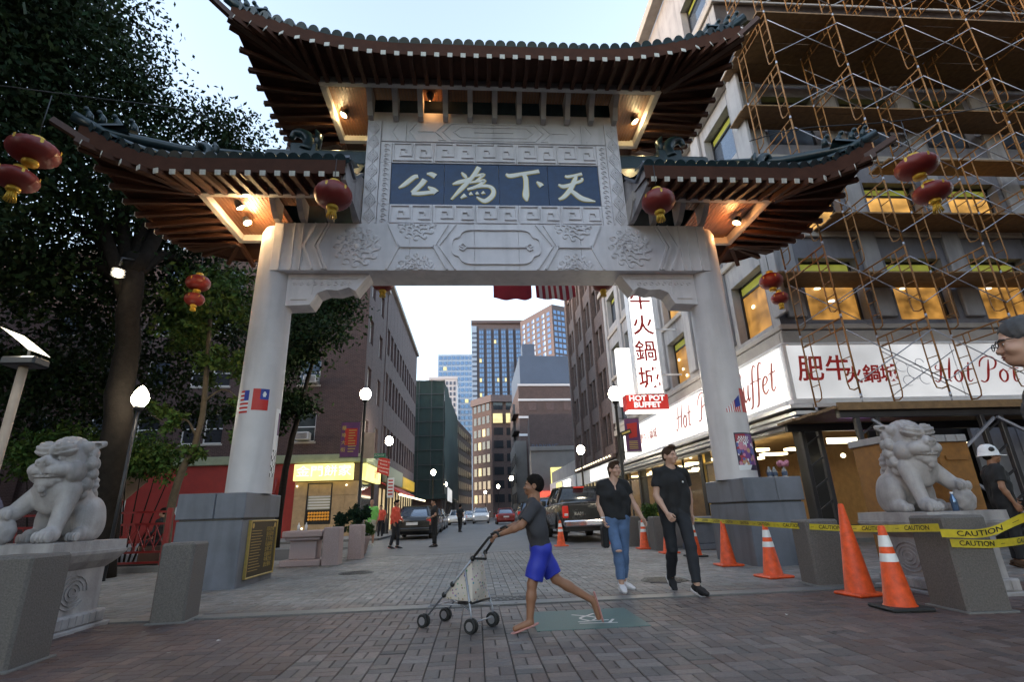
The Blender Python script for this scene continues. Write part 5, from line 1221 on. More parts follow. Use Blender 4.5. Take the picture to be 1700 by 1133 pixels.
blA = [(-12.6, 12, 14.9, 3.2), (-11.9, 13, 15.6, 1.9), (-10.85, 13.5, 13.9, 1.6), (-9.4, 14, 13.1, 1.45), (-8.1, 14.5, 13.2, 1.2), (-7.6, 14.6, 12.3, 1.0), (-11.7, 12, 11.4, 2.4), (-10.2, 13, 11.3, 2), (-10.5, 12, 9, 2.4), (-8.9, 13, 9.1, 1.8), (-11.4, 13, 7.1, 2.2), (-10, 14, 7.4, 2), (-8.6, 15, 8.9, 1.6), (-8.3, 16, 7, 1.5), (-11.5, 15, 5.2, 1.6), (-12.1, 14, 4.9, 1.5), (-14, 13, 9, 2.6), (-14.5, 13, 13, 2.6), (-10.6, 16, 4.4, 1.2), (-9.7, 16.5, 5.8, 1.3), (-13, 16, 3.8, 1.5), (-8.9, 17, 4.4, .9), (-11.8, 16.5, 6.4, 1.3)]
leaf_cloud('crown', blA, 78000, .155, 'leaf_dark', TA, 1)
TB = thing('overhanging_tree', 'dark tree leaning in from beyond the left edge over the pair of red lanterns', 'tree', (-11.5, 9, 0))
mb = MB(); limb(mb, [(-11.5, 9, -.1), (-11.3, 9, 3), (-10.8, 9, 7), (-10.2, 9.2, 11)], .38, .15, 10); mb.build('trunk', 'bark', TB)
leaf_cloud('crown', [(-10.3, 9.2, 12.4, 2.2), (-10.8, 9, 10, 1.9), (-10.5, 9.2, 7.2, 1.3)], 20000, .15, 'leaf_dark', TB, 2)
TC = thing('slender_tree', 'slender young tree with pale bent trunk and lamplit leaves beside the left column', 'tree', (-7.55, 14, 0))
mb = MB(); limb(mb, [(-7.55, 14, -.05), (-7.6, 14, 1.4), (-7.45, 14, 2.4), (-7.2, 14, 3.4), (-7.35, 14.1, 5.2), (-7.7, 14.4, 7.2)], .11, .05); mb.build('trunk', 'bark_pale', TC)
mb = MB(); limb(mb, [(-7.3, 14, 3.2), (-7.6, 14, 3.6), (-8.1, 14, 3.55), (-8.5, 14, 3.75)], .03, .012, 6); limb(mb, [(-7.3, 14, 4), (-6.8, 14, 4.4), (-6.4, 14.2, 4.2)], .03, .012, 6); tag(mb.build('limbs', 'bark_pale', TC), kind='stuff')
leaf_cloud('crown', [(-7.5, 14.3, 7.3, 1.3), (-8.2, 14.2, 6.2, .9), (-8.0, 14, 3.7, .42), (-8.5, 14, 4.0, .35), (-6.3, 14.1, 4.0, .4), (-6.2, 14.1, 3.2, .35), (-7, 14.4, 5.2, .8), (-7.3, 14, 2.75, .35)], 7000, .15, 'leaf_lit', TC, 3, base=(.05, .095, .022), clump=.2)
TD = thing('leafy_street_tree', 'dark street tree spreading in front of the brick corner building behind the gate', 'tree', (-7.4, 22, 0))
mb = MB(); limb(mb, [(-7.8, 22, 0), (-7.7, 22, 3), (-7.3, 22, 6), (-6.8, 22, 9)], .16, .06); mb.build('trunk', 'bark', TD)
leaf_cloud('crown', [(-6.9, 21, 8.4, 1.4), (-6.3, 22, 10.2, 1.2), (-8.4, 21.5, 7.4, 1.5), (-8.8, 22, 9.6, 1.5), (-7.6, 22, 5.6, .9), (-8.5, 21.5, 5.0, .8), (-7.0, 22, 11.6, 1.2), (-9.5, 22, 5.2, .9)], 16000, .2, 'leaf_dark', TD, 4, base=(.014, .03, .010))
for i, (x, y, bl, lab) in enumerate(((-9.2, 15.2, [(-9.2, 15.2, 2.9, .8), (-8.6, 15, 2.6, .6), (-9.9, 15.3, 2.7, .7)], 'lamplit green bush to the right of the thick tree trunk'), (-11.2, 15, [(-11.2, 15, 3.2, .8), (-11.9, 15, 2.9, .8), (-10.6, 15.2, 2.6, .5)], 'lamplit green bush above the head of the left stone lion'))):
    t = thing('bush', lab, 'bush', (x, y, 0), group='lamplit bushes behind the left lion'); mb = MB()
    for k in range(5): limb(mb, [(x + .1 * k - .2, y, 0), (x + .25 * k - .5, y, 1.2), (x + .4 * k - .8, y, 2.4)], .03, .01, 5)
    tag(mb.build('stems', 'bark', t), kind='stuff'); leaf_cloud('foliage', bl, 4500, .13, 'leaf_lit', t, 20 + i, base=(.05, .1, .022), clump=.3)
def small_plant(name, lab, cat, x, y, blobs, n, size, mat, base, seed, stems):
    t = thing(name, lab, cat, (x, y, 0)); mb = MB()
    for s_ in stems: limb(mb, s_, .035, .012, 6)
    tag(mb.build('stems', 'bark_pale', t), kind='stuff'); leaf_cloud('foliage', blobs, n, size, mat, t, seed, base=base, clump=.14); return t
small_plant('topiary', 'dark clipped evergreen shrub leaning over between the granite bollards', 'shrub', -3.62, 15.6, [(-3.3, 15.6, 1.12, .32), (-3.75, 15.6, 1.02, .22), (-3.85, 15.6, .7, .2), (-3.1, 15.6, 1.1, .15)], 4200, .07, 'leaf_dark', (.012, .03, .018), 31, [[(-3.8, 15.6, 0), (-3.85, 15.6, .6), (-3.5, 15.6, 1.1)]])
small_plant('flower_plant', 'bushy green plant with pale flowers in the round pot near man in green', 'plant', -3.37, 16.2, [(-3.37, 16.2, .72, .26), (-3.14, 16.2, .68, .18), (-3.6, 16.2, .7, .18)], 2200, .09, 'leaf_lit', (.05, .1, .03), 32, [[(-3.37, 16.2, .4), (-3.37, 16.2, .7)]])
t = thing('flower_pot', 'round dark stone pot holding the flower plant', 'flower pot', (-3.37, 16.2, 0)); MB().lathe([(.16, 0), (.2, .03), (.28, .38), (.31, .44), (.31, .5), (.27, .5), (.25, .42)], 20, (-3.37, 16.2, 0), caps=False).build('pot', 'granite_pink', t)
fl = MB()
for i in range(26): a = random.uniform(0, 6.28); fl.ball((-3.37 + .28 * math.cos(a), 16.2 + .28 * math.sin(a), random.uniform(.44, .62)), .025, 6, 4)
tag(fl.build('blossoms', 'marble_white', t), kind='stuff')
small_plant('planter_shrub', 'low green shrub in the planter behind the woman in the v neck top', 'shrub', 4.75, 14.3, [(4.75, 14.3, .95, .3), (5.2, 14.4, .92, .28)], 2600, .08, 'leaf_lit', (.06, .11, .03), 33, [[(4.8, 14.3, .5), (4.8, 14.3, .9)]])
t = thing('planter_box', 'grey concrete planter box behind the row of right hand bollards', 'planter', (4.95, 14.35, 0)); MB().bbox(4.45, 5.5, 14.0, 14.7, 0, .68, .02).build('box', 'concrete', t); MB().bbox(4.52, 5.43, 14.07, 14.63, .68, .7, .005).build('soil', 'bark', t)
# ---------------------------------------------------------------- blocks and trees added out of view around the viewpoint to cut sky light
for (x0, x1, y0, y1, z, lab) in ((-46, -26, -18, 16, 19, 'unseen brick block added left of the square to cut sky light'), (24, 46, -18, 5, 22, 'unseen stone block added right of the square to cut sky light')):
    t = thing('sky_blocker_block', lab, 'building', ((x0 + x1) / 2, (y0 + y1) / 2, 0)); MB().box(x0, x1, y0, y1, 0, z).build('wall', 'brick_mauve', t)
for i, (x, y, h, r_) in enumerate(((-5.6, .2, 7.5, 3.6), (-9, -6, 10, 4), (6.2, -1.9, 7.5, 3.5), (9.5, -7, 10, 4), (-12, 5.5, 11, 3.4), (9.8, -.5, 9, 3.6))):
    t = thing('sky_blocker_tree', 'leafy tree added to block sky light, %s' % ('left of the viewpoint', 'behind the viewpoint at left', 'right of the viewpoint', 'behind the viewpoint at right', 'between the area light and the big tree', 'farther right of the viewpoint')[i], 'tree', (x, y, 0)); mb = MB(); limb(mb, [(x, y, -.1), (x + .1, y, 3), (x, y + .2, h * .7), (x, y, h)], .26, .1, 10); mb.build('trunk', 'bark', t)
    leaf_cloud('crown', [(x, y, h + 1.2, r_), (x - 1.8, y + .8, h - .6, r_ * .6), (x + 1.7, y - .6, h - .4, r_ * .65), (x + .3, y + 1.6, h - .2, r_ * .6)], 9000, .3, 'leaf_dark', t, 50 + i)
# ---------------------------------------------------------------- street furniture
def bollard(x, y, w, d, h, rz, lab, mt='granite_speck'):
    t = thing('bollard', lab, 'bollard', (x, y, 0), rz, 'square granite bollards around the gate')
    MB().bbox(-w / 2, w / 2, -d / 2, d / 2, -.02, h, .022).build('post', mt, t, world=False); MB().bbox(-w / 2 - .03, w / 2 + .03, -d / 2 - .03, d / 2 + .03, -.02, .015, .006).build('footing', 'granite_strip', t, world=False)
bollard(-3.70, 4.80, .46, .46, .8, .05, 'dark granite bollard cropped by the bottom left corner')
bollard(-3.3, 6.52, .34, .42, .8, .1, 'speckled granite bollard standing alone before the left plinth')
bollard(4.5, 6.98, .42, .42, .79, -.1, 'granite bollard before the right plinth, behind the striped cone')
bollard(4.68, 5.12, .42, .46, .84, -.06, 'dark granite bollard wrapped in yellow tape before the right lion')
bollard(-3.28, 12.9, .36, .44, .82, 0, 'pinkish bollard right beside the stone pedestal table', 'granite_pink')
bollard(-3.08, 14.45, .34, .42, .84, 0, 'pinkish bollard next to the flower pot', 'granite_pink')
bollard(4.42, 15.2, .34, .42, .8, 0, 'granite bollard to the right of the woman\'s legs, nearest the pickup')
bollard(4.55, 13.4, .34, .42, .8, 0, 'granite bollard half hidden behind the man in black')
t = thing('stone_table', 'pinkish carved stone pedestal table behind the plaque', 'stone pedestal', (-3.95, 13.1, 0))
MB().bbox(-4.4, -3.5, 12.75, 13.5, .62, .76, .02).bbox(-4.34, -3.56, 12.8, 13.45, .55, .62, .02).build('table_top', 'granite_pink', t); MB().bbox(-4.25, -3.65, 12.9, 13.35, .14, .55, .015).build('pedestal', 'granite_pink', t); MB().bbox(-4.4, -3.5, 12.75, 13.5, 0, .14, .02).build('base', 'granite_pink', t)
for x in (-4.15, -3.98): tag(MB().lathe([(.03, 0), (.035, .1), (.012, .14), (.012, .17)], 10, (x, 13.1, .765)).build('bottle', 'frame_white'), 'small pale bottle standing on the stone pedestal table, %s one' % ('left' if x < -4.1 else 'right'), 'bottle', 'bottles on the stone table')
t = thing('stone_table', 'grey stone pedestal table behind the man, beside the right plinth', 'stone pedestal', (5.6, 13.2, 0))
MB().bbox(5.2, 6.05, 12.9, 13.6, .62, .76, .02).build('table_top', 'granite_grey', t); MB().bbox(5.35, 5.9, 13.0, 13.5, .14, .62, .015).build('pedestal', 'granite_grey', t); MB().bbox(5.2, 6.05, 12.9, 13.6, 0, .14, .02).build('base', 'granite_grey', t)
# cones
def cone(x, y, h, lab, bands=True, base='cone_orange', tall=False, tilt=0):
    t = thing('traffic_cone', lab, 'traffic cone', (x, y, 0), tilt, 'orange traffic cones along the tape')
    rb_, rt_ = (.135, .03) if not tall else (.15, .028); w = .2 if not tall else .19
    def rr(z): return rb_ + (rt_ - rb_) * (z - .035) / (h - .035)
    bd = MB().lathe([(rr(.04) + .012, .036), (rr(.05), .05), (rr(h - .01), h - .01), (rt_ * .8, h), (.001, h)], 24, caps=False); bd.build('body', 'cone_orange', t, world=False)
    MB().bbox(-w, w, -w, w, 0, .036, .014).build('base', base, t, world=False)
    if bands:
        for a, b in ((.56, .66), (.74, .88)): MB().lathe([(rr(h * a) + .0025, h * a), (rr(h * b) + .0025, h * b)], 24, caps=False).build('white_band', 'cone_white', t, world=False)
    return t
cone(4.27, 7.8, .73, 'striped cone on orange base before the blue side of the right plinth', tilt=.1)
cone(4.42, 9.5, .74, 'plain orange cone against the pale side of the right plinth', False)
cone(4.3, 6.08, .98, 'tallest plain orange cone beside the green bucket', False, tall=True, tilt=.15)
cone(4.08, 5.24, .76, 'striped cone on thick black base before the right lion', base='rubber', tilt=-.08)
cone(4.39, 14.1, .74, 'striped cone beside the knees of the woman in jeans'); cone(4.62, 11.4, .72, 'striped cone on black base behind the man\'s right leg', base='rubber')
cone(4.45, 12.5, .74, 'plain cone just left of the man\'s legs', False); cone(2.55, 16.4, .74, 'striped cone behind the pickup, close to the boy'); cone(5.75, 13.55, .74, 'striped cone standing behind the yellow tape near storefront')
cone(4.05, 16.6, .72, 'striped cone close behind the woman, near the pickup')
# caution tape
def tape(pts, lab, w=.072, step=.66, s0=.1):
    t = thing('caution_tape', lab, 'tape', pts[0]); P = [Vector(p) for p in catmull(pts, 8)]; S_ = [0]
    for a, b in zip(P, P[1:]): S_.append(S_[-1] + (b - a).length)
    def at(s, u, off):
        s = min(max(s, 0), S_[-1] - 1e-4); i = max(k for k in range(len(S_)) if S_[k] <= s); f = (s - S_[i]) / (S_[i + 1] - S_[i]); p = P[i].lerp(P[i + 1], f); d = (P[i + 1] - P[i]).normalized()
        tw = .25 * math.sin(s * 1.3); n_ = d.cross(Vector((0, 0, 1))).normalized(); upv = (Vector((0, 0, 1)) * math.cos(tw) + n_ * math.sin(tw)); m_ = d.cross(upv).normalized()
        return p + upv * (u * w) + m_ * off
    n = max(4, int(S_[-1] / .06)); mb = MB().grid([[at(S_[-1] * i / n, u, 0) for u in (-.5, 0, .5)] for i in range(n + 1)]); mb.build('strip', 'tape_yellow', t)
    tx = MB(); k = 0; s = s0
    tv, tf = text_mesh('CAUTION', .066, bold=.0012); dv, df = text_mesh('–', .07)
    while s < S_[-1] - .36:
        for off, fl in ((.0025, 1), (-.0025, -1)):
            tx.add([tuple(at(s + .19 + fl * p[0] * 1.15, p[1] / .072 * .95, off)) for p in tv], tf); tx.add([tuple(at(s + .47 + fl * p[0] * 1.5, p[1] / .072, off)) for p in dv], df)
        s += step
    tx.build('lettering', 'black_paint', t)
tape([(4.36, 4.86, .74), (4.42, 6.0, .70), (4.3, 6.9, .71), (4.24, 7.8, .725), (4.4, 9.5, .735), (4.6, 11.4, .75), (4.75, 13.4, .8), (4.9, 15.0, .95)], 'long yellow caution tape strung past the cones to the street')
tape([(4.36, 4.86, .69), (4.55, 4.58, .7), (4.75, 4.3, .85), (4.7, 3.3, 1.08)], 'yellow caution tape rising to the right edge of the frame')
tape([(4.445, 4.876, .6), (4.62, 4.866, .59), (4.86, 4.86, .58), (5.3, 4.98, .59), (5.9, 5.3, .6)], 'yellow caution tape wrapped low around the dark bollard', s0=.06)
# green bucket
t = thing('bucket', 'dark green plastic bucket with a white lid and wire handle behind the tall cone', 'bucket', (5.95, 8.65, 0))
MB().lathe([(.15, 0), (.155, .01), (.185, .4), (.001, .4)], 24, (5.95, 8.65, 0), caps=False).build('body', M('bucket_green', (.03, .075, .06), .4), t); MB().lathe([(.18, .40), (.2, .405), (.2, .5), (.19, .51), (.001, .51)], 24, (5.95, 8.65, 0), caps=False).build('lid', 'frame_white', t)
MB().tube(catmull([(5.79, 8.52, .38), (5.84, 8.4, .2), (5.95, 8.38, .06), (6.06, 8.4, .2), (6.11, 8.52, .38)], 5), .009, 6).build('handle', 'frame_white', t)
# red lattice fence by the left lion
t = thing('lattice_fence', 'red metal lattice fence between the left lion and the plinth', 'fence', (-9.5, 13, 0))
for x in (-7.05, -9.3, -11.6): MB().bbox(x - .05, x + .05, 12.95, 13.05, 0, 1.36, .01).build('post', 'red_paint', t)
for z in (.2, .42, 1.02, 1.28): MB().bar((-11.6, 13, z), (-7.05, 13, z), .04, .045).build('rail', 'red_paint', t)
for i in range(46):
    x = -11.5 + i * .1
    if i % 2 == 0: MB().bar((x, 13, .43), (x, 13, 1.01), .02, .02).build('bar', 'red_paint', t)
for i in range(20):
    x = -11.5 + i * .22
    for s in (1, -1): MB().bar((x, 13 + .012 * s, .43 if s > 0 else 1.01), (x + .3, 13 + .012 * s, 1.01 if s > 0 else .43), .016, .018).build('lattice_bar', 'red_paint', t)
structure('planting_kerb', MB().bbox(-13, -6.9, 12.85, 12.95, -.1, .14, .02).bbox(-6.98, -6.9, 12.96, 15.4, -.1, .14, .02), 'granite_strip')
structure('planting_bed', MB().box(-13, -6.99, 12.96, 15.3, -.1, .08), 'bark')
# ---- street lamps
lamps = []
def street_lamp(x, y, h, lab, globe='globe', arm=None):
    t = thing('street_lamp', lab, 'street lamp', (x, y, 0), 0, 'globe street lamps'); s = h / 5.6
    MB().lathe([(.2, 0), (.2, .12), (.15, .2), (.16, .6), (.11, .75), (.085, .9), (.085, 1.1), (.1, 1.15), (.065, 1.2), (.05, h - .5), (.075, h - .45), (.05, h - .4), (.06, h - .34), (.12, h - .28), (.13, h - .22), (.001, h - .21)], 16, (0, 0, .0), caps=False).build('post', 'black_paint', t, world=False)
    MB().lathe([(.1, -.22), (.2, -.1), (.225, .03), (.2, .16), (.13, .25), (.05, .3), (.001, .3)], 18, (0, 0, h), caps=False).build('globe', globe, t, world=False); MB().lathe([(.07, .29), (.08, .31), (.05, .36), (.02, .4), (.015, .47), (.001, .48)], 10, (0, 0, h), caps=False).build('finial', 'black_paint', t, world=False)
    return t
street_lamp(-4.72, 22.16, 6.05, 'tallest black lamp post with bright globe left of the street, carrying the dark banner')
street_lamp(-5.15, 31.5, 5.3, 'second lamp post up the left kerb, behind the red sign')
street_lamp(4.95, 17.5, 4.85, 'lamp post at the right kerb whose globe glows beside the hot pot sign')
street_lamp(6.1, 29.8, 4.3, 'globe lamp before the brown building, above the pickup', 'globe_far')
for i, (x, y) in enumerate(((-3.95, 50), (-3.9, 70), (-3.8, 90), (4.2, 62), (3.4, 80), (1.8, 100))): street_lamp(x, y, 4.8, '%s small far lamp up the %s side of the street' % (('nearest', 'second', 'farthest')[i % 3], 'left' if i < 3 else 'right'), 'globe_far')
t = thing('park_lamp', 'short lamp post with a lit teardrop globe before the thick tree trunk', 'lamp', (-7.15, 11.3, 0)); MB().tube([(-7.15, 11.3, 0), (-7.15, 11.3, 3.3)], .035, 8).lathe([(.04, 3.3), (.09, 3.34), (.1, 3.4), (.001, 3.4)], 12, (-7.15, 11.3, 0), caps=False).build('post', 'dark_metal', t); MB().lathe([(.09, -.17), (.15, -.08), (.165, .02), (.12, .14), (.05, .24), (.001, .28)], 14, (-7.15, 11.3, 3.58), caps=False).build('globe', 'globe_far', t)
t = thing('park_lamp', 'round lamp glowing through the leaves high beside the trunk', 'lamp', (-8.42, 12, 0)); MB().ball((-8.42, 11.6, 6.7), .115, 14, 10).build('globe', 'globe_dim', t); MB().tube([(-8.42, 11.6, 6.9), (-8.42, 11.6, 7.1), (-8.45, 12.1, 7.3)], .03, 6).build('arm', 'dark_metal', t)
for k in range(3): MB().lathe([(.12 + .02 * (k == 1), 0), (.145, .012), (.12 + .02 * (k == 1), .024)], 14, (-8.42, 11.6, 6.62 + k * .07), caps=False).build('louvre', 'frame_white', t)
lamp('park_light', (-8.42, 11.2, 6.5), 10, (1, .9, .65), .15)
M('sign_beige', (.40, .31, .24), .6)
# modern area light at the far left
t = thing('area_light', 'modern post light with a bright curved reflector plate at the left edge', 'lamp', (-5.14, 6, 0))
MB().tube([(-5.14, 6, 0), (-5.14, 6, 2.78)], .045, 10).build('post', 'sign_beige', t); MB().bbox(-5.32, -4.95, 5.88, 6.12, 2.76, 2.86, .02).build('lamp_box', 'dark_metal', t)
rf = MB(); rows_ = []
for i in range(7):
    a = i / 6; rows_.append([(-5.37 + .36 * a, y, 3.19 - .25 * a - .02 * a * a) for y in (5.84, 6.0, 6.16)])
rf.grid(rows_); rf.build('reflector', 'area_head', t); MB().bar((-5.2, 6.1, 2.85), (-5.22, 6.1, 3.06), .02, .02).build('bracket', 'dark_metal', t)
lamp('area_glow', (-5.1, 5.9, 2.95), 8, (1, .92, .72), .1)
# ---- red lanterns
def lantern(x, y, z, r, lab, cord=.6, tass=True, rz=0, fl=.72):
    t = thing('red_lantern', lab, 'lantern', (x, y, z), rz, 'red festival lanterns'); n = 24; rows_ = []
    for i in range(13):
        a = math.pi * (i + .6) / 13.2; row = []
        for k in range(n * 2 + 1): q = 2 * math.pi * k / (n * 2); rr = r * math.sin(a) ** .8 * (1 + .018 * math.cos(n * q)); row.append((rr * math.cos(q), rr * math.sin(q), -r * fl * math.cos(a)))
        rows_.append(row)
    MB().grid(rows_).build('shade', 'lantern_red', t, world=False)
    MB().lathe([(r * .3, 0), (r * .33, .02), (r * .3, .07), (.001, .07)], 18, (0, 0, r * (fl - .02)), caps=False).lathe([(.001, -.06), (r * .3, -.06), (r * .33, -.02), (r * .3, .01)], 18, (0, 0, -r * (fl - .01)), caps=False).build('gold_collar', 'lantern_gold', t, world=False)
    for s in range(6):
        q = math.pi / 3 * s + .4; MB().add([(r * 1.012 * math.cos(q + d), r * 1.012 * math.sin(q + d), zz) for (d, zz) in ((-.07, .05 * r), (.07, .05 * r), (.06, .3 * r), (-.06, .3 * r))], [(0, 1, 2, 3)]).xf(Matrix.Scale(.97, 4)).build('gold_mark', 'lantern_gold', t, world=False)
    MB().tube([(0, 0, r * fl), (0, 0, r * fl + cord)], .008, 5).build('cord', 'black_paint', t, world=False)
    if tass:
        mb = MB()
        for k in range(14):
            q = 2 * math.pi * k / 14; mb.tube([(r * .13 * math.cos(q), r * .13 * math.sin(q), -r * .74), (r * .26 * math.cos(q), r * .26 * math.sin(q), -r * .74 - r * .62)], .011, 4)
        tag(mb.build('tassel', 'lantern_gold', t, world=False), kind='stuff')
lantern(-2.48, 8.0, 6.46, .325, 'large red lantern hanging from the lower left roof beside the name board', .55); lantern(3.44, 8.0, 6.41, .30, 'large red lantern hanging from the lower right roof beside the name board', .6)
lantern(-6.73, 7, 6.5, .33, 'upper red lantern of the pair near the top left corner', .9, False, fl=.56); lantern(-6.85, 7, 6.0, .275, 'lower red lantern of the pair near the top left corner', .2, fl=.56)
lantern(-6.78, 12, 6.62, .27, 'upper red lantern of the pair before the dark trees left of the column', .6, False); lantern(-6.8, 12, 6.19, .22, 'lower tasselled lantern of the pair before the dark trees left of the column', .2)
lantern(7.29, 11, 6.2, .27, 'upper red lantern of the pair beside the right column by the scaffold', .5, False); lantern(7.42, 11, 5.74, .2, 'lower red lantern of the pair beside the right column by the scaffold', .2)
lantern(7.72, 7, 6.5, .32, 'upper red lantern of the pair before the scaffold at far right', .8, False, fl=.56); lantern(7.85, 7, 5.98, .28, 'lower red lantern of the pair before the scaffold at far right', .2, fl=.56)
lantern(-2.05, 10.75, 6.02, .24, 'lantern mostly hidden behind the lintel at its left end', .4); lantern(3.0, 10.75, 6.02, .24, 'lantern mostly hidden behind the lintel at its right end', .4)
tag(MB().tube(catmull([(-14, 7, 9.6), (-10, 7, 8.2), (-6.73, 7, 7.65), (-5, 7.6, 7.9), (-4.6, 8.2, 8.0)], 5), .01, 5).build('lantern_wire', 'black_paint'), 'thin black wire holding the lantern pair at top left', 'wire')
tag(MB().tube(catmull([(14, 7, 9.2), (10, 7, 8.0), (7.72, 7, 7.5), (6.2, 7.6, 7.8), (5.6, 8.2, 8.0)], 5), .01, 5).build('lantern_wire', 'black_paint'), 'thin black wire holding the lantern pair before the scaffold', 'wire')
# ---- flags behind the lintel
def cloth(x0, x1, y, z0, z1, fn, nx=24, nz=14, amp=.05, seed=0):
    mb = MB()
    def p(i, j): u = i / nx; v = j / nz; return (x0 + (x1 - x0) * u + .02 * math.sin(v * 5 + seed), y + amp * math.sin(u * 9 + v * 2 + seed) * (1 - v * .3), z0 + (z1 - z0) * v - .06 * math.sin(u * math.pi) * (1 - v) + .03 * math.sin(u * 11 + seed) * (1 - v))
    for i in range(nx):
        for j in range(nz): mb.add([p(i, j), p(i + 1, j), p(i + 1, j + 1), p(i, j + 1)], [(0, 1, 2, 3)], fn((i + .5) / nx, (j + .5) / nz), True)
    return mb
t = thing('flag', 'plain red flag hanging behind the lintel', 'flag', (.9, 11.2, 5.8)); cloth(.45, 1.36, 11.2, 5.86, 7.3, lambda u, v: 0, seed=1).build('cloth', M('flag_red', (.42, .03, .06), .7), t); MB().bar((.4, 11.2, 7.3), (1.42, 11.2, 7.3), .03, .03).build('pole', 'black_paint', t)
t = thing('flag', 'stars and stripes flag hanging behind the lintel next to the red one', 'flag', (1.95, 11.2, 5.8)); cloth(1.48, 2.42, 11.2, 5.86, 7.4, lambda u, v: 2 if (v > .6 and u < .55) else (0 if int(u * 13) % 2 == 0 else 1), 26, 15, .06, 2).build('cloth', ['flag_red', 'sign_white', 'flag_blue'], t); MB().bar((1.42, 11.2, 7.4), (2.5, 11.2, 7.4), .03, .03).build('pole', 'black_paint', t)
tag(MB().tube([(-3.8, 11.2, 7.42), (.9, 11.2, 7.33), (4.8, 11.2, 7.42)], .012, 5).build('flag_wire', 'black_paint'), 'wire carrying the two flags behind the gate', 'wire')
# ---- prints wrapped on the columns
def wrap(cx, s_of, z0, z1, a0, a1, fn, nx=16, nz=16, r0=.387):
    """patch on a column at angle a (0 = towards the plaza, + to the right)"""
    mb = MB()
    def p(i, j): a = a0 + (a1 - a0) * i / nx; z = z0 + (z1 - z0) * j / nz; r_ = np.interp(z, [1.465, 2.2, 3.5, 5], [.385, .384, .378, .37]) + .0045; return (cx + r_ * math.sin(a), 9.92 - r_ * math.cos(a), z)
    for i in range(nx):
        for j in range(nz): mb.add([p(i, j), p(i + 1, j), p(i + 1, j + 1), p(i, j + 1)], [(0, 1, 2, 3)], fn((i + .5) / nx, (j + .5) / nz), True)
    return mb
CLX, CRX = GX - 4.56, GX + 4.56
t = thing('flag_sticker', 'red flag sticker with blue canton and white sun on the left column', 'sticker', (CLX, 9.54, 3)); wrap(CLX, 0, 2.93, 3.33, .02, .75, lambda u, v: 2 if (u - .72) ** 2 + ((v - .74) * .8) ** 2 < .011 else (1 if u > .46 and v > .5 else 0), 30, 24).build('print', ['sign_red', 'flag_blue', 'sign_white'], t)
t = thing('flag_sticker', 'small stars and stripes sticker at the left edge of the left column', 'sticker', (CLX - .3, 9.6, 3)); wrap(CLX, 0, 2.88, 3.3, -.65, -.15, lambda u, v: 2 if v > .55 and u > .5 else (0 if int(v * 11) % 2 else 1), 14, 22).build('print', ['sign_white', 'sign_red', 'flag_blue'], t)
t = thing('taped_flyers', 'strip of torn purple and white flyers taped down the street side of the left column', 'flyer', (CLX + .38, 9.9, 2)); wrap(CLX, 0, 1.75, 3.0, 1.25, 1.75, lambda u, v: 1 if (v > .62 and u > .45 and v < .95) else (2 if (int(u * 7) + int(v * 23)) % 3 == 0 and v < .4 else 0), 10, 36).build('print', ['sign_white', 'purple_banner', 'frame_black'], t)
t = thing('poster', 'purple and red event poster with small figures on the right column', 'poster', (CRX, 9.54, 2))
rp = random.Random(4); blobs = [(rp.random(), rp.uniform(.05, .62), rp.uniform(.04, .11), rp.choice((2, 3, 4, 5, 6))) for _ in range(46)]
def post(u, v):
    if v < .13: return 2 if u < .45 + v else 5
    if v > .97 or u < .04 or u > .97: return 5
    for (a, b, c, m) in blobs:
        if (u - a) ** 2 + ((v - b - .1) * 1.3) ** 2 < c * c: return m
    if v > .72 and v < .9 and .12 < u < .62 and math.sin(u * 60) * math.sin(v * 70) > -.1: return 2
    if v < .2: return 1
    return 0 if u < .3 + .2 * math.sin(v * 9) else 1
wrap(CRX, 0, 1.62, 2.32, -.28, .95, post, 52, 52).build('print', [M('poster_red', (.35, .03, .05), .5), M('poster_violet', (.16, .05, .22), .5), 'sign_white', M('poster_tan', (.45, .28, .16), .5), M('poster_pink', (.55, .22, .3), .5), M('poster_dark', (.03, .02, .05), .5), M('poster_blue', (.10, .12, .35), .5)], t)
t = thing('pennant', 'red pointed pennant on the right column', 'pennant', (CRX + .1, 9.55, 3)); wrap(CRX, 0, 2.72, 3.2, .45, .95, lambda u, v: 0, 8, 8).build('print', 'sign_red', t)
for o in t.children:
    for v in o.data.vertices:
        pass
t = thing('pennant', 'small striped stars pennant left of the red pennant on the right column', 'pennant', (CRX - .2, 9.55, 2.9))
def tri(cx, z0, a0, a1, h0, h1, fn):
    mb = wrap(cx, 0, 0, 1, a0, a1, fn, 20, 14); out = []
    for p in mb.v:
        u = (math.atan2(p[0] - cx, 9.92 - p[1]) - a0) / (a1 - a0); out.append((p[0], p[1], z0 + p[2] * (h0 + (h1 - h0) * u)))
    mb.v = out; return mb
tri(CRX, 2.72, -.42, .34, .07, .34, lambda u, v: 2 if (u > .62 and v > .35) else (0 if int(u * 14) % 2 else 1)).build('print', ['sign_white', 'sign_red', 'flag_blue'], t)
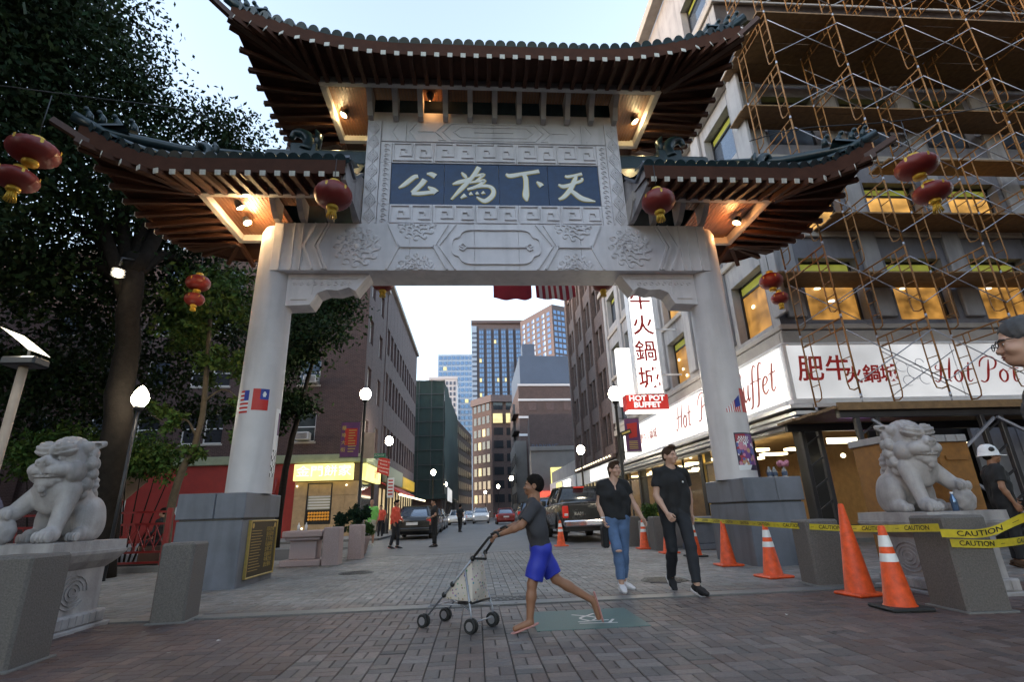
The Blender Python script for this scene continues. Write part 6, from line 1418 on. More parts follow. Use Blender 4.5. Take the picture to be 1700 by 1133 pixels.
# bottles and flowers on the right plinth
for i, (x, y) in enumerate(((5.62, 9.75), (5.75, 9.8), (5.9, 9.72))):
    t = thing('bottle', 'clear plastic bottle on the right plinth, ' + ('closest to the column', 'the middle one of three', 'at the outer corner with a pink flower')[i], 'bottle', (x, y, 1.465), 0, 'plastic bottles on the right plinth')
    MB().lathe([(.001, 0), (.05, 0), (.052, .02), (.05, .13), (.02, .19), (.018, .22), (.001, .22)], 14, caps=False).build('body', M('clear_plastic', (.7, .72, .74), .1, trans=.7) if i == 0 else 'clear_plastic', t, world=False); MB().lathe([(.05, .04), (.053, .05), (.053, .11), (.05, .12)], 14, caps=False).build('label', 'slate_blue', t, world=False)
    if i == 2:
        fb_ = MB()
        for k in range(9): fb_.ball((.07 * math.cos(k * .7), .07 * math.sin(k * .7), .25 + .02 * (k % 3)), .045, 7, 5)
        fb_.build('flower', 'poster_pink', t, world=False)
# ---- banners and signs on the lamp posts
t = thing('banner', 'dark purple and red banner on the tallest left lamp post', 'banner', (-5.3, 22.1, 4)); mb = MB().box(-5.62, -4.86, 22.08, 22.11, 3.42, 4.86); mb.build('cloth', 'purple_banner', t); MB().box(-5.45, -4.95, 22.07, 22.079, 3.9, 4.6).build('red_print', 'sign_red', t)
mb = MB()
for i, ch in enumerate('華埠大街'): add_text(mb, ch, lambda x, y, z, i=i: (-5.5 + x, 22.068 - z, 4.6 - .3 * i + y), .2, extr=.001)
for k in range(9): mb.box(-5.3, -5.3 + random.uniform(.2, .32), 22.064, 22.069, 4.5 - k * .11, 4.53 - k * .11)
mb.build('lettering', 'gilt', t); MB().bar((-5.65, 22.1, 4.88), (-4.72, 22.12, 4.88), .03, .03).bar((-5.65, 22.1, 3.4), (-4.72, 22.12, 3.4), .03, .03).build('bracket', 'black_paint', t)
t = thing('blank_sign', 'plain pale sign panel on the right of the tallest left lamp post', 'sign', (-4.4, 22.1, 3.8)); MB().bbox(-4.66, -4.22, 22.1, 22.13, 3.34, 4.4, .008).build('panel', 'sign_beige', t)
t = thing('street_sign', 'green street name blade beside the left lamp post', 'sign', (-4.1, 22.2, 3.45)); MB().bbox(-4.4, -3.75, 22.19, 22.21, 3.36, 3.54, .004).build('blade', M('sign_green', (.02, .2, .09), .5), t); mb = MB(); add_text(mb, 'BEACH ST', lambda x, y, z: (-4.07 + x, 22.187 - z, 3.45 + y), .12); mb.build('lettering', 'sign_white', t)
t = thing('red_sign', 'tilted red sign with white lines of writing on the second left lamp post', 'sign', (-5.0, 31.3, 3.6)); MB().prism([(-5.75, 3.5), (-5.05, 3.25), (-5.0, 4.2), (-5.65, 4.4)][::-1], 31.2, 31.24, 'y').build('panel', 'sign_red', t); mb = MB()
for k, w_ in enumerate(('Welcome to', 'Boston', 'Chinatown', 'Gateway')): add_text(mb, w_, lambda x, y, z, k=k: (-5.36 + x, 31.195 - z, 4.13 - .2 * k + y - x * .25), .15)
mb.build('lettering', 'sign_white', t)
t = thing('parking_sign', 'narrow white parking sign under the red sign', 'sign', (-5.0, 31.3, 2.6)); MB().bbox(-5.1, -4.72, 31.2, 31.23, 2.05, 3.15, .006).build('panel', 'sign_white', t); mb = MB()
for k in range(5): mb.box(-5.04, -4.78, 31.19, 31.199, 2.2 + k * .19, 2.28 + k * .19)
mb.build('lettering', 'sign_red', t)
t = thing('banner', 'purple banner with a red emblem on the right lamp post', 'banner', (5.4, 17.5, 3.4)); MB().box(5.18, 5.7, 17.48, 17.51, 2.86, 3.98).build('cloth', 'purple_banner', t); MB().prism([(5.3, 3.3), (5.58, 3.35), (5.62, 3.85), (5.25, 3.8)][::-1], 17.465, 17.479, 'y').build('red_print', 'sign_red', t); mb = MB()
for k in range(5): mb.box(5.28, 5.28 + .3, 17.47, 17.479, 2.95 + k * .06, 2.97 + k * .06)
mb.build('lettering', 'gilt', t); MB().bar((4.95, 17.5, 4.0), (5.72, 17.5, 4.0), .025, .025).bar((4.95, 17.5, 2.84), (5.72, 17.5, 2.84), .025, .025).build('bracket', 'black_paint', t)
t = thing('arrow_sign', 'small angled one way plate on the right lamp post', 'sign', (5.1, 17.4, 3.5)); MB().bar((4.98, 17.38, 3.42), (5.36, 17.42, 3.56), .03, .16).build('plate', 'frame_black', t); MB().bar((5.02, 17.36, 3.44), (5.32, 17.4, 3.55), .005, .06).build('arrow', 'gilt', t)
t = thing('warning_sign', 'back of a pale diamond road sign lit beside the tree trunk', 'sign', (-11.2, 18, 0)); MB().prism([(-11.2 + .62 * math.cos(a), 2.35 + .62 * math.sin(a)) for a in (0, 1.571, 3.142, 4.712)][::-1], 17.9, 17.92, 'y').build('plate', 'sign_beige', t); MB().bar((-11.2, 17.95, 0), (-11.2, 17.95, 2.9), .05, .05).build('post', 'galv', t)
# plywood bins behind the right lion
for i, (x, w_, lab) in enumerate(((7.66, .6, 'orange plywood crate showing left of the right lion\'s head'), (8.75, .62, 'open plywood crate with pale top boards right of the right lion\'s head'))):
    t = thing('plywood_crate', lab, 'crate', (x, 9, 0), .0, 'plywood crates behind the right lion'); z0, z1 = .0, 1.98
    mb = MB().bbox(-w_ / 2, w_ / 2, -.02, .02, z0, z1, .006); mb.build('front_panel', 'lumber', t, world=False); MB().bbox(-w_ / 2, -w_ / 2 + .04, .02, .7, z0, z1, .006).build('side_panel', 'lumber', t, world=False); MB().bbox(w_ / 2 - .04, w_ / 2, .02, .7, z0, z1, .006).build('side_panel', 'lumber', t, world=False)
    for k in range(3): MB().bbox(-w_ / 2 - .04 + k * w_ / 3, -w_ / 2 + (k + 1) * w_ / 3 - .06, -.1, .75, z1 + .003, z1 + .13, .01).build('top_board', 'stone_pale', t, world=False)
    for k in range(3): MB().bar((-w_ / 2 + .1, -.04, .3 + k * .7), (w_ / 2 - .1, -.04, .3 + k * .7), .03, .08).build('batten', 'lumber', t, world=False)
t = thing('water_bottle', 'small blue water bottle standing between the right lion\'s legs', 'bottle', (5.41, 5.74, .862)); MB().lathe([(.001, 0), (.032, 0), (.034, .12), (.015, .17), (.015, .2), (.001, .2)], 12, caps=False).build('body', 'glass_blue', t, world=False); MB().lathe([(.0165, .185), (.0165, .205), (.001, .206)], 10, caps=False).build('cap', 'frame_white', t, world=False)
# ---------------------------------------------------------------- guardian lions
def lion_net():
    v = Vol((-.62, -.72, -.02), (.56, .62, 1.16), .0115); k = .035
    for s in (-1, 1):
        v.ell((s * .27, .24, .23), (.17, .27, .25), .05); v.ell((s * .22, .42, .16), (.16, .13, .17), .05)          # haunches
        v.cone((s * .33, .18, .08), (s * .34, -.06, .065), .085, .08, .03)                                          # hind feet
        for i in range(4): v.ell((s * .34 + (i - 1.5) * .042, -.14, .05), (.026, .05, .05), .008)
    v.cone((0, .28, .32), (0, -.06, .56), .27, .26, .05); v.ell((0, -.2, .52), (.29, .2, .24), .06); v.ell((0, -.3, .57), (.24, .14, .15), .04)
    # planted leg (+x) and raised paw on the ball (-x)
    v.cone((.22, -.2, .52), (.21, -.34, .14), .135, .095, .04); v.ell((.21, -.42, .075), (.125, .15, .085), .03)
    for i in range(4): v.ell((.21 + (i - 1.5) * .062, -.53, .06), (.036, .06, .06), .01); v.cone((.21 + (i - 1.5) * .062, -.585, .055), (.21 + (i - 1.5) * .062, -.6, .03), .014, .006, .004)
    v.cone((-.22, -.2, .5), (-.34, -.36, .34), .125, .1, .04); v.ell((-.38, -.44, .30), (.12, .14, .08), .03)
    for i in range(4): v.ell((-.38 + (i - 1.5) * .058, -.55, .29), (.034, .055, .055), .01)
    v.ell((-.39, -.47, .13), (.155, .155, .145), .012, fx=lambda P: .007 * np.sin(P[..., 0] * 55) * np.sin(P[..., 2] * 55))
    # head
    v.ell((0, -.15, .84), (.285, .26, .235), .04); v.ell((0, -.08, 1.0), (.235, .25, .135), .04, fx=lambda P: .006 * np.sin(P[..., 0] * 85 + 14 * P[..., 1]))
    v.ell((0, -.40, .785), (.20, .17, .095), .03); v.ell((0, -.51, .815), (.115, .085, .07), .02)                    # muzzle
    for s in (-1, 1):
        v.ell((s * .155, -.385, .745), (.135, .155, .085), .015); v.ell((s * .085, -.485, .725), (.095, .095, .07), .012)   # jowls, flews
        v.ell((s * .06, -.56, .815), (.048, .045, .042), .01); v.ell((s * .25, -.24, .73), (.11, .17, .12), .02)
    v.ell((0, -.36, .635), (.195, .155, .06), .015); v.ell((0, -.43, .60), (.13, .10, .055), .02); v.ell((0, -.47, .55), (.06, .05, .05), .015)   # jaw, beard
    v.ell((0, -.42, .688), (.195, .2, .011), .006, sub=True)
    for i in range(7): v.ell(((i - 3) * .045, -.545 + .012 * abs(i - 3), .682), (.017, .02, .02), .004)              # teeth
    for z, r_ in ((.668, .013),):                                                                                    # lower lip
        for a in np.linspace(-1.45, 1.45, 18):
            x0, x1 = .205 * math.sin(a), .205 * math.sin(a + .17); y0, y1 = -.36 - .18 * math.cos(a), -.36 - .18 * math.cos(a + .17)
            v.cone((x0, y0, z + .02 * abs(a) * .5), (x1, y1, z + .02 * abs(a + .17) * .5), r_, r_, .006)
    for s in (-1, 1):
        for k in range(4): v.cone((s * .255, -.40 + .05 * k, .80 - .012 * k), (s * .30, -.30 + .05 * k, .70 - .02 * k), .012, .01, .006)   # cheek folds
        v.ell((s * .125, -.43, .872), (.105, .075, .036), .008, sub=True); v.ell((s * .115, -.395, .868), (.042, .045, .03), .004)
        v.ell((s * .04, -.60, .80), (.02, .03, .018), .005, sub=True)
        br_ = lambda P, s=s: .011 * np.sin(np.linalg.norm((P - np.array([s * .11, -.40, 1.04])) * np.array([.75, .8, 1.1]), axis=-1) * 150)
        v.ell((s * .125, -.365, .962), (.15, .135, .088), .02, fx=br_)                                               # wavy brow
        v.cone((s * .25, -.12, 1.0), (s * .37, .08, 1.06), .075, .035, .02); v.ell((s * .34, -.02, 1.035), (.035, .07, .025), .01, sub=True)
    v.ell((0, -.40, .945), (.045, .10, .075), .02); v.ell((0, -.50, .868), (.05, .06, .03), .012)
    # mane curls
    for row, (zc, rr, n, sz) in enumerate(((1.02, .2, 7, .07), (.93, .3, 9, .082), (.82, .335, 10, .085), (.71, .335, 10, .085), (.6, .31, 9, .08), (.5, .27, 7, .075))):
        for i in range(n):
            a = math.pi * (.02 + .96 * (i + .5 * (row % 2)) / (n - .5)); c = (rr * math.cos(a) * 1.0, -.10 + rr * math.sin(a) * .95, zc)
            cu = lambda P, c=c: .0115 * np.sin(np.linalg.norm(P - np.array(c) - np.array([0, 0, .02]), axis=-1) * 150 + np.arctan2(P[..., 2] - c[2], P[..., 0] - c[0] + P[..., 1] - c[1]))
            v.ell(c, (sz, sz, sz * .9), .01, fx=cu)
    # collar with bell and chest ribbon, tail
    for i in range(24):
        a, b = 2 * math.pi * i / 24, 2 * math.pi * (i + 1) / 24
        v.cone((.30 * math.sin(a), -.13 - .22 * math.cos(a), .545 + .03 * math.cos(a)), (.30 * math.sin(b), -.13 - .22 * math.cos(b), .545 + .03 * math.cos(b)), .02, .02, .006)
    v.ell((0, -.42, .52), (.05, .04, .055), .006)
    v.cone((0, .5, .2), (0, .56, .5), .07, .09, .03); v.ell((0, .5, .62), (.12, .08, .14), .03, fx=lambda P: .008 * np.sin(P[..., 2] * 90))
    v.cutplane((0, 0, 0), (0, 0, -1)); return v.net()
LV, LF = lion_net()
def pedestal(x, y, lab):
    t = thing('stone_pedestal', lab, 'pedestal', (x, y, 0)); t.scale = (.84, .86, 1); pr = MB()
    # base plinth, tapering die, moulded top
    MB().bbox(-.55, .55, -.62, .62, -.02, .035, .01).bbox(-.5, .5, -.57, .57, .035, .16, .012).build('base', 'marble_white', t, world=False)
    st = MB()
    for i in range(9):
        for (sx, ax) in ((-1, 0), (1, 0)): st.bbox(sx * .5 - .012, sx * .5 + .012, -.5 + i * .112, -.42 + i * .112, .05, .145, .006)
        st.bbox(-.44 + i * .1, -.37 + i * .1, -.582, -.558, .05, .145, .006)
    st.build('base_carving', 'marble_white', t, world=False)
    rows_ = []
    prf = [(.43, .5, .16), (.425, .495, .58), (.45, .52, .60), (.52, .585, .66), (.575, .64, .73), (.58, .645, .76), (.565, .63, .763), (.56, .625, .86)]
    for (a, b, z) in prf:
        rows_.append([(-a, -b, z), (a, -b, z), (a, b, z), (-a, b, z), (-a, -b, z)])
    m = MB().grid(rows_, sm=False); m.add([(-.56, -.625, .86), (.56, -.625, .86), (.56, .625, .86), (-.56, .625, .86)], [(0, 1, 2, 3)]); m.build('die', 'marble_white', t, world=False)
    c = MB()
    for (cx_, sx) in ((0, 0),):
        for k in range(3): c.ribbon([(.3 * math.cos(a) * (1 - .28 * k), .37 + .15 * math.sin(a) * (1 - .28 * k)) for a in np.linspace(0, 6.28, 20)], .018, -.49, -.508 - .001 * k)
    for sx in (-1, 1):
        m2 = MB()
        for k in range(4):
            r_ = .04 + .04 * k; m2.ribbon([(.0 + r_ * 1.5 * math.cos(a), .37 + r_ * math.sin(a)) for a in np.linspace(0, 5.6, 16)], .014, -.42, -.438 - .001 * k)
        c.add([(-sx * p[1], p[0], p[2]) for p in m2.v], [f if sx > 0 else f[::-1] for f in m2.f])
    c.build('relief', 'marble_white', t, world=False)
LX, LY = -4.47, 6.05
pedestal(LX, LY, 'white carved marble pedestal under the left lion'); pedestal(mir(LX) - .04, LY + .08, 'white carved marble pedestal under the right lion')
o = link('stone_lion', np_mesh('stone_lion', LV, LF, 'marble_white'), None, (LX + .07, LY, .858)); o.scale = (.70, .70, .96); tag(o, 'white marble guardian lion on the left pedestal, paw on a ball', 'statue', 'pair of guardian lions')
Vm = LV * np.array([-1, 1, 1]); o = link('stone_lion', np_mesh('stone_lion', Vm, LF[:, ::-1], 'marble_white'), None, (mir(LX) - .1, LY + .08, .858)); o.scale = (.70, .70, .96); tag(o, 'white marble guardian lion on the right pedestal before the plywood crates', 'statue', 'pair of guardian lions')
# ---------------------------------------------------------------- people
def rotz(a): c, s = math.cos(a), math.sin(a); return np.array([[c, -s, 0], [s, c, 0], [0, 0, 1]])
def head_net(c, f, s=1.0, h=.0055, fem=False, child=False):
    """head centred on the skull; f = facing yaw (0 = -y) and pitch"""
    yaw, pit = f; cp, sp = math.cos(pit), math.sin(pit)
    Rm = rotz(yaw) @ np.array([[1, 0, 0], [0, cp, -sp], [0, sp, cp]])
    v = Vol((-.13 * s, -.16 * s, -.2 * s), (.13 * s, .14 * s, .15 * s), h)
    def e(cc, r, k=.015, **q): v.ell(np.array(cc) * s, np.array(r) * s, k * s, **q)
    e((0, .012, .035), (.075, .095, .088)); e((0, -.02, -.045), (.062 if not fem else .058, .068, .075), .03); e((0, -.055, -.088), (.034, .032, .026), .025)
    e((0, -.078, .012), (.05, .02, .016), .015); v.cone(np.array((0, -.083, -.002)) * s, np.array((0, -.102, -.038)) * s, .010 * s, .0135 * s, .008 * s)
    for sx in (-1, 1):
        e((sx * .032, -.094, -.008), (.019, .016, .012), .01, sub=True); e((sx * .032, -.076, -.009), (.014, .012, .011), .004); e((sx * .011, -.1, -.042), (.011, .011, .009), .006)
        e((sx * .045, -.06, -.04), (.025, .03, .022), .02); e((sx * .077, .012, -.01), (.012, .024, .034), .008); e((sx * .085, .006, -.008), (.006, .013, .02), .004, sub=True)
    e((0, -.086, -.066), (.026, .012, .006), .006); e((0, -.084, -.078), (.022, .011, .007), .006); e((0, -.098, -.0715), (.028, .012, .0018), .002, sub=True)
    v.cone(np.array((0, .02, -.05)) * s, np.array((0, .035, -.19)) * s, .055 * s, .056 * s, .02 * s)
    V, F = v.net(); return V @ Rm.T + np.array(c), F, Rm
def hand_net(w, d, n, side, s=1.0, curl=.6, h=.0045, wrap=None):
    """w wrist, d direction of the palm, n palm normal (towards which fingers curl), side: direction of the thumb"""
    w, d, n = np.array(w, float), np.array(d, float), np.array(n, float); d /= np.linalg.norm(d); n -= d * (n @ d); n /= np.linalg.norm(n); t = np.cross(d, n) * side
    m = .16 * s; v = Vol(w + d * .09 * s - m, w + d * .09 * s + m, h)
    for i in range(4):
        o = (i - 1.5) * .019 * s; v.cone(w + d * .01 * s + t * o * .7, w + d * .085 * s + t * o, .015 * s, .0125 * s, .01 * s)
        L = (.07, .08, .075, .058)[3 - i] * s if side else .07; p0 = w + d * .085 * s + t * o; a = curl * .9
        p1 = p0 + (d * math.cos(a) + n * math.sin(a)) * L * .5; a2 = a + curl * 1.3; p2 = p1 + (d * math.cos(a2) + n * math.sin(a2)) * L * .3; a3 = a2 + curl * .9; p3 = p2 + (d * math.cos(a3) + n * math.sin(a3)) * L * .25
        v.cone(p0, p1, .0105 * s, .0095 * s, .004 * s); v.cone(p1, p2, .0095 * s, .0085 * s, .003 * s); v.cone(p2, p3, .0085 * s, .0065 * s, .003 * s)
    q0 = w + d * .025 * s + t * .026 * s; q1 = q0 + (d * .7 + t * .55 + n * .35) * .045 * s; q2 = q1 + (d * .9 + n * .5) * .04 * s
    v.cone(q0, q1, .015 * s, .0115 * s, .01 * s); v.cone(q1, q2, .0115 * s, .008 * s, .003 * s); v.cone(w - d * .04 * s, w + d * .02 * s, .026 * s, .023 * s, .012 * s)
    return v.net()
def bbox_of(pts, m): a = np.array(pts); return a.min(0) - m, a.max(0) + m
def lerp(a, b, t): return np.array(a, float) * (1 - t) + np.array(b, float) * t
def person(name_lab, cat, J, s, skin, shirt, trou, shoes, hairm, face=(0, 0), hair='short', sleeve=.5, leg_cut=1.0, neckline='crew', fem=False, extra=None, fine=True, girth=1.0, hands=(.5, .5), long_sleeve=False, shoe_style='shoe', hem=.0, group=None):
    """J: joints in world metres - hl hr kl kr al ar tl tr (hips, knees, ankles, toes) sl sr el er wl wr, neck, head, pelvis"""
    t = thing('person', name_lab, cat, tuple(np.array(J['pelvis']) * np.array([1, 1, 0])), 0, group); off = -Vector(t.location)
    J = {k: np.array(p, float) for k, p in J.items()}; g = girth
    pel, nk = J['pelvis'], J['neck']; up_ = (nk - pel) / np.linalg.norm(nk - pel)
    side = J['sl'] - J['sr']; side /= np.linalg.norm(side); fwd = np.cross(side, up_); fwd /= np.linalg.norm(fwd)   # front of the chest
    hgt = .0085 if fine else .014
    def torso(v, inf, k=.03):
        for q in (-1, 1):
            hip = J['hl'] if q > 0 else J['hr']; sh = J['sl'] if q > 0 else J['sr']
            v.cone(hip + up_ * .03 * s, lerp(hip, sh, .5) - side * q * .0 * s, (.095 + inf) * s * g, (.088 + inf) * s * g, k); v.cone(lerp(hip, sh, .45), lerp(sh, (J['sl'] + J['sr']) / 2, .5) - up_ * .09 * s, (.088 + inf) * s * g, (.105 + inf) * s * g, k)
            v.cone(sh - up_ * .015 * s, lerp(nk, sh, .3) + up_ * .005 * s, (.055 + inf) * s, (.05 + inf) * s, k)
            if fem: v.ell(lerp(sh, (J['sl'] + J['sr']) / 2, .42) - up_ * .16 * s + fwd * .07 * s, (.062 + inf) * s, .03)
        v.cone(pel, pel + up_ * .1 * s, (.11 + inf) * s * g, (.095 + inf) * s * g, k); v.cone(pel + up_ * .12 * s + fwd * .01, nk - up_ * .17 * s + fwd * .015, (.092 + inf) * s * g, (.105 + inf) * s * g, k)
        v.cone(nk - up_ * .17 * s, nk - up_ * .07 * s, (.1 + inf) * s * g, (.075 + inf) * s, k)
    def leg(v, q, inf, cut=1.0, k=.02, cuff=0):
        h_, kn, an = (J['hl'], J['kl'], J['al']) if q > 0 else (J['hr'], J['kr'], J['ar']); cutp = []
        d1 = (kn - h_) / np.linalg.norm(kn - h_); d2 = (an - kn) / np.linalg.norm(an - kn)
        if cut <= 1: c1 = [(h_ + (kn - h_) * cut, d1)]; v.cone(h_, kn, (.088 + inf) * s * g, (.06 + inf + cuff) * s, k, cut=c1); return
        v.cone(h_, kn, (.086 + inf) * s * g, (.055 + inf) * s, k); c2 = [(kn + (an - kn) * (cut - 1), d2)] if cut < 2 else None
        v.cone(kn, lerp(kn, an, .35), (.053 + inf) * s, (.056 + inf) * s, k, cut=c2); v.cone(lerp(kn, an, .3), an, (.056 + inf) * s, (.036 + inf + cuff) * s, k, cut=c2)
    def arm(v, q, inf, cut=2.0, k=.02, cuff=0):
        sh, el, wr = (J['sl'], J['el'], J['wl']) if q > 0 else (J['sr'], J['er'], J['wr']); d1 = (el - sh) / np.linalg.norm(el - sh)
        if cut <= 1: v.cone(sh, lerp(sh, el, 1), (.056 + inf) * s * g, (.05 + inf + cuff) * s, k, cut=[(lerp(sh, el, cut), d1)]); return
        v.cone(sh, el, (.05 + inf) * s * g, (.039 + inf) * s, k); v.cone(el, lerp(el, wr, .3), (.039 + inf) * s, (.041 + inf) * s, k); v.cone(lerp(el, wr, .3), wr, (.041 + inf) * s, (.025 + inf) * s, k)
    # ---- skin: one continuous surface
    lo, hi = bbox_of(list(J.values()), .2 * s); v = Vol(lo, hi, hgt * 1.15)
    torso(v, -.012); 
    for q in (-1, 1): leg(v, q, 0, 2.0); arm(v, q, 0)
    v.cone(nk - up_ * .04 * s, lerp(nk, J['head'], .55), .058 * s, .052 * s, .02)
    if shoe_style != 'shoe':
        for a, b in (('al', 'tl'), ('ar', 'tr')):
            d = J[b] - J[a]; v.cone(J[a], J[a] + d * .25 + np.array([0, 0, -.0]), .034 * s, .034 * s, .015); v.cone(J[a] - d * .12, J[b], .03 * s, .024 * s, .02); v.cone(lerp(J[a], J[b], .5), J[b], .034 * s, .026 * s, .015)
    nets = [v.net()]
    HV, HF, Rm = head_net(J['head'], face, s * (.98 if not cat == 'child' else 1.06), .0055 if fine else .009, fem); nets.append((HV, HF))
    for q, (e_, w_, cu) in ((1, ('el', 'wl', hands[0])), (-1, ('er', 'wr', hands[1]))):
        d = J[w_] - J[e_]; d = d / np.linalg.norm(d); dd = J.get('hd' + w_[1]); n_ = J.get('hn' + w_[1]); 
        if dd is not None: d = dd
        if n_ is None: n_ = fwd * .35 - side * q
        nets.append(hand_net(J[w_], d, n_, q * (1 if (np.cross(d, n_) @ fwd) * q > 0 else -1) or 1, s * (.95 if not fem else .88), cu, .0045 if fine else .008))
    V, F = join_nets(nets); o = link('body', np_mesh('body', V, F, skin), t, off)
    # face details
    eye = MB(); brow = MB(); lip = MB(); hs_ = s * (.98 if cat != 'child' else 1.06)
    for sx in (-1, 1):
        c = np.array((sx * .032, -.0835, -.0085)) * hs_; eye.ball(tuple(c), (.0095 * hs_, .006 * hs_, .0055 * hs_), 8, 6, 0); eye.ball(tuple(c + np.array((0, -.0035, 0)) * hs_), (.0048 * hs_, .004 * hs_, .0048 * hs_), 8, 6, 1)
        brow.tube([tuple(np.array(p) * hs_) for p in ((sx * .016, -.096, .012), (sx * .034, -.0945, .0165), (sx * .054, -.079, .011))], [.0035 * hs_, .004 * hs_, .002 * hs_], 6)
    lip.ball((0, -.0945 * hs_, -.066 * hs_), (.021 * hs_, .006 * hs_, .0045 * hs_), 10, 6); lip.ball((0, -.0925 * hs_, -.077 * hs_), (.018 * hs_, .006 * hs_, .005 * hs_), 10, 6)
    M4 = Matrix.Translation(Vector(J['head'])) @ Matrix([[*map(float, Rm[i]), 0] for i in range(3)] + [[0, 0, 0, 1]])
    for mb, nm, mt in ((eye, 'eyes', ['frame_white', 'black_paint']), (brow, 'eyebrows', hairm), (lip, 'lips', 'lip_skin')): tag(mb.xf(M4).build(nm, mt, t, loc=off), kind='stuff')
    # hair
    hv = Vol((-.15 * hs_, -.16 * hs_, -.24 * hs_), (.15 * hs_, .2 * hs_, .16 * hs_), .0065 if fine else .01); wob = lambda P: .003 * np.sin(P[..., 0] * 160 + P[..., 2] * 60) * np.sin(P[..., 1] * 110) 
    def he(c, r, k=.01, **q): hv.ell(np.array(c) * hs_, np.array(r) * hs_, k, **q)
    he((0, .014, .043), (.0805, .1005, .088), fx=wob); he((0, .035, .0), (.0805, .083, .083), .02, fx=wob)
    if hair == 'quiff': he((0, -.06, .115), (.06, .045, .03), .02, fx=wob)
    if hair == 'bun': he((0, .1, .02), (.05, .05, .06), .02, fx=wob); he((0, .07, -.06), (.06, .05, .09), .03, fx=wob); he((0, -.05, .1), (.06, .05, .03), .02, fx=wob)
    if hair == 'long': he((0, .05, -.09), (.085, .06, .14), .03, fx=wob)
    hl = -.058 if hair != 'bun' else -.066
    he((0, -.115, -.02), (.07, .072, .085), .012, sub=True); he((0, -.03, -.10), (.12, .075, .085), .012, sub=True)
    if hair in ('short', 'quiff'): he((0, .05, -.16), (.13, .13, .085), .01, sub=True)
    if hair in ('short', 'quiff', 'bun'):
        for sx in (-1, 1): he((sx * .09, -.005, -.02), (.03, .03, .035), .008, sub=True)
    Vh, Fh = hv.net(); link('hair', np_mesh('hair', Vh @ Rm.T + J['head'], Fh, hairm), t, off)
    # ---- clothes
    if shirt:
        lo2, hi2 = bbox_of([J['hl'], J['hr'], J['sl'], J['sr'], J['el'], J['er'], nk] + ([J['wl'], J['wr']] if long_sleeve else []), .19 * s); v = Vol(lo2, hi2, hgt)
        torso(v, .012); v.cutplane(pel - up_ * (.02 + hem) * s, -up_)
        nkp = nk + up_ * .012 * s
        for q in (-1, 1): arm(v, q, .014, 2.0 if long_sleeve else sleeve, cuff=.004)
        if neckline == 'v': v.cone(nk + fwd * .05 * s + up_ * .05 * s, nk + fwd * .12 * s - up_ * .12 * s, .075 * s, .02 * s, .005, sub=True)
        v.ell(nk + up_ * .035 * s + fwd * .02 * s, (.075 * s, .07 * s, .05 * s), .006, sub=True)
        sd = np.random.default_rng(int(s * 1000)).uniform(0, 6, 4)
        v.warp(lambda P: .005 * np.sin((P @ up_) * 34 + (P @ side) * 22 + sd[0] + 2 * np.sin((P @ side) * 9)) * np.sin((P @ fwd) * 17 + sd[1]) + .003 * np.sin((P @ side) * 45 + (P @ up_) * 15 + sd[2]))
        link('shirt', np_mesh('shirt', *v.net(), shirt), t, off)
    if trou:
        lo2, hi2 = bbox_of([J['hl'], J['hr'], J['kl'], J['kr'], J['al'], J['ar'], pel + up_ * .1 * s], .14 * s); v = Vol(lo2, hi2, hgt)
        for q in (-1, 1):
            leg(v, q, .014 if leg_cut > 1 else .022, leg_cut, .02, .006 if leg_cut > 1 else .02)
        v.cone(J['hl'] + up_ * .02 * s, J['hr'] + up_ * .02 * s, .103 * s * g, .103 * s * g, .03); v.cone(pel, pel + up_ * .1 * s, .118 * s * g, .103 * s * g, .03); v.cutplane(pel + up_ * .07 * s, up_)
        v.warp(lambda P: .0048 * np.sin(P[..., 2] * 31 + 4 * np.sin(P[..., 0] * 9 + 1) + P[..., 1] * 14) * np.sin(P[..., 0] * 24 + P[..., 1] * 19 + 2 * np.sin(P[..., 2] * 7)))
        link('shorts' if leg_cut < 1 else 'trousers', np_mesh('trousers', *v.net(), trou), t, off)
    for a, b, q in (('al', 'tl', 1), ('ar', 'tr', -1)):
        A, B = J[a], J[b]; d = B - A; L = np.linalg.norm(d); d = d / L; n_ = J.get('fn' + a[1]); n_ = np.array([0, 0, 1.]) if n_ is None else n_; n_ = n_ - d * (n_ @ d); n_ = n_ / np.linalg.norm(n_); hz = A - n_ * .055 * s
        v = Vol(*bbox_of([A, B, hz], .13 * s), .006 if fine else .009)
        heel = A - d * .045 * s - n_ * .05 * s; toe = B + d * .02 * s - n_ * .0 * s
        if shoe_style == 'shoe':
            v.cone(A, A - n_ * .03 * s, .046 * s, .046 * s, .02); v.cone(heel + n_ * .012 * s, toe - n_ * .0 * s, .04 * s, .036 * s, .02); v.ell(lerp(heel, toe, .62), (.05 * s,) * 3, .03); v.cutplane(heel - n_ * .022 * s, -n_); v.cutplane(A + n_ * .012 * s, n_)
            link('shoe', np_mesh('shoe', *v.net(), shoes[0]), t, off)
        sl = Vol(*bbox_of([A, B, hz], .13 * s), .006 if fine else .009)
        base = heel - n_ * .026 * s; 
        if shoe_style == 'shoe': sl.cone(base, toe - n_ * .03 * s, .045 * s, .045 * s, .01); sl.cutplane(base - n_ * .014 * s, -n_); sl.cutplane(base + n_ * .012 * s, n_)
        else:
            ft = d; base = A - d * .06 * s - n_ * .034 * s; tp = B + d * .02 * s - n_ * .034 * s; sl.cone(base, tp, .036 * s, .044 * s, .01); sl.cutplane(base - n_ * .009 * s, -n_); sl.cutplane(base + n_ * .008 * s, n_)
        link('sole' if shoe_style == 'shoe' else 'flip_flop', np_mesh('sole', *sl.net(), shoes[1]), t, off)
    if extra: extra(t, J, Rm, off)
    return t
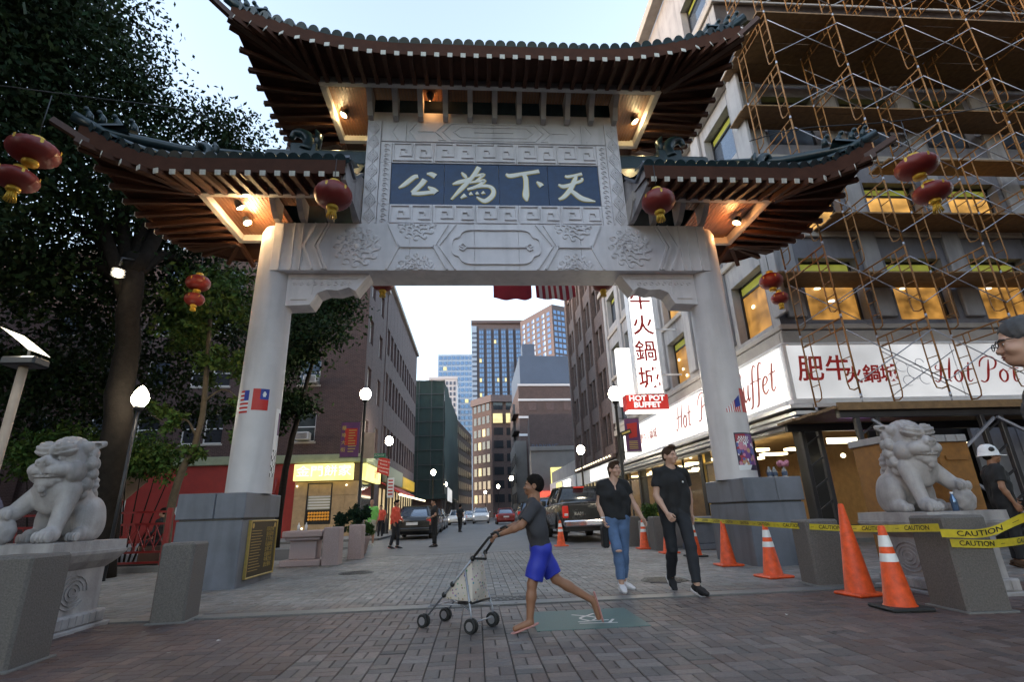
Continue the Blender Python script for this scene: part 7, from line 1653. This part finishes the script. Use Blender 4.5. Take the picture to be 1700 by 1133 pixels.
M('skin_light', (.50, .30, .22), .5, var=.06, scale=8); M('skin_brown', (.27, .13, .075), .5, var=.08, scale=8); M('skin_tan', (.38, .21, .14), .5, var=.06, scale=8); M('lip_skin', (.32, .13, .11), .45)
M('hair_black', (.012, .010, .009), .9, spec=.1, var=.3, scale=60); M('hair_brown', (.05, .028, .017), .8, spec=.2, var=.3, scale=60); M('hair_grey', (.055, .055, .06), .6, var=.3, scale=60)
M('cloth_black', (.010, .010, .012), .8, var=.15, scale=12); M('cloth_charcoal', (.04, .04, .048), .85, var=.15, scale=14); M('denim_blue', (.09, .15, .28), .8, var=.3, scale=7, bump=.2, bscale=200); M('jean_black', (.014, .016, .022), .8, var=.2, scale=9, bump=.2, bscale=200); M('shorts_blue', (.02, .035, .40), .6, var=.15, scale=8)
M('shoe_white', (.66, .64, .66), .6, var=.08); M('cloth_green', (.20, .55, .12), .8); M('cloth_khaki', (.45, .42, .34), .8); M('cloth_red', (.62, .08, .045), .7); M('cloth_lavender', (.07, .07, .13), .8); M('flip_pink', (.50, .24, .22), .7)
A_ = np.array
# boy running left, pushing the stroller (faces -x)
bx, by = .58, 5.12
J = dict(pelvis=(bx + .02, by, .70), hl=(bx + .02, by - .075, .67), hr=(bx + .02, by + .075, .67), neck=(bx - .05, by, 1.095), head=(bx - .02, by, 1.245),
         sl=(bx - .03, by - .145, 1.05), sr=(bx - .03, by + .145, 1.05), el=(bx - .17, by - .20, .885), wl=(bx - .375, by - .13, .81), er=(bx - .15, by + .2, .89), wr=(bx - .34, by + .12, .85),
         kl=(bx - .08, by - .07, .385), al=(bx - .115, by - .07, .075), tl=(bx - .245, by - .07, .035), kr=(bx + .16, by + .09, .40), ar=(bx + .505, by + .1, .20), tr=(bx + .54, by + .1, .06),
         hdl=A_((-.9, .12, -.25)), hnl=A_((-.2, .1, -1)), hdr=A_((-.9, -.1, -.2)), hnr=A_((-.2, -.1, -1)), fnr=A_((-1, 0, -.25)), fnl=A_((.1, 0, 1)))
person('running boy in charcoal t-shirt and blue shorts pushing the empty stroller', 'child', J, .80, 'skin_brown', 'cloth_charcoal', 'shorts_blue', ('flip_pink', 'flip_pink'), 'hair_black', face=(R(-97), R(-6)), sleeve=.78, leg_cut=.86, hands=(1.0, 1.0), shoe_style='flip', hem=.05, girth=1.04)
# man in black walking towards the camera
mx, my = 2.57, 6.85
J = dict(pelvis=(mx, my, .95), hl=(mx + .095, my - .02, .92), hr=(mx - .095, my + .02, .92), neck=(mx + .01, my - .03, 1.49), head=(mx + .015, my - .05, 1.655),
         sl=(mx + .19, my + .0, 1.435), sr=(mx - .18, my - .04, 1.44), el=(mx + .265, my + .1, 1.16), wl=(mx + .27, my + .12, .90), er=(mx - .235, my - .06, 1.15), wr=(mx - .17, my - .20, .93),
         kl=(mx + .09, my - .17, .52), al=(mx + .07, my - .25, .10), tl=(mx + .10, my - .40, .045), kr=(mx - .07, my + .06, .50), ar=(mx - .04, my + .30, .15), tr=(mx - .05, my + .19, .035), fnr=A_((0, -.55, .8)), hnr=A_((.6, .5, 0)), hdr=A_((.3, -.55, -.75)))
person('young man in black t-shirt and dark jeans walking towards the camera', 'man', J, .99, 'skin_light', 'cloth_black', 'jean_black', ('cloth_black', 'shoe_white'), 'hair_brown', face=(R(24), R(-3)), hair='quiff', sleeve=.62, leg_cut=1.93, hands=(.55, .75), hem=.06, girth=.95,
       extra=lambda t, J, Rm, off: MB().ball((mx + .1, my - .165, 1.31), (.012, .004, .012), 8, 6).build('chest_logo', 'frame_white', t, loc=off))
# woman in v neck and ripped jeans
wx, wy = 1.9, 7.25
J = dict(pelvis=(wx, wy, .90), hl=(wx + .09, wy - .01, .87), hr=(wx - .09, wy + .01, .87), neck=(wx + .005, wy - .02, 1.38), head=(wx + .03, wy - .035, 1.53),
         sl=(wx + .165, wy, 1.325), sr=(wx - .165, wy, 1.33), el=(wx + .255, wy + .0, 1.08), wl=(wx + .33, wy - .12, .87), er=(wx - .215, wy + .03, 1.08), wr=(wx - .19, wy - .08, .86),
         kl=(wx + .075, wy + .02, .48), al=(wx + .06, wy + .13, .085), tl=(wx + .13, wy + .0, .03), kr=(wx - .05, wy - .12, .48), ar=(wx - .04, wy - .13, .085), tr=(wx - .05, wy - .28, .03))
def woman_extra(t, J, Rm, off):
    MB().ball((wx - .05, wy - .185, .485), (.045, .02, .018), 10, 6).build('knee_rip', 'skin_light', t, loc=off)
    MB().bbox(wx - .225, wx - .14, wy - .10, wy + .06, .52, .79, .02).build('bag', 'cloth_black', t, loc=off); MB().lathe([(.027, 0), (.03, .012), (.027, .024)], 14, (wx - .195, wy - .06, .885), caps=False).build('watch', 'frame_white', t, loc=off)
person('woman in black v neck top and ripped blue jeans carrying a dark bag', 'woman', J, .92, 'skin_light', 'cloth_black', 'denim_blue', ('shoe_white', 'shoe_white'), 'hair_brown', face=(R(24), R(-4)), hair='bun', sleeve=.55, leg_cut=1.86, neckline='v', fem=True, hands=(.35, .6), hem=.08, girth=1.0, extra=woman_extra)
# background figures
def stander(x, y, h, yaw, lab, cat, skin, shirt, trou, shoes, hairm, hair='short', cut=1.93, long_=False, walk=.0, girth=1.0, arms=0, hem=.04):
    s = h / 1.78; Rz = rotz(yaw)
    def q(a, b, c): return tuple(np.array((x, y, 0)) + (Rz @ np.array((a, b, 0))) * s + np.array((0, 0, c * s)))
    J = dict(pelvis=q(0, 0, .95), hl=q(.095, 0, .92), hr=q(-.095, 0, .92), neck=q(0, -.02, 1.48), head=q(0, -.04, 1.645), sl=q(.19, 0, 1.43), sr=q(-.19, 0, 1.43),
             el=q(.26, .03 - arms * .1, 1.15), wl=q(.24 - arms * .14, -.08 - arms * .25, .92 + arms * .22), er=q(-.26, .03, 1.15), wr=q(-.25, -.06, .91), kl=q(.1, -walk * .6, .5), al=q(.1, -walk * .7 + .02, .09), tl=q(.11, -walk * .7 - .14, .03), kr=q(-.09, walk * .2, .5), ar=q(-.09, walk + .02, .1), tr=q(-.1, walk - .13, .035))
    return person(lab, cat, J, s, skin, shirt, trou, shoes, hairm, face=(yaw, 0), hair=hair, leg_cut=cut, fine=False, long_sleeve=long_, girth=girth, sleeve=.7, hem=hem)
stander(-3.98, 21.0, 1.66, R(8), 'man in a bright green t-shirt and pale shorts by the left kerb', 'man', 'skin_tan', 'cloth_green', 'cloth_khaki', ('cloth_khaki', 'shoe_white'), 'skin_tan', girth=1.2, cut=.9)
stander(-2.68, 18.4, 1.55, R(70), 'woman in an orange red jacket and dark trousers standing in the street', 'woman', 'skin_tan', 'cloth_red', 'jean_black', ('cloth_black', 'flip_pink'), 'hair_black', 'bun', long_=True, walk=.12, arms=.4)
stander(-1.4, 18.5, 1.56, R(-72), 'man dressed all in black standing behind the parked black sedan', 'man', 'skin_tan', 'cloth_black', 'cloth_black', ('cloth_black', 'cloth_black'), 'hair_black', arms=.6)
stander(-.95, 33, 1.6, R(150), 'small distant figure in dark clothes walking up the street', 'person', 'skin_tan', 'cloth_black', 'cloth_black', ('cloth_black', 'cloth_black'), 'hair_black', walk=.1)
stander(-4.75, 27.5, 1.6, R(0), 'person in a red top by the lit shopfront behind the woman in red jacket', 'person', 'skin_tan', 'cloth_red', 'jean_black', ('cloth_black', 'cloth_black'), 'hair_black')
def helmet(t, J, Rm, off):
    h = J['head']; m = MB().lathe([(.001, .17), (.06, .16), (.105, .12), (.13, .05), (.135, .0), (.15, -.01), (.15, -.02), (.13, -.015)], 20, tuple(h + np.array((0, .01, .01))), caps=False); m.bbox(h[0] - .04, h[0] + .22, h[1] - .08, h[1] + .06, h[2] - .012, h[2] + .004, .004); m.build('hard_hat', 'frame_white', t, loc=off)
    MB().ball(tuple(h + np.array((-.035, -.10, .085))), (.05, .025, .04), 10, 6).build('hat_badge', 'black_paint', t, loc=off)
wk = stander(7.95, 7.6, 1.74, R(60), 'worker in dark clothes and a white hard hat behind the tape at right', 'man', 'skin_brown', 'cloth_black', 'cloth_black', ('hair_brown', 'hair_brown'), 'hair_black', girth=1.2, arms=.3)
def seated(x, y, yaw, lab, shirt, sk, z0=.45):
    Rz = rotz(yaw)
    def q(a, b, c): return tuple(np.array((x, y, 0)) + Rz @ np.array((a, b, 0)) + np.array((0, 0, c)))
    J = dict(pelvis=q(0, 0, z0 + .1), hl=q(.1, -.03, z0 + .08), hr=q(-.1, -.03, z0 + .08), neck=q(0, -.06, z0 + .63), head=q(0, -.1, z0 + .79), sl=q(.19, -.04, z0 + .58), sr=q(-.19, -.04, z0 + .58), el=q(.26, -.06, z0 + .32), wl=q(.12, -.32, z0 + .2), er=q(-.26, -.06, z0 + .32), wr=q(-.12, -.32, z0 + .2), kl=q(.12, -.45, z0 + .07), al=q(.12, -.43, .1), tl=q(.12, -.58, .04), kr=q(-.12, -.45, z0 + .07), ar=q(-.12, -.43, .1), tr=q(-.12, -.58, .04))
    return person(lab, 'person', J, 1.0, sk, shirt, 'jean_black', ('cloth_black', 'cloth_black'), 'hair_black', face=(yaw, R(15)), fine=False, long_sleeve=True)
seated(-6.4, 7.6, R(-60), 'person in a lavender grey top seated behind the left lion', 'cloth_lavender', 'skin_tan', .8)
tag(MB().bbox(-6.85, -5.95, 7.35, 8.1, 0, .8, .03).build('stone_block', 'granite_grey'), 'plain stone block carrying the person in lavender behind the left lion', 'block')
seated(-8.0, 14.6, R(-100), 'dark figure sitting behind the red lattice fence near the plinth', 'cloth_black', 'skin_tan', .5)
tag(MB().bbox(-8.4, -7.55, 14.35, 15.0, .05, .5, .02).build('park_bench', 'wood_dark'), 'low dark bench under the figure behind the lattice fence', 'bench')
# spectacled man cropped by the right edge, close to the camera
sx0, sy0 = 2.66, 2.12; s = 1.0; yw = R(-125); Rz = rotz(yw)
def q(a, b, c): return tuple(np.array((sx0, sy0, 0)) + Rz @ np.array((a, b, 0)) + np.array((0, 0, c)))
J = dict(pelvis=q(0, 0, .96), hl=q(.1, 0, .92), hr=q(-.1, 0, .92), neck=q(0, -.02, 1.52), head=q(0, -.05, 1.70), sl=q(.2, 0, 1.46), sr=q(-.2, 0, 1.46), el=q(.27, .02, 1.18), wl=q(.25, -.08, .93), er=q(-.27, .02, 1.18), wr=q(-.25, -.08, .93), kl=q(.1, -.02, .5), al=q(.1, .02, .09), tl=q(.11, -.14, .03), kr=q(-.1, -.02, .5), ar=q(-.1, .02, .09), tr=q(-.11, -.14, .03))
def specs(t, J, Rm, off):
    mb = MB()
    for sx in (-1, 1): mb.tube([tuple(np.array((sx * .034 + .022 * math.cos(a), -.108, -.006 + .016 * math.sin(a)))) for a in np.linspace(0, 6.283, 17)], .0022, 6, caps=False); mb.tube([(sx * .056, -.106, 0), (sx * .08, -.08, .004), (sx * .088, .01, .006)], .0025, 6)
    mb.tube([(-.012, -.11, 0), (.012, -.11, 0)], .002, 6); M4 = Matrix.Translation(Vector(J['head'])) @ Matrix([[*map(float, Rm[i]), 0] for i in range(3)] + [[0, 0, 0, 1]]); mb.xf(M4).build('spectacles', 'black_paint', t, loc=off)
person('grey haired man in spectacles whose head is cropped by the right edge', 'man', J, 1.0, 'skin_light', 'cloth_charcoal', 'jean_black', ('cloth_black', 'cloth_black'), 'hair_grey', face=(yw, 0), extra=specs)
helmet_t = wk
hd = [c for c in wk.children if c.name.startswith('hair')][0]
vs = np.array([tuple(v.co) for v in hd.data.vertices]); c0 = vs.mean(0); 
helmet(wk, {'head': np.array((c0[0], c0[1], c0[2] - .03))}, None, -Vector(wk.location))
# ---------------------------------------------------------------- stroller
t = thing('stroller', 'empty umbrella stroller with a speckled cream sling pushed by the boy', 'stroller', (-.15, 5.4, 0)); V3 = Vector
HL, HR = V3((.115, 4.985, .79)), V3((.215, 5.24, .83)); RL, RR = V3((-.05, 5.10, .062)), V3((.15, 5.38, .062)); FL_, FR_ = V3((-.50, 5.47, .06)), V3((-.31, 5.75, .06))
M('sling', (.62, .56, .50), .8, var=.1)
m_ = MATS['sling']; n_, l_ = m_.node_tree.nodes, m_.node_tree.links; vo = n_.new('ShaderNodeTexVoronoi'); vo.inputs['Scale'].default_value = 34; tc_ = n_.new('ShaderNodeTexCoord'); l_.new(tc_.outputs['Object'], vo.inputs['Vector'])
lt = n_.new('ShaderNodeMath'); lt.operation = 'LESS_THAN'; lt.inputs[1].default_value = .3; l_.new(vo.outputs['Distance'], lt.inputs[0]); hv_ = n_.new('ShaderNodeMix'); hv_.data_type = 'RGBA'; hv_.inputs[6].default_value = (.62, .56, .50, 1)
h2 = n_.new('ShaderNodeHueSaturation'); h2.inputs['Saturation'].default_value = .8; h2.inputs['Value'].default_value = .5; l_.new(vo.outputs['Color'], h2.inputs['Color']); l_.new(h2.outputs[0], hv_.inputs[7]); l_.new(lt.outputs[0], hv_.inputs[0]); l_.new(hv_.outputs[2], n_['Principled BSDF'].inputs['Base Color'])
jt = []
for (h_, r_, f_, nm) in ((HL, RL, FL_, 'l'), (HR, RR, FR_, 'r')):
    j = h_.lerp(f_, .24); jt.append(j)
    MB().tube([h_ + V3((.03, -.02, .015)), h_, j], .0125, 8).build('handle_bar', 'rubber', t); MB().tube([j, h_.lerp(f_, .93)], .0095, 8).build('frame_bar', 'galv', t)
    e = h_ + V3((.02, -.02, .03)); MB().tube(catmull([e, e + V3((.05, -.03, .02)), e + V3((.075, -.05, -.02))], 4), .011, 6).build('hook', 'rubber', t)
    k = h_.lerp(f_, .36); MB().tube([k, r_ + V3((0, 0, .1)), r_ + V3((0, 0, .02))], .009, 8).build('rear_leg', 'galv', t)
    for q in (.24, .55, .68): c = h_.lerp(f_, q); MB().ball(tuple(c), (.022, .022, .026), 8, 6).build('joint', 'black_paint', t)
    a = h_.lerp(f_, .93); MB().tube([a, V3((f_.x, f_.y, .12)), f_], .011, 6).build('front_fork', 'black_paint', t)
MB().tube([jt[0], (jt[0] + jt[1]) / 2 + V3((.06, -.05, -.03)), jt[1]], .011, 7).build('cross_handle', 'rubber', t)
MB().tube([RL + V3((0, 0, .12)), FR_ + V3((.06, -.05, .14))], .008, 6).tube([RR + V3((0, 0, .12)), FL_ + V3((.06, -.05, .14))], .0085, 6).build('cross_bars', 'galv', t)
MB().tube([RL + V3((0, 0, .02)), RR + V3((0, 0, .02))], .007, 6).build('axle', 'galv', t); MB().tube([FL_ + V3((.04, -.03, .12)), FR_ + V3((.04, -.03, .12))], .007, 6).build('foot_bar', 'galv', t)
ax_ = (RR - RL).normalized(); hd_ = V3((0, 0, 1)).cross(ax_)
def swheel(c, r, nm):
    for s in (-1, 1):
        o = V3(c) + ax_ * .018 * s; mb = MB(); n = 20; rows_ = []
        for (rr, ww) in ((.35, -.008), (.35, .008), (.72, .010), (.78, .012), (.95, .012), (1, .006), (1, -.006), (.95, -.012), (.78, -.012), (.72, -.010), (.35, -.008)): rows_.append([tuple(o + ax_ * ww + (hd_ * math.cos(a) + V3((0, 0, 1)) * math.sin(a)) * r * rr) for a in np.linspace(0, 6.2832, n + 1)])
        w_ = mb.grid(rows_).build('wheel', 'rubber', t); MB().tube([o - ax_ * .011, o + ax_ * .011], r * .6, 14, sm=False).build('hub', 'alu', w_, loc=(0, 0, 0))
swheel(RL, .062, 'r'); swheel(RR, .062, 'r'); swheel(FL_, .06, 'f'); swheel(FR_, .06, 'f')
sg_ = MB()
aL, aR = HL.lerp(FL_, .27), HR.lerp(FR_, .27); bL, bR = HL.lerp(FL_, .72), HR.lerp(FR_, .72); cL, cR = RL.lerp(aL, .28) + V3((-.0, 0, .12)), RR.lerp(aR, .28) + V3((0, 0, .12)); cL.z = cR.z = .25
ins = ax_ * .02; aL += ins; bL += ins; cL += ins; aR -= ins; bR -= ins; cR -= ins
def patch(p, q, r, s_, n=8, bulge=V3((0, 0, 0))): sg_.grid([[tuple(p.lerp(q, i / n).lerp(s_.lerp(r, i / n), j / n) + bulge * math.sin(math.pi * i / n) * math.sin(math.pi * j / n)) for i in range(n + 1)] for j in range(n + 1)])
patch(aL, aR, cR, cL, 8, V3((.03, -.03, -.01))); patch(cL, cR, bR, bL, 8, V3((0, 0, -.035))); patch(aL, bL, cL, cL, 8, -ax_ * .012); patch(aR, bR, cR, cR, 8, ax_ * .012)
sg_.build('seat_sling', 'sling', t); MB().tube([cL - ax_ * .02, cL.lerp(bL, .45) + V3((0, 0, -.02)), ], .012, 6).tube([cL - ax_ * .01 + V3((0, 0, -.01)), cR + ax_ * .01 + V3((0, 0, -.01))], .01, 6).build('strap', 'black_paint', t)
# ---------------------------------------------------------------- vehicles
def wheel(par, x, y, r, w=.2, col='alu'):
    mb = MB(); rows_ = []
    for (rr, ww) in ((.62, -.5), (.8, -.5), (.97, -.44), (1, -.3), (1, .3), (.97, .44), (.8, .5), (.62, .5)): rows_.append([(x + w * ww, y + r * rr * math.cos(a), r + r * rr * math.sin(a)) for a in np.linspace(0, 6.2832, 25)])
    o = mb.grid(rows_).build('wheel', 'rubber', par, world=False); rm = MB(); s = 1 if x > 0 else -1
    rm.tube([(x - w * .3, y, r), (x + w * .3, y, r)], r * .6, 18, sm=False)
    for k in range(6): a = k * 1.047; rm.bar((x + s * w * .36, y + r * .1 * math.cos(a), r + r * .1 * math.sin(a)), (x + s * w * .36, y + r * .6 * math.cos(a), r + r * .6 * math.sin(a)), .05, .06, up=(1, 0, 0))
    rm.build('rim', col, o, world=False)
def loft(mb, sts, mi=0):
    """stations: (y, zb, zm, zt, hw_b, hw_m, hw_t)"""
    rows_ = []
    for (y, zb, zm, zt, a, b, c) in sts:
        half = [(a * .9, zb), (a, zb + .06), (b, zb + (zm - zb) * .45), (b, zm - .04), (b - .03, zm), (c + .03, zt - .03), (c - .06, zt)]
        rows_.append([(p, y, z) for p, z in half] + [(-p, y, z) for p, z in half[::-1]] + [(half[0][0], y, half[0][1])])
    mb.grid(rows_, mi, True, True)
    for r_, fl in ((rows_[0], True), (rows_[-1], False)): mb.add(r_[:-1], [tuple(range(len(r_) - 1))[::-1] if fl else tuple(range(len(r_) - 1))], mi)
    return mb
def sedan(lab, x, y, yaw, paint, suv=False, group='cars along the street'):
    t = thing('parked_car', lab, 'car', (x, y, 0), yaw, group); H = .2 if suv else 0; L = 4.6
    b = MB(); loft(b, [(-2.28, .34, .78 + H, .80 + H, .72, .78, .66), (-2.2, .26, .88 + H, .95 + H, .82, .87, .72), (-1.7, .2, .93 + H, .99 + H, .86, .9, .74), (-.4, .18, .92 + H, .97 + H, .88, .91, .76), (.9, .18, .90 + H, .96 + H, .88, .91, .76), (1.7, .2, .8 + H, .86 + H, .84, .88, .72), (2.15, .26, .66 + H, .72 + H, .78, .82, .62), (2.3, .36, .58 + H, .6 + H, .66, .7, .5)]); b.build('body', paint, t, world=False)
    g = MB(); s0, s1, s2, s3 = (-2.15, -1.9, .3, 1.1) if suv else (-1.75, -1.0, .25, 1.1)
    loft(g, [(s0, .9 + H, .93 + H, .97 + H, .72, .74, .66), (s1, .9 + H, 1.2 + H, 1.40 + H, .74, .72, .56), (s2, .9 + H, 1.22 + H, 1.43 + H, .75, .73, .57), (s3, .9 + H, .93 + H, .95 + H, .74, .74, .68)]); g.build('windows', 'glass_sky', t, world=False)
    r_ = MB()
    for s in (-1, 1): r_.bar((s * .73, s0 + .02, .97 + H), (s * .57, s1, 1.42 + H), .06, .05); r_.bar((s * .57, s1, 1.42 + H), (s * .575, s2, 1.45 + H), .07, .05); r_.bar((s * .575, s2, 1.45 + H), (s * .73, s3, .96 + H), .06, .05); r_.bar((s * .755, -.35, .93 + H), (s * .62, -.35, 1.42 + H), .05, .07)
    r_.box(-.56, .56, s1 + .02, s2 - .02, 1.41 + H, 1.455 + H); r_.build('roof_frame', paint, t, world=False)
    for s in (-1, 1):
        MB().bbox(s * .8 - .16, s * .8 + .07 if s < 0 else s * .8 + .04, -2.27, -2.12, .68 + H, .86 + H, .02).build('tail_light', 'tail_red', t, world=False); MB().bbox(s * .68 - .13, s * .68 + .13, 2.14, 2.26, .5 + H, .62 + H, .02).build('headlight', E('head_glow', (1, .95, .85), 3) if 'head_glow' not in MATS else 'head_glow', t, world=False); MB().ball((s * .98, .75, .98 + H), (.1, .06, .07), 8, 6).build('mirror', paint, t, world=False)
        for yy in (-1.4, 1.4): wheel(t, s * .80, yy, .33)
    MB().box(-.26, .26, -2.30, -2.285, .62 + H, .74 + H).build('number_plate', 'frame_white', t, world=False); MB().bbox(-.8, .8, -2.33, -2.2, .34, .5, .03).build('bumper', paint, t, world=False)
    return t
sedan('black sedan with lit red tail lights behind the man in black at the left kerb', -2.85, 26.8, 0, 'car_black')
sedan('dark car parked second in line along the left kerb', -3.0, 32.6, 0, 'car_grey'); sedan('dark car parked third in line along the left kerb', -3.1, 38.3, 0, 'car_black'); sedan('silver car parked fourth in line along the left kerb', -3.2, 43.5, 0, 'car_silver')
sedan('small white car facing the camera far up the street, left of centre', -1.9, 56, math.pi, 'car_white'); sedan('white suv facing the camera in the middle of the far street', .55, 60, math.pi, 'car_white', True); sedan('silver car far up the street between two white ones', -.9, 66, math.pi, 'car_silver')
sedan('dark red car far up the right side of the street', 2.8, 52, 0, M('car_red', (.25, .02, .02), .25)); sedan('dark suv parked well beyond the pickup at the right kerb', 3.7, 37.5, 0, 'car_grey', True); sedan('tan suv parked just ahead of the pickup at the right kerb', 3.55, 27.2, 0, M('car_tan', (.35, .30, .25), .3, metal=.4), True)
t = thing('pickup_truck', 'dark grey pickup truck with chrome bumper parked behind the woman', 'pickup', (3.85, 20.6, 0)); Hh = .0
b = MB(); loft(b, [(-2.9, .55, 1.22, 1.26, .9, .96, .9), (-2.85, .5, 1.24, 1.28, .95, .99, .92), (-.9, .5, 1.24, 1.28, .95, .99, .92), (.9, .45, 1.22, 1.26, .95, .99, .9), (2.3, .5, 1.16, 1.22, .93, .97, .82), (2.85, .6, .95, 1.0, .85, .9, .7)]); b.build('body', 'car_grey', t, world=False)
tg = MB().bbox(-.78, .78, -2.93, -2.88, .66, 1.2, .02).build('tailgate', 'car_grey', t, world=False); MB().bbox(-.14, .14, -2.955, -2.93, 1.06, 1.13, .01).build('handle', 'black_paint', tg, world=False); mb = MB(); add_text(mb, 'RAM', lambda x, y, z: (-.45 + x, -2.934 - z, .9 + y), .15, extr=.003, bold=.004); mb.build('lettering', 'chrome', tg, world=False)
g = MB(); loft(g, [(-.95, 1.2, 1.26, 1.3, .86, .88, .8), (-.8, 1.2, 1.5, 1.80, .88, .86, .66), (.85, 1.2, 1.52, 1.83, .88, .86, .68), (1.6, 1.2, 1.24, 1.27, .86, .86, .8)]); g.build('cab_windows', 'glass_dark', t, world=False)
r_ = MB()
for s in (-1, 1): r_.bar((s * .88, -.93, 1.28), (s * .68, -.8, 1.82), .09, .07); r_.bar((s * .68, -.8, 1.82), (s * .7, .85, 1.85), .09, .06); r_.bar((s * .7, .85, 1.85), (s * .87, 1.62, 1.27), .08, .06); r_.bar((s * .9, .1, 1.25), (s * .72, .1, 1.82), .06, .09)
r_.box(-.68, .68, -.78, .83, 1.8, 1.865); r_.build('roof', 'car_grey', t, world=False); MB().bbox(-.2, .2, -.86, -.78, 1.80, 1.86, .01).build('brake_light', 'tail_red', t, world=False)
MB().bbox(-.98, .98, -3.08, -2.9, .5, .70, .04).build('bumper', 'chrome', t, world=False); MB().box(-.24, .24, -3.095, -3.083, .55, .67).build('number_plate', 'frame_white', t, world=False)
for s in (-1, 1):
    MB().bbox(s * .9 - .09, s * .9 + .1, -2.955, -2.78, .78, 1.16, .025).build('tail_light', 'tail_red', t, world=False); MB().bbox(s * .88 - .06, s * .88 + .06, -2.965, -2.94, .84, .92, .008).build('reverse_light', 'frame_white', t, world=False); MB().bbox(s * 1.1 - .1, s * 1.1 + .1, 1.1, 1.2, 1.2, 1.42, .03).build('mirror', 'black_paint', t, world=False)
    for yy in (-1.75, 1.85): wheel(t, s * .84, yy, .40, .26, 'chrome'); MB().tube([(s * .97, yy + .52 * math.cos(a), .42 + .5 * math.sin(a)) for a in np.linspace(0, 3.1416, 14)], .05, 6).build('wheel_arch', 'black_paint', t, world=False)
MB().box(-.85, .85, -2.8, 2.6, .35, .55).build('chassis', 'black_paint', t, world=False)
